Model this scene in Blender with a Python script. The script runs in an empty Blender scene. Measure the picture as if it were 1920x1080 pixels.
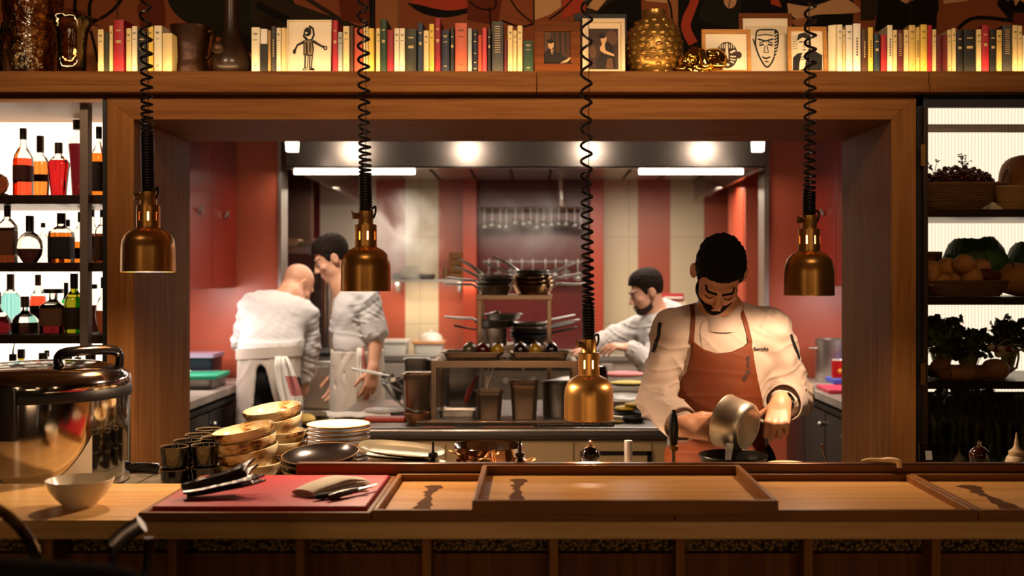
import bpy, math, random
import numpy as np
from mathutils import Vector, Matrix, Euler
PI = math.pi
random.seed(7)
sc = bpy.context.scene
COL = sc.collection
F, CX, CY, EZ = 2000.0, 1005.0, 520.0, 1.55      # focal length (pixels), principal point, eye height
def X(px, d): return (px - CX) * d / F
def Z(py, d): return EZ + (CY - py) * d / F
def P(px, py, d): return Vector((X(px, d), d, Z(py, d)))

def lin(c):
    return c / 12.92 if c <= 0.04045 else ((c + 0.055) / 1.055) ** 2.4
def hexc(h):
    h = h.lstrip('#')
    return tuple(lin(int(h[i:i + 2], 16) / 255) for i in (0, 2, 4)) + (1.0,)

# ---------------------------------------------------------------- materials
_M = {}
def nt(name):
    m = bpy.data.materials.new(name); m.use_nodes = True
    t = m.node_tree; b = t.nodes['Principled BSDF']
    return m, t, b
def mat(name, col, rough=0.5, metal=0.0, spec=0.5, coat=0.0, bump=0.0, bscale=60, var=0.0, vscale=8, stretch=None, sheen=0.0, trans=0.0, ior=1.45, sss=0.0, aniso=0.0):
    if name in _M: return _M[name]
    m, t, b = nt(name); c = hexc(col) if isinstance(col, str) else col
    b.inputs['Base Color'].default_value = c
    b.inputs['Roughness'].default_value = rough
    b.inputs['Metallic'].default_value = metal
    b.inputs['Specular IOR Level'].default_value = spec
    b.inputs['Coat Weight'].default_value = coat
    b.inputs['Coat Roughness'].default_value = 0.1
    b.inputs['IOR'].default_value = ior
    b.inputs['Transmission Weight'].default_value = trans
    b.inputs['Sheen Weight'].default_value = sheen
    b.inputs['Anisotropic'].default_value = aniso
    if sss:
        b.inputs['Subsurface Weight'].default_value = sss
        b.inputs['Subsurface Radius'].default_value = (0.02, 0.008, 0.004)
        b.inputs['Subsurface Scale'].default_value = 0.3
    if bump or var:
        tc = t.nodes.new('ShaderNodeTexCoord'); mp = t.nodes.new('ShaderNodeMapping')
        t.links.new(tc.outputs['Object'], mp.inputs['Vector'])
        if stretch: mp.inputs['Scale'].default_value = stretch
        if var:
            n = t.nodes.new('ShaderNodeTexNoise'); n.inputs['Scale'].default_value = vscale; n.inputs['Detail'].default_value = 5
            t.links.new(mp.outputs['Vector'], n.inputs['Vector'])
            r = t.nodes.new('ShaderNodeValToRGB')
            r.color_ramp.elements[0].position = 0.3; r.color_ramp.elements[1].position = 0.7
            r.color_ramp.elements[0].color = tuple(max(0, x * (1 - var)) for x in c[:3]) + (1,)
            r.color_ramp.elements[1].color = tuple(min(1, x * (1 + var)) for x in c[:3]) + (1,)
            t.links.new(n.outputs['Fac'], r.inputs['Fac']); t.links.new(r.outputs['Color'], b.inputs['Base Color'])
        if bump:
            n2 = t.nodes.new('ShaderNodeTexNoise'); n2.inputs['Scale'].default_value = bscale; n2.inputs['Detail'].default_value = 4
            t.links.new(mp.outputs['Vector'], n2.inputs['Vector'])
            bp = t.nodes.new('ShaderNodeBump'); bp.inputs['Strength'].default_value = bump; bp.inputs['Distance'].default_value = 0.01
            t.links.new(n2.outputs['Fac'], bp.inputs['Height']); t.links.new(bp.outputs['Normal'], b.inputs['Normal'])
    _M[name] = m
    return m
def wood(name, dark, light, axis=0, rough=0.55, scale=1.0, coat=0.0):
    """Straight-grained timber: noise stretched along one axis."""
    if name in _M: return _M[name]
    m, t, b = nt(name)
    tc = t.nodes.new('ShaderNodeTexCoord'); mp = t.nodes.new('ShaderNodeMapping')
    s = [26 * scale] * 3; s[axis] = 1.1 * scale
    mp.inputs['Scale'].default_value = s
    t.links.new(tc.outputs['Object'], mp.inputs['Vector'])
    n = t.nodes.new('ShaderNodeTexNoise'); n.inputs['Scale'].default_value = 1.6; n.inputs['Detail'].default_value = 8; n.inputs['Distortion'].default_value = 0.5
    t.links.new(mp.outputs['Vector'], n.inputs['Vector'])
    n2 = t.nodes.new('ShaderNodeTexNoise'); n2.inputs['Scale'].default_value = 9; n2.inputs['Detail'].default_value = 3
    t.links.new(mp.outputs['Vector'], n2.inputs['Vector'])
    mx = t.nodes.new('ShaderNodeMath'); mx.operation = 'MULTIPLY_ADD'; mx.inputs[1].default_value = 0.35
    t.links.new(n2.outputs['Fac'], mx.inputs[0]); t.links.new(n.outputs['Fac'], mx.inputs[2])
    r = t.nodes.new('ShaderNodeValToRGB')
    r.color_ramp.elements[0].position = 0.45; r.color_ramp.elements[1].position = 0.9
    r.color_ramp.elements[0].color = hexc(dark); r.color_ramp.elements[1].color = hexc(light)
    t.links.new(mx.outputs[0], r.inputs['Fac']); t.links.new(r.outputs['Color'], b.inputs['Base Color'])
    bp = t.nodes.new('ShaderNodeBump'); bp.inputs['Strength'].default_value = 0.08; bp.inputs['Distance'].default_value = 0.004
    t.links.new(mx.outputs[0], bp.inputs['Height']); t.links.new(bp.outputs['Normal'], b.inputs['Normal'])
    b.inputs['Roughness'].default_value = rough; b.inputs['Specular IOR Level'].default_value = 0.06; b.inputs['Coat Weight'].default_value = coat; b.inputs['Coat Roughness'].default_value = 0.25
    _M[name] = m
    return m
def emit(name, col, strength, ribs=False):
    if name in _M: return _M[name]
    m, t, b = nt(name); t.nodes.remove(b)
    e = t.nodes.new('ShaderNodeEmission'); e.inputs['Color'].default_value = hexc(col) if isinstance(col, str) else col
    e.inputs['Strength'].default_value = strength
    if ribs:      # ribbed opal diffuser: fine vertical flutes let a little less light through
        tc = t.nodes.new('ShaderNodeTexCoord'); w = t.nodes.new('ShaderNodeTexWave'); w.inputs['Scale'].default_value = 22
        t.links.new(tc.outputs['Object'], w.inputs['Vector'])
        r = t.nodes.new('ShaderNodeMapRange'); r.inputs['To Min'].default_value = strength * 0.72; r.inputs['To Max'].default_value = strength * 1.1
        t.links.new(w.outputs['Fac'], r.inputs['Value']); t.links.new(r.outputs['Result'], e.inputs['Strength'])
    t.links.new(e.outputs[0], t.nodes['Material Output'].inputs['Surface'])
    _M[name] = m
    return m
def thin_glass(name, col='#ffffff', refl=1.0, bump=0.0, bscale=30):
    """Sheet glass: clear, with the mirror reflection of its faces."""
    if name in _M: return _M[name]
    m, t, b = nt(name); t.nodes.remove(b)
    tr = t.nodes.new('ShaderNodeBsdfTransparent'); tr.inputs['Color'].default_value = hexc(col)
    g = t.nodes.new('ShaderNodeBsdfGlossy'); g.inputs['Roughness'].default_value = 0.02
    fr = t.nodes.new('ShaderNodeFresnel'); fr.inputs['IOR'].default_value = 1.45
    mu = t.nodes.new('ShaderNodeMath'); mu.operation = 'MULTIPLY'; mu.inputs[1].default_value = refl; mu.use_clamp = True
    if bump:
        tc = t.nodes.new('ShaderNodeTexCoord'); n = t.nodes.new('ShaderNodeTexNoise'); n.inputs['Scale'].default_value = bscale; n.inputs['Detail'].default_value = 3
        bp = t.nodes.new('ShaderNodeBump'); bp.inputs['Strength'].default_value = bump; bp.inputs['Distance'].default_value = .02
        t.links.new(tc.outputs['Object'], n.inputs['Vector']); t.links.new(n.outputs['Fac'], bp.inputs['Height']); t.links.new(bp.outputs['Normal'], g.inputs['Normal']); t.links.new(bp.outputs['Normal'], fr.inputs['Normal'])
    mx = t.nodes.new('ShaderNodeMixShader')
    t.links.new(fr.outputs[0], mu.inputs[0]); t.links.new(mu.outputs[0], mx.inputs[0])
    t.links.new(tr.outputs[0], mx.inputs[1]); t.links.new(g.outputs[0], mx.inputs[2])
    t.links.new(mx.outputs[0], t.nodes['Material Output'].inputs['Surface'])
    _M[name] = m
    return m
def tiles(name, col, grout, sx, sz, rough=0.3, off=(0, 0)):
    """Square-laid wall tiles on the XZ plane with narrow joints."""
    if name in _M: return _M[name]
    m, t, b = nt(name)
    tc = t.nodes.new('ShaderNodeTexCoord'); mp = t.nodes.new('ShaderNodeMapping')
    mp.inputs['Rotation'].default_value = (-PI / 2, 0, 0)
    mp.inputs['Location'].default_value = (off[0], off[1], 0)
    t.links.new(tc.outputs['Object'], mp.inputs['Vector'])
    br = t.nodes.new('ShaderNodeTexBrick'); br.offset = 0.0
    br.inputs['Color1'].default_value = hexc(col); br.inputs['Color2'].default_value = tuple(x * 0.93 for x in hexc(col)[:3]) + (1,)
    br.inputs['Mortar'].default_value = hexc(grout); br.inputs['Scale'].default_value = 1.0
    br.inputs['Mortar Size'].default_value = 0.004; br.inputs['Brick Width'].default_value = sx; br.inputs['Row Height'].default_value = sz
    t.links.new(mp.outputs['Vector'], br.inputs['Vector'])
    t.links.new(br.outputs['Color'], b.inputs['Base Color'])
    b.inputs['Roughness'].default_value = rough
    _M[name] = m
    return m

# ---------------------------------------------------------------- mesh builder
class MB:
    def __init__(s): s.v, s.f, s.mi, s.cur = [], [], [], 0
    def add(s, vs, fs, M=None):
        b = len(s.v)
        for v in vs:
            s.v.append(tuple(M @ Vector(v)) if M is not None else tuple(v))
        for f in fs:
            s.f.append(tuple(b + i for i in f)); s.mi.append(s.cur)
        return s
    def mt(s, i): s.cur = i; return s
    def box(s, a, b, M=None):
        (x0, y0, z0), (x1, y1, z1) = a, b
        vs = [(x0, y0, z0), (x1, y0, z0), (x1, y1, z0), (x0, y1, z0), (x0, y0, z1), (x1, y0, z1), (x1, y1, z1), (x0, y1, z1)]
        return s.add(vs, [(3, 2, 1, 0), (4, 5, 6, 7), (0, 1, 5, 4), (1, 2, 6, 5), (2, 3, 7, 6), (3, 0, 4, 7)], M)
    def cbox(s, c, sz, M=None):
        return s.box([c[i] - sz[i] / 2 for i in range(3)], [c[i] + sz[i] / 2 for i in range(3)], M)
    def rings(s, rings, closed_a=True, closed_b=True, loop=False, M=None):
        n = len(rings[0]); vs = [p for r in rings for p in r]; fs = []
        k = len(rings)
        for i in range(k if loop else k - 1):
            a, b = i * n, ((i + 1) % k) * n
            for j in range(n):
                fs.append((a + j, a + (j + 1) % n, b + (j + 1) % n, b + j))
        if not loop:
            if closed_a: fs.append(tuple(range(n - 1, -1, -1)))
            if closed_b: fs.append(tuple((k - 1) * n + j for j in range(n)))
        return s.add(vs, fs, M)
    def lathe(s, prof, n=32, M=None, skip=None, sq=None, flat=1.0, wob=None):
        """Profile [(r,z)] turned about z; sq = superellipse power, flat = y scale, wob(a,z) = radius factor."""
        vs, fs = [], []
        idx = []
        for (r, z) in prof:
            if r < 1e-6:
                idx.append([len(vs)] * n); vs.append((0, 0, z))
            else:
                row = []
                for j in range(n):
                    a = 2 * PI * j / n; c, d = math.cos(a), math.sin(a)
                    if sq:
                        k = (abs(c) ** sq + abs(d) ** sq) ** (-1 / sq); c, d = c * k, d * k
                    q = wob(a, z) if wob else 1
                    row.append(len(vs)); vs.append((r * c * q, r * d * q * flat, z))
                idx.append(row)
        for i in range(len(prof) - 1):
            for j in range(n):
                if skip and skip(i, j): continue
                a, b, c, d = idx[i][j], idx[i][(j + 1) % n], idx[i + 1][(j + 1) % n], idx[i + 1][j]
                q = []
                for w in (a, b, c, d):
                    if w not in q: q.append(w)
                if len(q) > 2: fs.append(tuple(q))
        return s.add(vs, fs, M)
    def tube(s, pts, r, n=8, loop=False, flat=None, M=None, caps=True):
        """Sweep a circle (or an ellipse, flat=(a,b) along side/up) along pts; r number or list."""
        pts = [Vector(p) for p in pts]; k = len(pts)
        rs = r if isinstance(r, (list, tuple)) else [r] * k
        rings = []; up = None
        for i in range(k):
            if loop: t = pts[(i + 1) % k] - pts[i - 1]
            else: t = pts[min(i + 1, k - 1)] - pts[max(i - 1, 0)]
            t.normalize()
            if up is None:
                up = Vector((0, 0, 1)) if abs(t.z) < 0.9 else Vector((0, 1, 0))
            u = (up - t * up.dot(t)).normalized(); w = t.cross(u); up = u
            fa, fb = flat if flat else (1, 1)
            rings.append([tuple(pts[i] + (w * math.cos(2 * PI * j / n) * fa + u * math.sin(2 * PI * j / n) * fb) * rs[i]) for j in range(n)])
        return s.rings(rings, caps, caps, loop, M)
    def ball(s, c, r, n=16, M=None):
        r = r if isinstance(r, (list, tuple)) else (r, r, r)
        k = max(6, n // 2); rows = []
        prof = [(math.sin(PI * i / k), -math.cos(PI * i / k)) for i in range(k + 1)]
        prof[0] = (0, -1); prof[-1] = (0, 1)
        T = Matrix.Translation(Vector(c)) @ Matrix.Diagonal((r[0], r[1], r[2], 1))
        return s.lathe(prof, n, (M @ T) if M is not None else T)
    def rr(s, specs, n=6, M=None, cap_a=True, cap_b=True):
        """Loft of rounded rectangles [(w,d,r,z)]."""
        rings = []
        for (w, d, r, z) in specs:
            ring = []; r = min(r, w / 2 - 1e-4, d / 2 - 1e-4)
            for q, (sx, sy) in enumerate(((1, 1), (-1, 1), (-1, -1), (1, -1))):
                for j in range(n):
                    a = PI / 2 * (q + j / (n - 1))
                    ring.append((sx * (w / 2 - r) + r * math.cos(a), sy * (d / 2 - r) + r * math.sin(a), z))
            rings.append(ring)
        return s.rings(rings, cap_a, cap_b, False, M)
    def prism(s, poly, t, M=None):
        """Polygon in XY extruded from z=0 to z=t."""
        n = len(poly); vs = [(x, y, 0) for x, y in poly] + [(x, y, t) for x, y in poly]
        fs = [tuple(range(n - 1, -1, -1)), tuple(range(n, 2 * n))] + [(i, (i + 1) % n, n + (i + 1) % n, n + i) for i in range(n)]
        return s.add(vs, fs, M)
    def build(s, name, m, parent=None, bev=0.0, smooth=True, ang=35, loc=None, segs=2):
        me = bpy.data.meshes.new(name); me.from_pydata(s.v, [], s.f)
        ms = m if isinstance(m, (list, tuple)) else [m]
        for x in ms: me.materials.append(x)
        if len(ms) > 1: me.polygons.foreach_set('material_index', s.mi)
        me.validate(); me.update()
        if smooth:
            me.polygons.foreach_set('use_smooth', [True] * len(me.polygons))
            me.set_sharp_from_angle(angle=math.radians(ang))
        o = bpy.data.objects.new(name, me); COL.objects.link(o)
        if parent: o.parent = parent
        if loc is not None: o.location = loc
        if bev:
            b = o.modifiers.new('bevel', 'BEVEL'); b.width = bev; b.segments = segs; b.limit_method = 'ANGLE'; b.angle_limit = math.radians(40)
        return o

def fix_normals(o):
    import bmesh
    bm = bmesh.new(); bm.from_mesh(o.data); bmesh.ops.recalc_face_normals(bm, faces=bm.faces); bm.to_mesh(o.data); bm.free()

def tag(o, label=None, cat=None, group=None, kind=None):
    if label: o['label'] = label
    if cat: o['category'] = cat
    if group: o['group'] = group
    if kind: o['kind'] = kind
    return o
def thing(name, label, cat, loc=(0, 0, 0), rotz=0.0, group=None, rot=None):
    o = bpy.data.objects.new(name, None); COL.objects.link(o); o.empty_display_size = 0.05
    o.location = loc; o.rotation_euler = rot if rot else (0, 0, rotz)
    return tag(o, label, cat, group)
def struct(o): o['kind'] = 'structure'; return o
def dup(root, loc=None, rot=None, label=None, group=None, scale=None):
    r = root.copy(); COL.objects.link(r)
    if loc is not None: r.location = loc
    if rot is not None: r.rotation_euler = rot
    if scale is not None: r.scale = (scale,) * 3 if isinstance(scale, (int, float)) else scale
    if label: r['label'] = label
    if group: r['group'] = group
    for ch in list(root.children):
        c = ch.copy(); COL.objects.link(c); c.parent = r
        for g in list(ch.children):
            d = g.copy(); COL.objects.link(d); d.parent = c
    return r
ORD = ['first', 'second', 'third', 'fourth', 'fifth', 'sixth', 'seventh', 'eighth', 'ninth', 'tenth', 'eleventh', 'twelfth', 'thirteenth', 'fourteenth', 'fifteenth',
       'sixteenth', 'seventeenth', 'eighteenth', 'nineteenth', 'twentieth', 'twenty-first', 'twenty-second', 'twenty-third', 'twenty-fourth', 'twenty-fifth', 'twenty-sixth', 'twenty-seventh', 'twenty-eighth', 'twenty-ninth', 'thirtieth', 'thirty-first', 'thirty-second', 'thirty-third', 'thirty-fourth']
def rotM(rx=0, ry=0, rz=0, loc=(0, 0, 0)):
    return Matrix.Translation(Vector(loc)) @ Euler((rx, ry, rz)).to_matrix().to_4x4()
def flatdraw(layers, step=0.0004):
    """A flat drawing in the XZ plane facing -Y; layers [(material index, [(x,z)...])], each laid a hair over the last."""
    b = MB()
    for k, (mi, poly) in enumerate(layers):
        b.mt(mi)
        n = len(poly); a = sum(poly[i][0] * poly[(i + 1) % n][1] - poly[(i + 1) % n][0] * poly[i][1] for i in range(n))
        if a < 0: poly = poly[::-1]
        b.add([(x, -step * (k + 1), z) for x, z in poly], [tuple(range(n))])
    return b
def stroke(pts, w):
    """Outline polygon of a pen stroke along pts (2-D)."""
    L, R = [], []; k = len(pts)
    for i in range(k):
        a = pts[max(i - 1, 0)]; b = pts[min(i + 1, k - 1)]
        dx, dy = b[0] - a[0], b[1] - a[1]; l = math.hypot(dx, dy) or 1
        ww = (w[i] if isinstance(w, (list, tuple)) else w) / 2
        L.append((pts[i][0] - dy / l * ww, pts[i][1] + dx / l * ww)); R.append((pts[i][0] + dy / l * ww, pts[i][1] - dx / l * ww))
    return L + R[::-1]
def oval(cx, cz, rx, rz, n=24, a0=0, a1=2 * PI):
    return [(cx + rx * math.cos(a0 + (a1 - a0) * i / n), cz + rz * math.sin(a0 + (a1 - a0) * i / n)) for i in range(n if abs(a1 - a0) > 6.2 else n + 1)]
def spline(pts, n=8):
    """Catmull-Rom through pts (any dimension)."""
    p = [pts[0]] + list(pts) + [pts[-1]]; out = []
    for i in range(1, len(p) - 2):
        for j in range(n):
            t = j / n
            out.append(tuple(0.5 * ((2 * p[i][k]) + (-p[i - 1][k] + p[i + 1][k]) * t + (2 * p[i - 1][k] - 5 * p[i][k] + 4 * p[i + 1][k] - p[i + 2][k]) * t * t + (-p[i - 1][k] + 3 * p[i][k] - 3 * p[i + 1][k] + p[i + 2][k]) * t ** 3) for k in range(len(pts[0]))))
    out.append(tuple(pts[-1]))
    return out
def area(name, loc, size, power, col, target=None, shape='RECTANGLE', spread=None):
    l = bpy.data.lights.new(name, 'AREA'); l.shape = shape; l.size = size[0]; l.size_y = size[1]; l.energy = power; l.color = col
    if spread: l.spread = spread
    o = bpy.data.objects.new(name, l); COL.objects.link(o); o.location = loc
    if target is not None: o.rotation_euler = (Vector(target) - Vector(loc)).to_track_quat('-Z', 'Y').to_euler()
    return o
def spot(name, loc, target, power, col, angle=60, blend=0.5, rad=0.03):
    l = bpy.data.lights.new(name, 'SPOT'); l.energy = power; l.color = col; l.spot_size = math.radians(angle); l.spot_blend = blend; l.shadow_soft_size = rad
    o = bpy.data.objects.new(name, l); COL.objects.link(o); o.location = loc
    o.rotation_euler = (Vector(target) - Vector(loc)).to_track_quat('-Z', 'Y').to_euler()
    return o
def point(name, loc, power, col, rad=0.03):
    l = bpy.data.lights.new(name, 'POINT'); l.energy = power; l.color = col; l.shadow_soft_size = rad
    o = bpy.data.objects.new(name, l); COL.objects.link(o); o.location = loc
    return o

# ---------------------------------------------------------------- common materials
OAK = wood('oak_panel', '#7d4c24', '#a06c38', 0)
OAKV = wood('oak_upright', '#7d4c24', '#a06c38', 2)
OAKD = wood('dark_oak', '#5c3317', '#7d4c26', 0)
OAKDV = wood('dark_oak_upright', '#5c3317', '#7d4c26', 2)
MAPLE = wood('pale_counter_wood', '#d09a58', '#e6ba78', 0, rough=0.35, coat=0.3)
TRAYW = wood('tray_wood', '#bf8848', '#d8a462', 0, rough=0.4)
TRAYR = wood('tray_rim_wood', '#7f5129', '#9c6a38', 0, rough=0.4)
STEEL = mat('brushed_steel', '#c4beb6', 0.36, 1.0, bump=0.02, bscale=20, stretch=(1, 60, 60))
STEELD = mat('worn_steel', '#8d8882', 0.36, 1.0, var=0.15, vscale=20)
CHROME = mat('polished_steel', '#cfcac4', 0.08, 1.0)
BRASS = mat('brushed_brass', '#cf9850', 0.3, 0.88, aniso=0.4)
BRASSD = mat('aged_brass', '#8a6534', 0.4, 1.0)
BLACK = mat('black_rubber', '#0c0a09', 0.45)
BLACKG = mat('black_gloss', '#0d0b0a', 0.12, coat=0.5)
DARKM = mat('dark_metal', '#2a2522', 0.4, 0.7)
WHITEC = mat('white_ceramic', '#e6dfd0', 0.2, coat=0.4)
WHITEP = mat('white_plastic', '#dcd6cb', 0.4)
CLOTHW = mat('white_cotton', '#e2dcd2', 0.85, sheen=0.2, bump=0.15, bscale=300)
INK = mat('black_ink', '#15110e', 0.7)
PAPER = mat('ivory_paper', '#e8dcc0', 0.8)
RED = tiles('red_tile', '#b65a40', '#a8624e', 0.75, 0.75, 0.35, off=(0.2, 0.35))
# ================================================================ the setting
FLOORM = tiles('floor_tile', '#3a302a', '#241d19', 0.3, 0.3, 0.4)
PLASTER = mat('warm_plaster', '#8f6a48', 0.8)
struct(MB().box((-6, -2.5, -0.05), (6, 10.2, 0)).build('floor', mat('dark_floor', '#33291f', 0.45, var=0.2), None))
struct(MB().box((-6, -2.5, 3.1), (6, 4.55, 3.15)).build('ceiling', PLASTER, None))
struct(MB().box((-3.2, 4.5, 2.42), (3.2, 10.2, 2.47)).build('ceiling', mat('kitchen_ceiling', '#6d5a4c', 0.7), None))
struct(MB().box((-6.05, -2.5, 0), (-6, 4.5, 3.1)).build('wall_left', PLASTER, None))
struct(MB().box((6, -2.5, 0), (6.05, 4.5, 3.1)).build('wall_right', PLASTER, None))
struct(MB().box((-6, -2.55, 0), (6, -2.5, 3.1)).build('wall_behind', PLASTER, None))
struct(MB().box((-6, 4.425, 2.29), (6, 4.5, 3.1)).build('wall_front', PLASTER, None))
# --- portal framing the kitchen opening
XL, XR, ZT = -1.508, 1.332, 2.142
OL, OR_, OT = X(200, 4), X(1718, 4), Z(183, 4)
YF, YB = 4.0, 4.65
MXZ = lambda y: Matrix.Translation((0, y, 0)) @ Matrix.Rotation(PI / 2, 4, 'X')     # XY polygon -> XZ, extruded towards -Y
def xzprism(poly, y0, y1, name, m, parent=None, bev=0.0):
    b = MB(); b.prism(poly, y1 - y0, MXZ(y1)); o = b.build(name, m, parent, bev=bev); fix_normals(o); return o
struct(xzprism([(OL, 0), (XL, 0), (XL, ZT), (OL, OT)], YF, YB, 'trim_1', OAKV, bev=0.002))
struct(xzprism([(XR, 0), (OR_, 0), (OR_, OT), (XR, ZT)], YF, YB, 'trim_2', OAKV, bev=0.002))
struct(xzprism([(XL, ZT), (XR, ZT), (OR_, OT), (OL, OT)], YF, YB, 'trim_3', OAK, bev=0.002))
# --- book shelf ledge over the portal (two boards butt-jointed), with a shadow gap under it
SHZ = LIPZ = 2.316
def ledge(x0, x1, n):
    b = MB()
    b.box((x0, 3.96, 2.262), (x1, 4.30 if n == 6 else 4.425, LIPZ))
    b.box((x0, 3.95, 2.236), (x1, 4.30 if n == 6 else 4.425, 2.262))       # lower moulding stepping forward
    return struct(b.build('trim_%d' % n, OAK, None, bev=0.003))
ledge(-6, 0.002, 4)
ledge(0.004, X(1742, 3.96) - 0.001, 5)
ledge(X(1742, 3.96) + 0.001, 6, 6)
struct(MB().box((-6, 4.02, OT), (OR_, 4.4, 2.236)).build('trim_7', OAKD, None))
# --- wall behind the worktop at both ends of the portal, below and beside the cabinets
struct(MB().box((-6, 4.0, 0), (OL, 4.62, 0.955)).build('trim_8', OAKD, None))
struct(MB().box((OR_, 4.0, 0), (6, 4.62, 0.80)).build('trim_9', OAKD, None))
struct(MB().box((-6, 4.56, 0.955), (OL, 4.62, OT)).build('trim_10', OAKD, None))
struct(MB().box((OR_, 4.60, 0.80), (6, 4.65, 2.34)).build('trim_11', OAKD, None))
struct(MB().box((-6, 4.40, OT), (OR_, 4.62, 2.29)).build('trim_12', OAKD, None))

# --- bar counter
CT = 0.98
bc = thing('bar_counter', 'long pale wooden bar counter with dark panelled front below the trays', 'counter', (0, 2.5, 0))
MB().box((-2.6, 0, CT - 0.045), (2.6, 0.45, CT)).build('worktop', MAPLE, bc, bev=0.004)
MB().box((-2.6, 0.15, CT - 0.085), (2.6, 0.43, CT - 0.045)).build('apron_rail', OAKD, bc, bev=0.002)
HAMM = None
def hammered():
    m, t, b = nt('hammered_brass'); b.inputs['Metallic'].default_value = 0.45; b.inputs['Roughness'].default_value = 0.42
    b.inputs['Base Color'].default_value = hexc('#8a6a35')
    tc = t.nodes.new('ShaderNodeTexCoord'); v = t.nodes.new('ShaderNodeTexVoronoi'); v.inputs['Scale'].default_value = 95
    t.links.new(tc.outputs['Object'], v.inputs['Vector'])
    bp = t.nodes.new('ShaderNodeBump'); bp.inputs['Strength'].default_value = 1.0; bp.inputs['Distance'].default_value = 0.006
    t.links.new(v.outputs['Distance'], bp.inputs['Height']); t.links.new(bp.outputs['Normal'], b.inputs['Normal'])
    r = t.nodes.new('ShaderNodeValToRGB'); r.color_ramp.elements[0].color = hexc('#a8823e'); r.color_ramp.elements[1].color = hexc('#2d1d0c'); r.color_ramp.elements[1].position = 0.75
    t.links.new(v.outputs['Distance'], r.inputs['Fac']); t.links.new(r.outputs['Color'], b.inputs['Base Color'])
    return m
HAMM = hammered()
zb0, zb1 = Z(1003, 2.62), Z(1034, 2.62)
MB().box((-2.6, 0.125, zb1), (2.6, 0.145, CT - 0.0455)).build('brass_band', HAMM, bc)
MB().box((-2.6, 0.1245, 0.0), (2.6, 0.1495, zb1 - 0.006)).build('front_panel', OAKDV, bc)
for px in (90, 322, 562, 800, 1038, 1276, 1516, 1756, 1996):
    x = X(px, 2.56)
    MB().box((x - 0.011, 0.06, 0), (x + 0.011, 0.124, CT - 0.0455)).build('post', OAKV, bc, bev=0.002)
# --- working side: tiled worktop, steel edge rail
WT = 0.93
pc = thing('prep_counter', 'grey tiled prep worktop behind the bar counter', 'counter', (0, 2.96, 0))
MB().box((-2.6, 0.0, WT - 0.03), (2.6, 0.54, WT)).build('worktop', tiles('worktop_tile', '#7a6f5c', '#3d352a', 0.1, 0.1, 0.25), pc, bev=0.002)
MB().box((-2.6, 0.0, 0), (2.6, 0.50, WT - 0.03)).build('cabinet_body', DARKM, pc)
rl = tag(MB().box((X(555, 2.96), 2.957, WT), (2.6, 2.985, Z(869, 2.957))).build('edge_rail', mat('bronze_rail', '#6b4526', 0.3, 0.6), None, bev=0.004), 'long bronze edge rail standing along the back of the bar counter', 'rail')

# --- left backlit bottle cabinet
cb = thing('bottle_cabinet', 'backlit bottle cabinet with dark shelves beside the portal', 'cabinet', (0, 4.0, 0))
x1 = X(193, 4.0)
SHELFM = mat('shelf_brown_metal', '#33231a', 0.35, 0.4)
MB().box((x1, -0.004, 0.955), (X(203, 4.0) - 0.004, 0.03, 2.215)).build('frame', BLACK, cb)
MB().box((x1, 0.03, 0.955), (X(203, 4.0) - 0.004, 0.55, 2.215)).build('side_panel', OAKV, cb)
MB().box((-3.2, 0.0, 2.206), (x1, 0.55, 2.222)).build('top_panel', mat('cabinet_ceiling', '#b98a60', 0.5), cb)
MB().box((-3.2, 0.52, 0.957), (x1, 0.54, 2.206)).build('light_panel', emit('backlight_left', '#ffe4c8', 2.3, True), cb)
LSH = [1.866, 1.607, 1.330, 0.985]
for k, z in enumerate(LSH):
    MB().box((-3.2, 0.09, z - 0.034), (x1, 0.518, z)).build('shelf', SHELFM, cb, bev=0.002)
MB().box((X(149, 4.05), 0.05, 1.28), (X(165, 4.05), 0.09, 2.206)).build('upright', mat('upright_metal', '#8a7a6d', 0.4, 0.6), cb, bev=0.002)
MB().box((-3.2, 0.0, 0.955), (x1, 0.04, 0.985)).build('plinth', SHELFM, cb)

# --- right glass-door cabinet
rc = thing('glass_cabinet', 'tall backlit larder cabinet with a glass door and vegetables', 'cabinet', (0, 4.0, 0))
xg = X(1735, 4.0)
BRN = mat('bronze_frame', '#3a281a', 0.4, 0.5)
MB().box((OR_ + 0.002, 0.0, 0.802), (OR_ + 0.026, 0.598, 2.234)).build('side_panel', BLACK, rc)
MB().box((OR_ + 0.002, 0.0, 2.192), (3.2, 0.05, 2.234)).build('header', BLACK, rc)
MB().box((OR_ + 0.027, 0.304, 2.306), (3.2, 0.579, 2.314)).build('top_panel', BLACK, rc)
MB().box((OR_ + 0.026, 0.58, 1.06), (3.2, 0.596, 2.34)).build('light_panel', emit('backlight_right', '#fff0e0', 1.7, True), rc)
RSH = [1.812, 1.474, 1.150, 0.835]
for z in RSH:
    MB().box((OR_ + 0.026, 0.10, z - 0.03), (3.2, 0.578, z)).build('shelf', SHELFM, rc, bev=0.002)
MB().box((OR_ + 0.026, 0.58, 0.802), (3.2, 0.596, 1.059)).build('back_panel', SHELFM, rc)
b = MB(); b.box((OR_ + 0.026, 0.12, 2.112), (3.2, 0.15, 2.142)); b.build('steel_rail', STEEL, rc, bev=0.004)
dr = MB(); dr.box((OR_ + 0.018, -0.03, 0.803), (xg, -0.002, 2.188)); dr.box((xg, -0.03, Z(203, 4)), (3.2, -0.002, 2.188)); d_ = dr.build('door', BRN, rc, bev=0.002)
MB().box((xg, -0.016, 0.803), (3.2, -0.010, Z(203, 4))).build('pane', thin_glass('door_glass', '#f4efe6', 1.0), d_)
for z in (Z(293, 4), Z(700, 4)):
    MB().box((OR_ + 0.005, -0.036, z - 0.04), (OR_ + 0.022, -0.030, z + 0.04)).build('hinge', BRASSD, rc)

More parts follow.
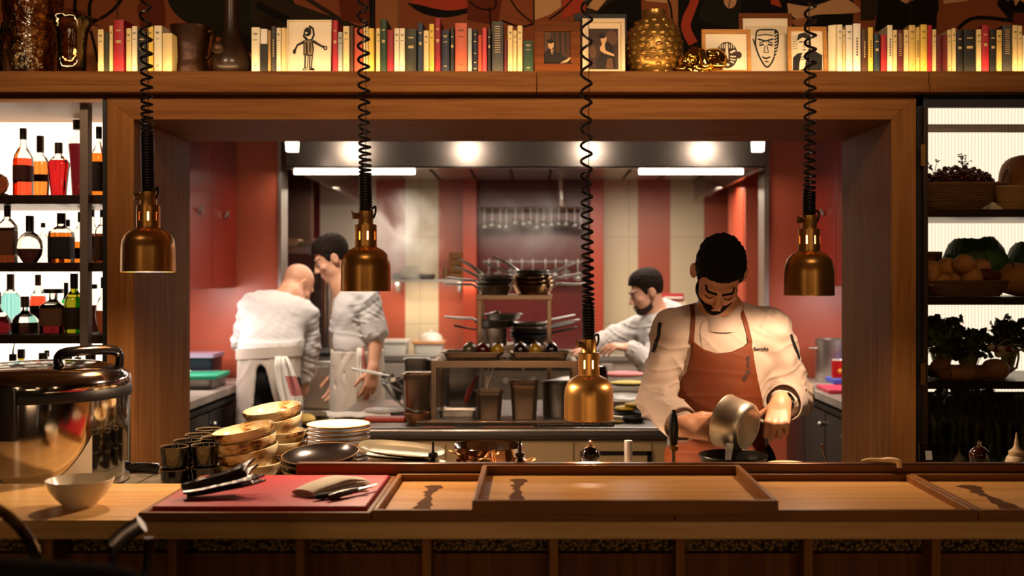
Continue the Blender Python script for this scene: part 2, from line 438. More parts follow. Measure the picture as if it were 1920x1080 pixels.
# ---------------------------------------------------------------- kitchen shell
D2 = 9.2
CREAM = tiles('cream_tile', '#dccaa6', '#c0ae8e', 0.9, 0.75, 0.35, off=(0.1, 0.35))
MAROON = tiles('maroon_tile', '#5e1d1a', '#471512', 0.6, 0.75, 0.3)
REDP = mat('red_panel', '#a44028', 0.35)
bw = MB()
edges = [(300, 2), (600, 3), (705, 0), (760, 1), (822, 0), (868, 4), (893, 2), (1105, 0), (1132, 1), (1196, 0), (1257, 1), (1320, 0), (1380, 1), (1396, 0), (1700, 0)]
for (pa, k), (pb, _) in zip(edges[:-1], edges[1:]):
    bw.mt(k).box((X(pa, D2), D2, 0), (X(pb, D2), D2 + 0.1, 2.42))
struct(bw.build('wall_back', [RED, CREAM, MAROON, mat('pale_steel_panel', '#d8ccba', 0.4, 0.15), REDP], None))
struct(MB().box((-2.5, 4.65, 0), (-2.42, 9.3, 2.42)).build('wall_side', RED, None))
struct(MB().box((3.1, 4.65, 0), (3.18, 9.3, 2.42)).build('wall_side', RED, None))
xw = X(527, 6.6)
struct(MB().box((-2.42, 6.6, 0), (xw - 0.015, 6.75, 2.42)).build('wall_stub', RED, None))
struct(MB().box((xw - 0.015, 6.585, 0), (xw + 0.004, 6.76, 2.42)).build('trim_13', STEEL, None))
struct(MB().box((-2.42, 7.9, 0), (X(583, 7.9), 8.0, 2.42)).build('wall_stub', mat('dark_brown', '#3a2419', 0.5), None))  # stub in one even dark brown
xr = X(1441, 6.6)
struct(MB().box((xr, 6.6, 0), (3.1, 6.75, 2.42)).build('wall_stub', RED, None))
struct(MB().box((xr - 0.03, 6.585, 0), (xr, 6.76, 2.42)).build('trim_14', STEEL, None))
# tall red cupboard behind the stub, with a long dark handle
fr = thing('tall_cupboard', 'tall red cupboard with a long dark handle beside the cream stripes', 'cupboard', (X(1415, 7.6), 7.6, 0))
MB().box((X(1394, 7.6) - X(1415, 7.6), 0, 0), (0.35, 0.6, 2.36)).build('body', REDP, fr)
MB().box((X(1394, 7.6) - X(1415, 7.6) + 0.006, -0.02, 0.1), (0.33, -0.001, 2.33)).build('door', RED, fr, bev=0.003)
MB().box((X(1424, 7.6) - X(1415, 7.6) - 0.012, -0.06, Z(512, 7.6)), (X(1424, 7.6) - X(1415, 7.6) + 0.012, -0.02, Z(438, 7.6))).build('handle', DARKM, fr, bev=0.006)
# niche frame strips round the maroon cooking recess
struct(MB().box((X(868, 9.0), 9.0, 0), (X(893, 9.0), 9.19, 2.42)).build('trim_15', REDP, None))
struct(MB().box((X(1107, 9.0), 9.0, 0), (X(1131, 9.0), 9.19, 2.42)).build('trim_16', REDP, None))

# --- extraction hood
hd = thing('extraction_hood', 'wide brushed steel extraction hood over the kitchen range', 'hood', (0, 6.2, 2.1855))
HS = mat('hood_steel', '#8f837a', 0.22, 0.75, bump=0.02, bscale=12, stretch=(1, 40, 40))
MB().box((-1.455, 0, 0), (X(1437, 6.2), 0.02, 0.23)).build('front_panel', HS, hd, bev=0.003)
MB().box((-1.455, 0.0, 0.0), (X(1437, 6.2), 0.06, 0.012)).build('lip', HS, hd, bev=0.002)
MB().box((-1.455, 0.021, 0), (-1.443, 2.7, 0.23)).build('side_panel', HS, hd)
MB().box((X(1437, 6.2) - 0.02, 0.021, 0), (X(1437, 6.2), 2.7, 0.23)).build('side_panel', HS, hd)
for k in range(9):
    x = -1.38 + k * 0.3
    MB().box((x, 1.2, 0.17), (x + 0.28, 2.6, 0.20)).build('filter', STEELD, hd, bev=0.006)
TUBE = emit('fluorescent', '#fff1dc', 9.0)
for pa, pb, lab in ((552, 778, 'fluorescent tube light on the hood above the standing cook'), (1198, 1393, 'fluorescent tube light on the hood above the cream wall stripes')):
    d = 6.3
    t = thing('tube_light', lab, 'light', ((X(pa, d) + X(pb, d)) / 2, d, Z(323, d)), group='fluorescent tubes under the hood')
    L = (X(pb, d) - X(pa, d)) / 2
    MB().tube([(-L, 0, 0), (L, 0, 0)], 0.013, 10).build('tube', TUBE, t)
    MB().box((-L - 0.01, 0.0, 0.012), (L + 0.01, 0.05, 0.10)).build('housing', WHITEP, t, bev=0.004)
    for s in (-.8, .8): MB().box((s * L - .012, .012, .10), (s * L + .012, .036, 2.419 - Z(323, d))).build('bracket', STEELD, t)
for px, lab in ((548, 'small white ceiling spotlight beside the red tiled wall stub'), (1421, 'small white ceiling spotlight above the tall red cupboard')):
    d = 5.7; t = thing('ceiling_spotlight', lab, 'light', (X(px, d), d, Z(276, d)), group='kitchen spotlights')
    MB().rr([(0.06, 0.06, 0.01, -0.024), (0.066, 0.066, 0.012, 0.03)]).build('lamp_head', emit('spot_white', '#fff3e0', 3.0), t)
    MB().tube([(0, 0, 0.03), (0, 0, 0.18)], 0.008).build('stem', WHITEP, t)
# black cylinder pipe, bent, coming out of the hood
pp = thing('steam_pipe', 'pale bent pipe dropping from the hood to the ladle rail', 'pipe', (0, 8.9, 0))
pts = spline([(X(990, 8.9), 0, Z(303, 8.9)), (X(1030, 8.9), 0, Z(302, 8.9)), (X(1047, 8.9), 0, Z(303, 8.9)), (X(1051, 8.9), 0, Z(312, 8.9)), (X(1051, 8.9), 0, Z(345, 8.9)), (X(1053, 8.9), 0, Z(386, 8.9))], 6)
MB().tube(pts, 0.016, 10).build('pipe', mat('pale_enamel', '#cbb9a8', 0.35), pp)
MB().tube([(X(1052, 8.9), 0, Z(358, 8.9)), (X(1053, 8.9), 0, Z(374, 8.9))], 0.026, 10).build('valve', STEEL, pp)
MB().tube([(X(985, 8.9), 0, Z(303, 8.9)), (X(997, 8.9), 0, Z(303, 8.9))], 0.028, 10).build('flange', STEEL, pp)
# ================================================================ heat lamps on coiled cords
LD = 3.3
def pitchcurve(z0, z1, zref, tight, loose, tl, power):
    """Heights of each turn: tightly wound for length tl above z0, then opening out."""
    zs, z = [z0], z0
    while z < z1:
        t = max(0.0, (z - z0 - tl)) / (zref - z0 - tl)
        z += tight + (loose - tight) * t ** power; zs.append(z)
    return zs
LAMPS = [(278, 510, 'heat lamp over the rice cooker, hanging before the portal jamb by the bottles', 98, 258, (36, .8)),
         (686, 546, 'heat lamp hanging in front of the standing cook with rolled sleeves', 93, 332, (32, .62)),
         (1104, 786, 'lowest hanging heat lamp, beside the steel pass rack', 93, 585, (46, .72)),
         (1517, 554, 'heat lamp hanging above the watch-wearing chef\'s shoulder', 93, 366, (29, .45))]
def profile(pts): return [(r / 606.0, z / 606.0) for r, z in pts]
CORDM = mat('cord_black', '#120d0b', 0.35)
BULB = emit('bulb', '#ffb066', 14.0)
for (px, yb, lab, w, ytight, pw) in LAMPS:
    zb = Z(yb, LD); q = w / 93.0
    t = thing('heat_lamp', 'brass ' + lab, 'lamp', (X(px, LD), LD, zb), group='brass heat lamps over the pass')
    sh = profile([(46.5 * q, 0), (46.8 * q, 1.5), (46.5 * q, 3), (46 * q, 45), (44.5 * q, 58), (40 * q, 69), (32 * q, 77), (24 * q, 81), (20.5 * q, 83), (20.3 * q, 86)])
    inner = [(max(r - 0.0012, 0.001), z) for r, z in sh][::-1]
    MB().lathe(sh + inner + [sh[0]], 56).build('lamp_shade', BRASS, t, ang=50)
    s0 = profile([(20.3 * q, 84), (20.3 * q, 96), (20.3 * q, 112), (20.3 * q, 124)])
    n = 48
    MB().lathe(s0, n, skip=lambda i, j: i == 1 and (j % 6) in (2,)).build('slotted_collar', BRASS, t)
    MB().lathe(profile([(20.3 * q, 124), (19 * q, 125.2), (14.6 * q, 125.2), (14.2 * q, 126), (14.2 * q, 150), (13 * q, 151), (0, 151)]), 32).build('socket', BRASS, t, ang=50)
    MB().lathe(profile([(0, 20), (18, 24), (25, 36), (22, 52), (12, 66), (9, 84), (11, 98), (11, 112), (0, 116)]), 20).build('bulb', BULB, t)
    sw = MB().tube([(-0.021, -0.012, 0.232), (-0.036, -0.02, 0.232)], [0.009, 0.010], 12); sw.tube([(-0.034, -0.02, 0.232), (-0.040, -0.022, 0.246)], 0.003, 6)
    sw.build('switch', BRASSD, t)
    # coiled cord
    z0 = 0.250; ztop = 2.75 - zb
    zs = pitchcurve(z0, ztop, Z(0, LD) - zb, 0.0086, pw[0] * LD / F, Z(ytight, LD) - zb - z0, pw[1])
    pts = []; R = 0.0168
    for i in range(len(zs) - 1):
        for k in range(14):
            a = 2 * PI * k / 14; z = zs[i] + (zs[i + 1] - zs[i]) * k / 14
            lean = -0.008 * math.sin((z - z0) * 2.2) if px != 1517 else 0.004 * math.sin((z - z0) * 3)
            pts.append((R * math.cos(a) + lean, R * math.sin(a), z))
    cc = MB().tube(pts, 0.0043, 6)
    cc.build('coiled_cord', CORDM, t)
    MB().tube(spline([(0.018, 0.012, 0.256), (0.028, 0.004, 0.262), (0.030, 0, 0.245), (0.024, 0, 0.228), (0.015, 0, 0.224)], 6), 0.0036, 6).build('cord_tail', CORDM, t)
    MB().tube([(0, 0, 0.24), (0, 0, ztop + 0.02)], 0.0012, 5).build('hanging_wire', DARKM, t)
    MB().tube([(0, 0, ztop + 0.01), (0, 0, 3.09 - zb)], 0.0042, 6).build('ceiling_cord', CORDM, t)
    MB().lathe([(0, 3.098 - zb), (0.05, 3.098 - zb), (0.045, 3.075 - zb), (0, 3.07 - zb)], 20).build('ceiling_rose', BRASSD, t)

# ================================================================ books
PAL = dict(cream='#e6cf94', ivory='#eadfbe', yellow='#e3c050', gold='#d8b866', red='#a8202a', crimson='#8e1d24', maroon='#5a1816', darkred='#6e1c18', coral='#b5492f', orange='#bf5a3c',
           pink='#c23c44', green='#26361c', olive='#2e2e18', navy='#181c2c', blue='#2a3648', black='#17140f', grey='#3a3833', brown='#4a2c18', pale='#a9b0aa', forest='#1e3a20', teal='#22323a', tan='#b08a52', white='#ece4d2')
PRINT_D = mat('print_dark', '#3b2c1c', 0.7); PRINT_L = mat('print_gold', '#c9b07a', 0.6)
PAGES = mat('page_block', '#d9c79a', 0.85, bump=0.2, bscale=30, stretch=(120, 1, 1))
def book(px0, px1, ytop, colname, label, group, style=0, d=3.998, rot=0.0, tall=None, half=None):
    x0, x1 = X(px0, d), X(px1, d); w = (x1 - x0) * 0.95; zt = Z(ytop, d); h = zt - SHZ; dep = min(0.16, 0.72 * h)
    t = thing('book', label, 'book', ((x0 + x1) / 2, d, SHZ), rot, group)
    c = mat('book_' + colname, PAL[colname], 0.55, var=0.06, vscale=14)
    b = MB(); cv = min(0.002, w * 0.12)
    # case: spine (slightly rounded) and two boards, pages between
    b.add([(-w / 2, 0.003, 0), (-w / 4, 0, 0), (w / 4, 0, 0), (w / 2, 0.003, 0), (w / 2, 0.006, 0), (-w / 2, 0.006, 0)] + [(-w / 2, 0.003, h), (-w / 4, 0, h), (w / 4, 0, h), (w / 2, 0.003, h), (w / 2, 0.006, h), (-w / 2, 0.006, h)],
          [(5, 4, 3, 2, 1, 0), (6, 7, 8, 9, 10, 11)] + [(i, (i + 1) % 6, 6 + (i + 1) % 6, 6 + i) for i in range(6)])
    b.box((-w / 2, 0.006, 0), (-w / 2 + cv, dep, h)); b.box((w / 2 - cv, 0.006, 0), (w / 2, dep, h))
    b.cur = 2
    if half: b.box((-w / 2 - 0.0003, -0.0004, 0.0), (w / 2 + 0.0003, 0.006, h * half))   # two-tone jacket
    light = colname in ('cream', 'ivory', 'yellow', 'gold', 'white', 'tan', 'pale', 'coral', 'orange')
    b.cur = 1
    def bar(zc, ww, hh): b.box((-ww / 2, -0.0007, zc - hh / 2), (ww / 2, 0.0004, zc + hh / 2))
    w5 = w * .5
    if style == 0:
        bar(h * 0.86, w5, 0.0025); bar(h * 0.835, w * 0.36, 0.002); bar(h * 0.72, w5, 0.002); bar(h * 0.16, w * 0.3, 0.002)
    elif style == 1:
        bar(h * 0.8, w5, 0.004); bar(h * 0.6, w5, 0.006); bar(h * 0.57, w5, 0.003)
    elif style == 2:
        for k in range(7): b.box((-w * 0.1, -0.0007, h * (0.35 + 0.055 * k)), (w * 0.12, 0.0004, h * (0.35 + 0.055 * k) + 0.006))
    elif style == 3:
        for k in range(12): bar(h * (0.9 - 0.045 * k), w5, 0.002)
    elif style == 4:
        for z in (0.88, 0.72, 0.45, 0.24, 0.1): bar(h * z, w5, 0.003)
    b.build('cover', [c, PRINT_D if light else PRINT_L, mat('book_black', PAL['black'], 0.55, var=0.06, vscale=14)], t)
    MB().box((-w / 2 + cv, 0.006, 0.003), (w / 2 - cv, dep - 0.004, h - 0.003)).build('page_block', PAGES, t)
    return t
def run(specs, where, group):
    for i, s in enumerate(specs):
        px0, px1, yt, cn = s[:4]; st = s[4] if len(s) > 4 else 0
        kw = s[5] if len(s) > 5 else {}
        adj = {'cream': 'cream', 'ivory': 'ivory', 'pale': 'pale grey', 'darkred': 'dark red', 'forest': 'dark green', 'teal': 'blue-grey', 'tan': 'tan', 'white': 'white'}.get(cn, cn)
        size = 'tall ' if yt < 46 else 'short ' if yt > 62 else ''
        book(px0, px1, yt, cn, f'{size}{adj} book, {ORD[i]} from {where}', group, st, **kw)
run([(183, 194, 55, 'cream'), (194.5, 204, 62, 'olive', 5), (204.5, 211, 48, 'cream'), (212, 232, 37, 'red', 1, dict(rot=-0.10)), (236, 246, 53, 'cream', 0, dict(rot=-0.04)), (246.5, 257, 49, 'ivory', 0, dict(rot=-0.04)),
     (257.5, 274, 58, 'black', 1), (276, 287, 49, 'yellow'), (288, 303, 48, 'ivory', 0, dict(rot=-0.08)), (304, 322, 62, 'cream', 5)], 'the thin glass vase in the run before the jug', 'books between the glass vase and the jug')
run([(471, 487, 51, 'ivory'), (488, 501, 54, 'white', 5, dict(half=0.66)), (502, 507.5, 57, 'tan', 5), (508, 517, 49, 'grey', 2), (518, 526.5, 52, 'ivory'), (527.5, 535, 52, 'cream', 5)], 'the gourd vase before the figure drawing', 'books between the gourd vase and the figure drawing')
run([(623, 633, 38, 'red', 1), (633.5, 642, 60, 'pale', 0), (643, 655, 49, 'cream'), (656, 663, 48, 'brown', 5), (664, 680, 52, 'coral', 5), (681, 690, 46, 'cream'), (690.5, 701, 53, 'yellow', 5), (705, 712.5, 53, 'cream'), (713, 725, 36, 'forest', 1), (725.5, 738, 56, 'crimson', 5),
     (739, 748.5, 53, 'ivory'), (749, 759, 53, 'ivory'), (760, 781, 54, 'olive', 1), (783, 793, 43, 'blue', 1), (794, 804, 57, 'cream'), (804.5, 814, 45, 'yellow', 0), (815, 826, 34, 'crimson', 1), (827, 843, 56, 'navy', 0), (844, 852, 52, 'black', 1), (853, 876, 43, 'orange', 0),
     (877, 885, 53, 'pale', 5), (886, 895.5, 55, 'navy', 4), (896, 903.5, 66, 'coral', 5), (904, 913, 52, 'pink', 5), (914, 920.5, 53, 'black', 1), (922, 944, 40, 'grey', 3), (945, 951, 75, 'maroon', 5), (952, 961.5, 48, 'cream'), (962, 969, 57, 'cream'), (970, 979.5, 48, 'cream'), (981, 1000, 76, 'forest', 0)], 'the figure drawing in the long middle run', 'books in the long middle run')
run([(1570, 1580, 46, 'ivory'), (1580.5, 1585.5, 55, 'cream'), (1586, 1599, 47, 'white'), (1600, 1614, 44, 'white', 2), (1615.5, 1627, 54, 'brown', 2), (1628, 1637.5, 51, 'yellow', 2), (1639, 1650, 63, 'teal', 1), (1652, 1663, 65, 'red', 5), (1664, 1674, 47, 'ivory', 2), (1674.5, 1682.5, 56, 'cream'),
     (1683, 1694, 56, 'maroon', 3), (1695, 1704, 56, 'cream'), (1704.5, 1717, 47, 'gold'), (1717.5, 1725, 51, 'gold', 2), (1726, 1739, 46, 'yellow'), (1739.5, 1748, 47, 'red', 5), (1748.5, 1756, 55, 'cream'), (1757, 1767, 66, 'maroon', 5), (1767.5, 1776, 65, 'darkred', 5), (1776.5, 1784, 56, 'cream'),
     (1784.5, 1793, 53, 'cream'), (1794, 1806, 57, 'black', 1), (1807, 1830, 55, 'black', 1), (1831, 1840.5, 55, 'cream'), (1841.5, 1855, 47, 'red', 1), (1856, 1868, 55, 'black', 1), (1869, 1879, 56, 'gold'), (1880, 1898, 47, 'grey', 3), (1899, 1908.5, 47, 'cream'), (1909, 1917, 48, 'cream'), (1917.5, 1926, 66, 'ivory', 5), (1926.5, 1938, 56, 'gold')], 'the portrait of a smoking man in the end run', 'books beyond the smoking man drawing')
# a large ivory volume standing askew, its page face turned to the room
t = book(1552, 1568, 47, 'ivory', 'thick ivory book standing askew beside the smoking man drawing', 'books beyond the smoking man drawing', 5, d=4.03, rot=-0.5)

# ================================================================ vases and figures on the ledge
AMBER = thin_glass('amber_glass', '#f5e2bd', 2.2, 0.9, 28)
SMOKE = thin_glass('clear_amber_glass', '#faf0d8', 2.2, 0.25, 14)
def on_ledge(px, d=4.12): return (X(px, d), d, SHZ + .0005)
S = 4.12 / F
def rl_(pts): return [(r * S, z * S) for r, z in pts]
v = thing('glass_vase', 'large bubbled amber glass vase, tallest on the ledge', 'vase', on_ledge(60, 4.2))
o = [(0, 0), (30, 0), (38, 4), (42, 40), (48, 100), (54, 150), (58, 175)]
MB().lathe(rl_(o + [(54, 172), (50, 148), (44, 100), (38, 42), (33, 10), (0, 9)]), 40, wob=lambda a, z: 1 + 0.03 * math.sin(a * 5 + z * 40) + 0.02 * math.sin(a * 9)).build('vase_body', AMBER, v, ang=80)
v = thing('glass_vase', 'clear amber glass vase with a flaring wavy rim', 'vase', on_ledge(135, 4.07))
o = [(0, 0), (21, 0), (25, 3), (25.5, 50), (28, 80), (35, 98), (46, 106)]
MB().lathe(rl_(o + [(44, 107.5), (33, 100), (26, 82), (23.5, 50), (22.5, 14), (0, 10)]), 48, wob=lambda a, z: 1 + max(0, z - 0.15) * 2.0 * math.sin(a * 6 + 1) * 0.5).build('vase_body', SMOKE, v, ang=80)
hd_ = MB().tube([Vector((38 * S, -0.01, 96 * S)), Vector((52 * S, -0.02, 92 * S)), Vector((58 * S, -0.02, 82 * S))], 0.004, 8); hd_.build('rim_drip', SMOKE, v)
v = thing('glass_vase', 'partly seen frilled glass vase at the end of the ledge', 'vase', on_ledge(-14, 4.1))
MB().lathe(rl_([(0, 0), (16, 0), (18, 4), (19, 60), (24, 92), (29, 100), (27, 101), (22, 92), (16, 60), (14, 8), (0, 8)]), 36, wob=lambda a, z: 1 + max(0, z - 0.15) * 1.5 * math.sin(a * 7)).build('vase_body', SMOKE, v, ang=80)
b_ = thing('book', 'dark brown book behind the frilled glass vase end', 'book', (X(13, 4.15), 4.15, SHZ)); MB().box((-0.022, 0, 0), (0.022, 0.12, 0.125)).build('cover', mat('book_brown', PAL['brown'], 0.6), b_, bev=0.003)
MB().box((-0.019, 0.003, 0.002), (0.019, 0.122, 0.122)).build('page_block', PAGES, b_)
BRZ = mat('dark_bronze', '#3d2412', 0.38, 0.55, bump=0.25, bscale=40, var=0.3)
v = thing('jug', 'dark bronze tankard jug with a square handle', 'jug', on_ledge(358, 4.12))
MB().lathe(rl_([(0, 0), (33, 0), (34, 4), (31, 22), (28.5, 30), (28, 34), (30, 60), (34, 92), (36, 96), (33, 96), (29, 88), (25, 40), (0, 38)]), 36, sq=3).build('jug_body', BRZ, v, ang=60)
MB().tube(spline([Vector((30, 0, 86)) * S, Vector((40, 0, 90)) * S, Vector((43, 0, 78)) * S, Vector((38, 0, 48)) * S, Vector((28, 0, 38)) * S], 6), 0.0085, 8, flat=(1.4, 0.8)).build('handle', BRZ, v)
v = thing('gourd_vase', 'dark long-necked gourd vase with a round boss', 'vase', on_ledge(434, 4.12))
MB().lathe(rl_([(0, 0), (26, 0), (34, 8), (38, 22), (37, 34), (30, 52), (20, 72), (14.5, 92), (13, 120), (13, 175), (10, 175), (10, 120), (10, 90), (0, 80)]), 36).build('vase_body', mat('dark_gourd', '#2d1c10', 0.35, 0.1, coat=0.3, var=0.3), v, ang=60)
MB().ball((-17 * S, -30 * S, 52 * S), (12 * S, 4 * S, 12 * S), 16, ).build('boss', BRZ, v)
# dimpled bronze vase
v = thing('dimpled_vase', 'large round pebble-textured gold vase with a short neck', 'vase', on_ledge(1227, 4.13))
GOLDV = mat('antique_gold', '#a07a3c', 0.3, 0.75, var=0.25, vscale=10)
pr = [(0, 0), (30, 0), (38, 6), (47, 24), (52, 48), (51, 70), (44, 92), (32, 108), (24, 114), (21.5, 120), (22.5, 128), (19, 128), (18, 118), (0, 112)]
MB().lathe(rl_(pr), 48).build('vase_body', GOLDV, v, ang=60)
pb = MB(); rnd = random.Random(3); env = pr[1:9]
for row in range(9):
    z = 7 + row * 12.0
    r = np.interp(z, [p[1] for p in env], [p[0] for p in env]); n = max(7, int(2 * PI * r / 19))
    for k in range(n):
        a = 2 * PI * (k + 0.5 * (row % 2) + rnd.uniform(-.2, .2)) / n; zz = z + rnd.uniform(-2, 2)
        r2 = np.interp(zz, [p[1] for p in env], [p[0] for p in env]); sz = rnd.uniform(0.75, 1.15)
        M = Matrix.Translation(Vector((r2 * math.cos(a), r2 * math.sin(a), zz)) * S) @ Matrix.Rotation(a, 4, 'Z') @ Matrix.Diagonal((3.4 * S, 8.0 * S * sz, 5.8 * S * sz, 1))
        pb.ball((0, 0, 0), 1, 10, M)
pb.build('pebble_relief', GOLDV, v)
# polished brass head lying on its side
v = thing("mask_sculpture", 'small polished brass mask sculpture lying before the mask pictures', 'sculpture', on_ledge(1318, 4.05))
SCUL = v

# ---------------------------------------------------------------- framed pictures
FW = wood('frame_walnut', '#5a2f14', '#774321', 0); FO = wood('frame_oak', '#a8763e', '#bd8a4e', 0)
MATB = mat('mount_card', '#d8c3a0', 0.8); SEPD = mat('sepia_dark', '#1c110a', 0.7); SEPM = mat('sepia_mid', '#5a3c24', 0.7); SEPL = mat('sepia_light', '#c9a173', 0.7); SEPB = mat('sepia_brown', '#38241a', 0.7)
GLZ = thin_glass('picture_glass', '#ffffff', 0.25)
def framed(name, label, px0, px1, y0, layers, mats, d, fw=10, fm=FW, tilt=0.10, bg=0, open_=None):
    """px/y box of the frame in the photo's frame; layers in unit coordinates 0..1 of the picture opening."""
    x0, x1, zt = X(px0, d), X(px1, d), Z(y0, d); w = x1 - x0; h = (zt - SHZ) / math.cos(tilt); s = d / F; f = fw * s
    t = thing(name, label, 'picture', ((x0 + x1) / 2, d, SHZ + 0.001), rot=(-tilt, 0, 0))
    fr = MB()
    fr.box((-w / 2, -0.012, 0), (w / 2, 0.0, f)); fr.box((-w / 2, -0.012, h - f), (w / 2, 0.0, h))
    fr.box((-w / 2, -0.012, f), (-w / 2 + f, 0.0, h - f)); fr.box((w / 2 - f, -0.012, f), (w / 2, 0.0, h - f))
    fr.build('frame', fm, t, bev=0.0015)
    MB().box((-w / 2 + 0.002, 0.0, 0.002), (w / 2 - 0.002, 0.006, h - 0.002)).build('backing', BLACK, t)
    iw, ih = w - 2 * f, h - 2 * f
    L = [(bg, [(0, 0), (1, 0), (1, 1), (0, 1)])] + layers
    b = flatdraw([(m, [(-iw / 2 + u * iw, f + v_ * ih) for u, v_ in poly]) for m, poly in L], 0.00025)
    b.build('picture', mats, t, smooth=False)
    return t
# ink figure drawing on a card
card = framed('figure_drawing', 'ivory card with an ink drawing of a puppet-like figure with arms spread', 537, 621, 37,
    [(1, stroke([(.52, .86), (.38, .80), (.36, .72), (.44, .66), (.40, .62), (.55, .64), (.60, .74), (.58, .86), (.48, .92)], .05)),
     (1, oval(.45, .80, .09, .09, 12)), (2, oval(.42, .78, .03, .02, 8)), (1, stroke([(.42, .62), (.22, .54), (.15, .42)], [.06, .04, .05])), (1, oval(.15, .41, .04, .05, 10)), (1, stroke([(.58, .62), (.78, .52), (.88, .49)], [.06, .04, .05])), (1, oval(.88, .48, .05, .045, 10)), (2, oval(.88, .48, .02, .02, 8)),
     (3, [(.37, .63), (.58, .63), (.60, .35), (.36, .35)]), (1, stroke([(.37, .63), (.38, .35), (.58, .33), (.60, .45), (.56, .63)], .03)), (1, stroke([(.43, .60), (.45, .36)], .04)), (1, stroke([(.52, .6), (.52, .4)], .03)), (1, stroke([(.41, .35), (.41, .08)], .035)), (1, stroke([(.48, .34), (.47, .08)], .02)), (1, stroke([(.52, .34), (.52, .08)], .03)), (1, stroke([(.58, .34), (.56, .08)], .025)),
     (1, stroke([(.36, .05), (.46, .045), (.46, .08), (.38, .08), (.36, .05)], .015)), (1, stroke([(.50, .05), (.64, .045), (.62, .075), (.51, .085)], .018))], [PAPER, INK, PAPER, mat('ink_wash', '#8d7a58', 0.8)], 4.02, 2.2, PAPER)
framed('framed_photograph', 'walnut-framed photograph of a seated man in a dark suit', 1002, 1088, 40,
    [(1, [(0, 0), (.25, 0), (.25, 1), (0, 1)]), (2, [(.3, .3), (1, .2), (1, 1), (.3, 1)]), (3, stroke([(.42, .3), (.4, 1)], .05)), (3, stroke([(.62, .3), (.6, 1)], .06)), (3, stroke([(.82, .3), (.8, 1)], .05)), (3, [(.0, .0), (.72, .0), (.62, .22), (.42, .46), (.22, .5), (.05, .38), (0, .3)]), (4, oval(.26, .60, .11, .14, 16)), (3, oval(.24, .70, .13, .07, 14)), (4, [(.25, .44), (.36, .46), (.34, .3), (.30, .3)]), (3, stroke([(.31, .44), (.36, .2)], .03)), (3, stroke([(.5, .3), (.85, .1)], .16)), (4, stroke([(.62, .02), (.85, .1), (1.0, .2)], [.05, .08, .06]))],
    [SEPB, SEPM, mat('sepia_curtain', '#4a2c18', .7), SEPD, SEPL], 4.02, 18, FW)
framed('framed_photograph', 'pale-framed sepia photograph of a seated woman in black', 1092, 1172, 34,
    [(1, [(.08, .03), (.92, .03), (.92, .88), (.08, .88)]), (3, oval(.72, .68, .18, .16, 16)), (3, oval(.2, .4, .1, .14, 14)), (2, [(.30, .04), (.84, .04), (.80, .35), (.76, .52), (.62, .62), (.50, .52), (.42, .34), (.28, .2)]), (4, [(.40, .50), (.52, .56), (.56, .42), (.80, .34), (.80, .30), (.52, .36), (.40, .42)]), (4, oval(.50, .66, .085, .10, 16)), (2, oval(.46, .73, .11, .06, 14)), (4, [(.46, .60), (.54, .60), (.54, .52), (.44, .52)]), (3, [(.56, .05), (.78, .05), (.74, .26), (.6, .26)])],
    [MATB, SEPB, SEPD, SEPM, SEPL], 4.035, 7, MATB)
framed('framed_print', 'small framed print of a round dark mask with white slits', 1316, 1408, 55,
    [(1, oval(.52, .42, .26, .36, 26)), (1, oval(.80, .42, .08, .1, 12)), (0, stroke([(.50, .32), (.52, .42), (.52, .74)], [.11, .07, .04])), (0, oval(.50, .16, .08, .035, 12))] + [(0, stroke([(.36 + .05 * k, .60), (.36 + .05 * k, .72)], .022)) for k in range(3)] + [(0, stroke([(.58 + .05 * k, .60), (.58 + .05 * k, .72)], .022)) for k in range(3)] + [(0, stroke([(.60, .48), (.72, .54)], .05)), (0, stroke([(.34, .54), (.45, .48)], .05)), (0, stroke([(.60, .38), (.73, .37)], .03)), (0, stroke([(.60, .31), (.72, .28)], .03)), (0, stroke([(.60, .25), (.68, .2)], .03))],
    [PAPER, SEPB, PAPER], 4.03, 7, FO)
framed('framed_print', 'taller framed ink print of a long crowned mask face', 1386, 1487, 24,
    [(3, [(.05, .68), (.95, .68), (.95, .86), (.05, .86)]), (2, stroke([(.14, .91), (.86, .91)], .008)),
     (1, stroke(spline([(.30, .70), (.28, .55), (.32, .38), (.42, .20), (.52, .11), (.62, .18), (.72, .36), (.78, .56), (.78, .72), (.72, .78), (.5, .79), (.33, .77), (.30, .70)], 4), .035)), (1, [(.66, .2), (.78, .5), (.79, .75), (.70, .78), (.70, .5)]),
     (1, stroke([(.33, .68), (.5, .70), (.68, .68)], .02)), (1, stroke([(.33, .62), (.5, .58), (.68, .62)], .03)), (1, stroke([(.36, .50), (.46, .52)], .03)), (1, stroke([(.55, .52), (.66, .50)], .03)), (1, stroke([(.36, .54), (.46, .57)], .02)), (1, stroke([(.55, .57), (.66, .54)], .02)), (1, stroke([(.49, .5), (.46, .37), (.56, .37), (.53, .5)], .02)), (1, stroke([(.42, .29), (.50, .26), (.60, .29)], .03)), (1, stroke([(.47, .21), (.56, .2)], .02)), (1, stroke([(.28, .55), (.22, .62), (.28, .48)], .02))] +
     [(0, stroke([(.69, .24 + .055 * k), (.76, .27 + .055 * k)], .018)) for k in range(9)] + [(0, stroke([(.36 + .07 * k, .74), (.40 + .07 * k, .765)], .02)) for k in range(5)],
    [mat('print_paper', '#e3d4b8', .8), INK, PAPER, mat('print_paper_band', '#cdbd9d', .8)], 4.09, 8, FW)
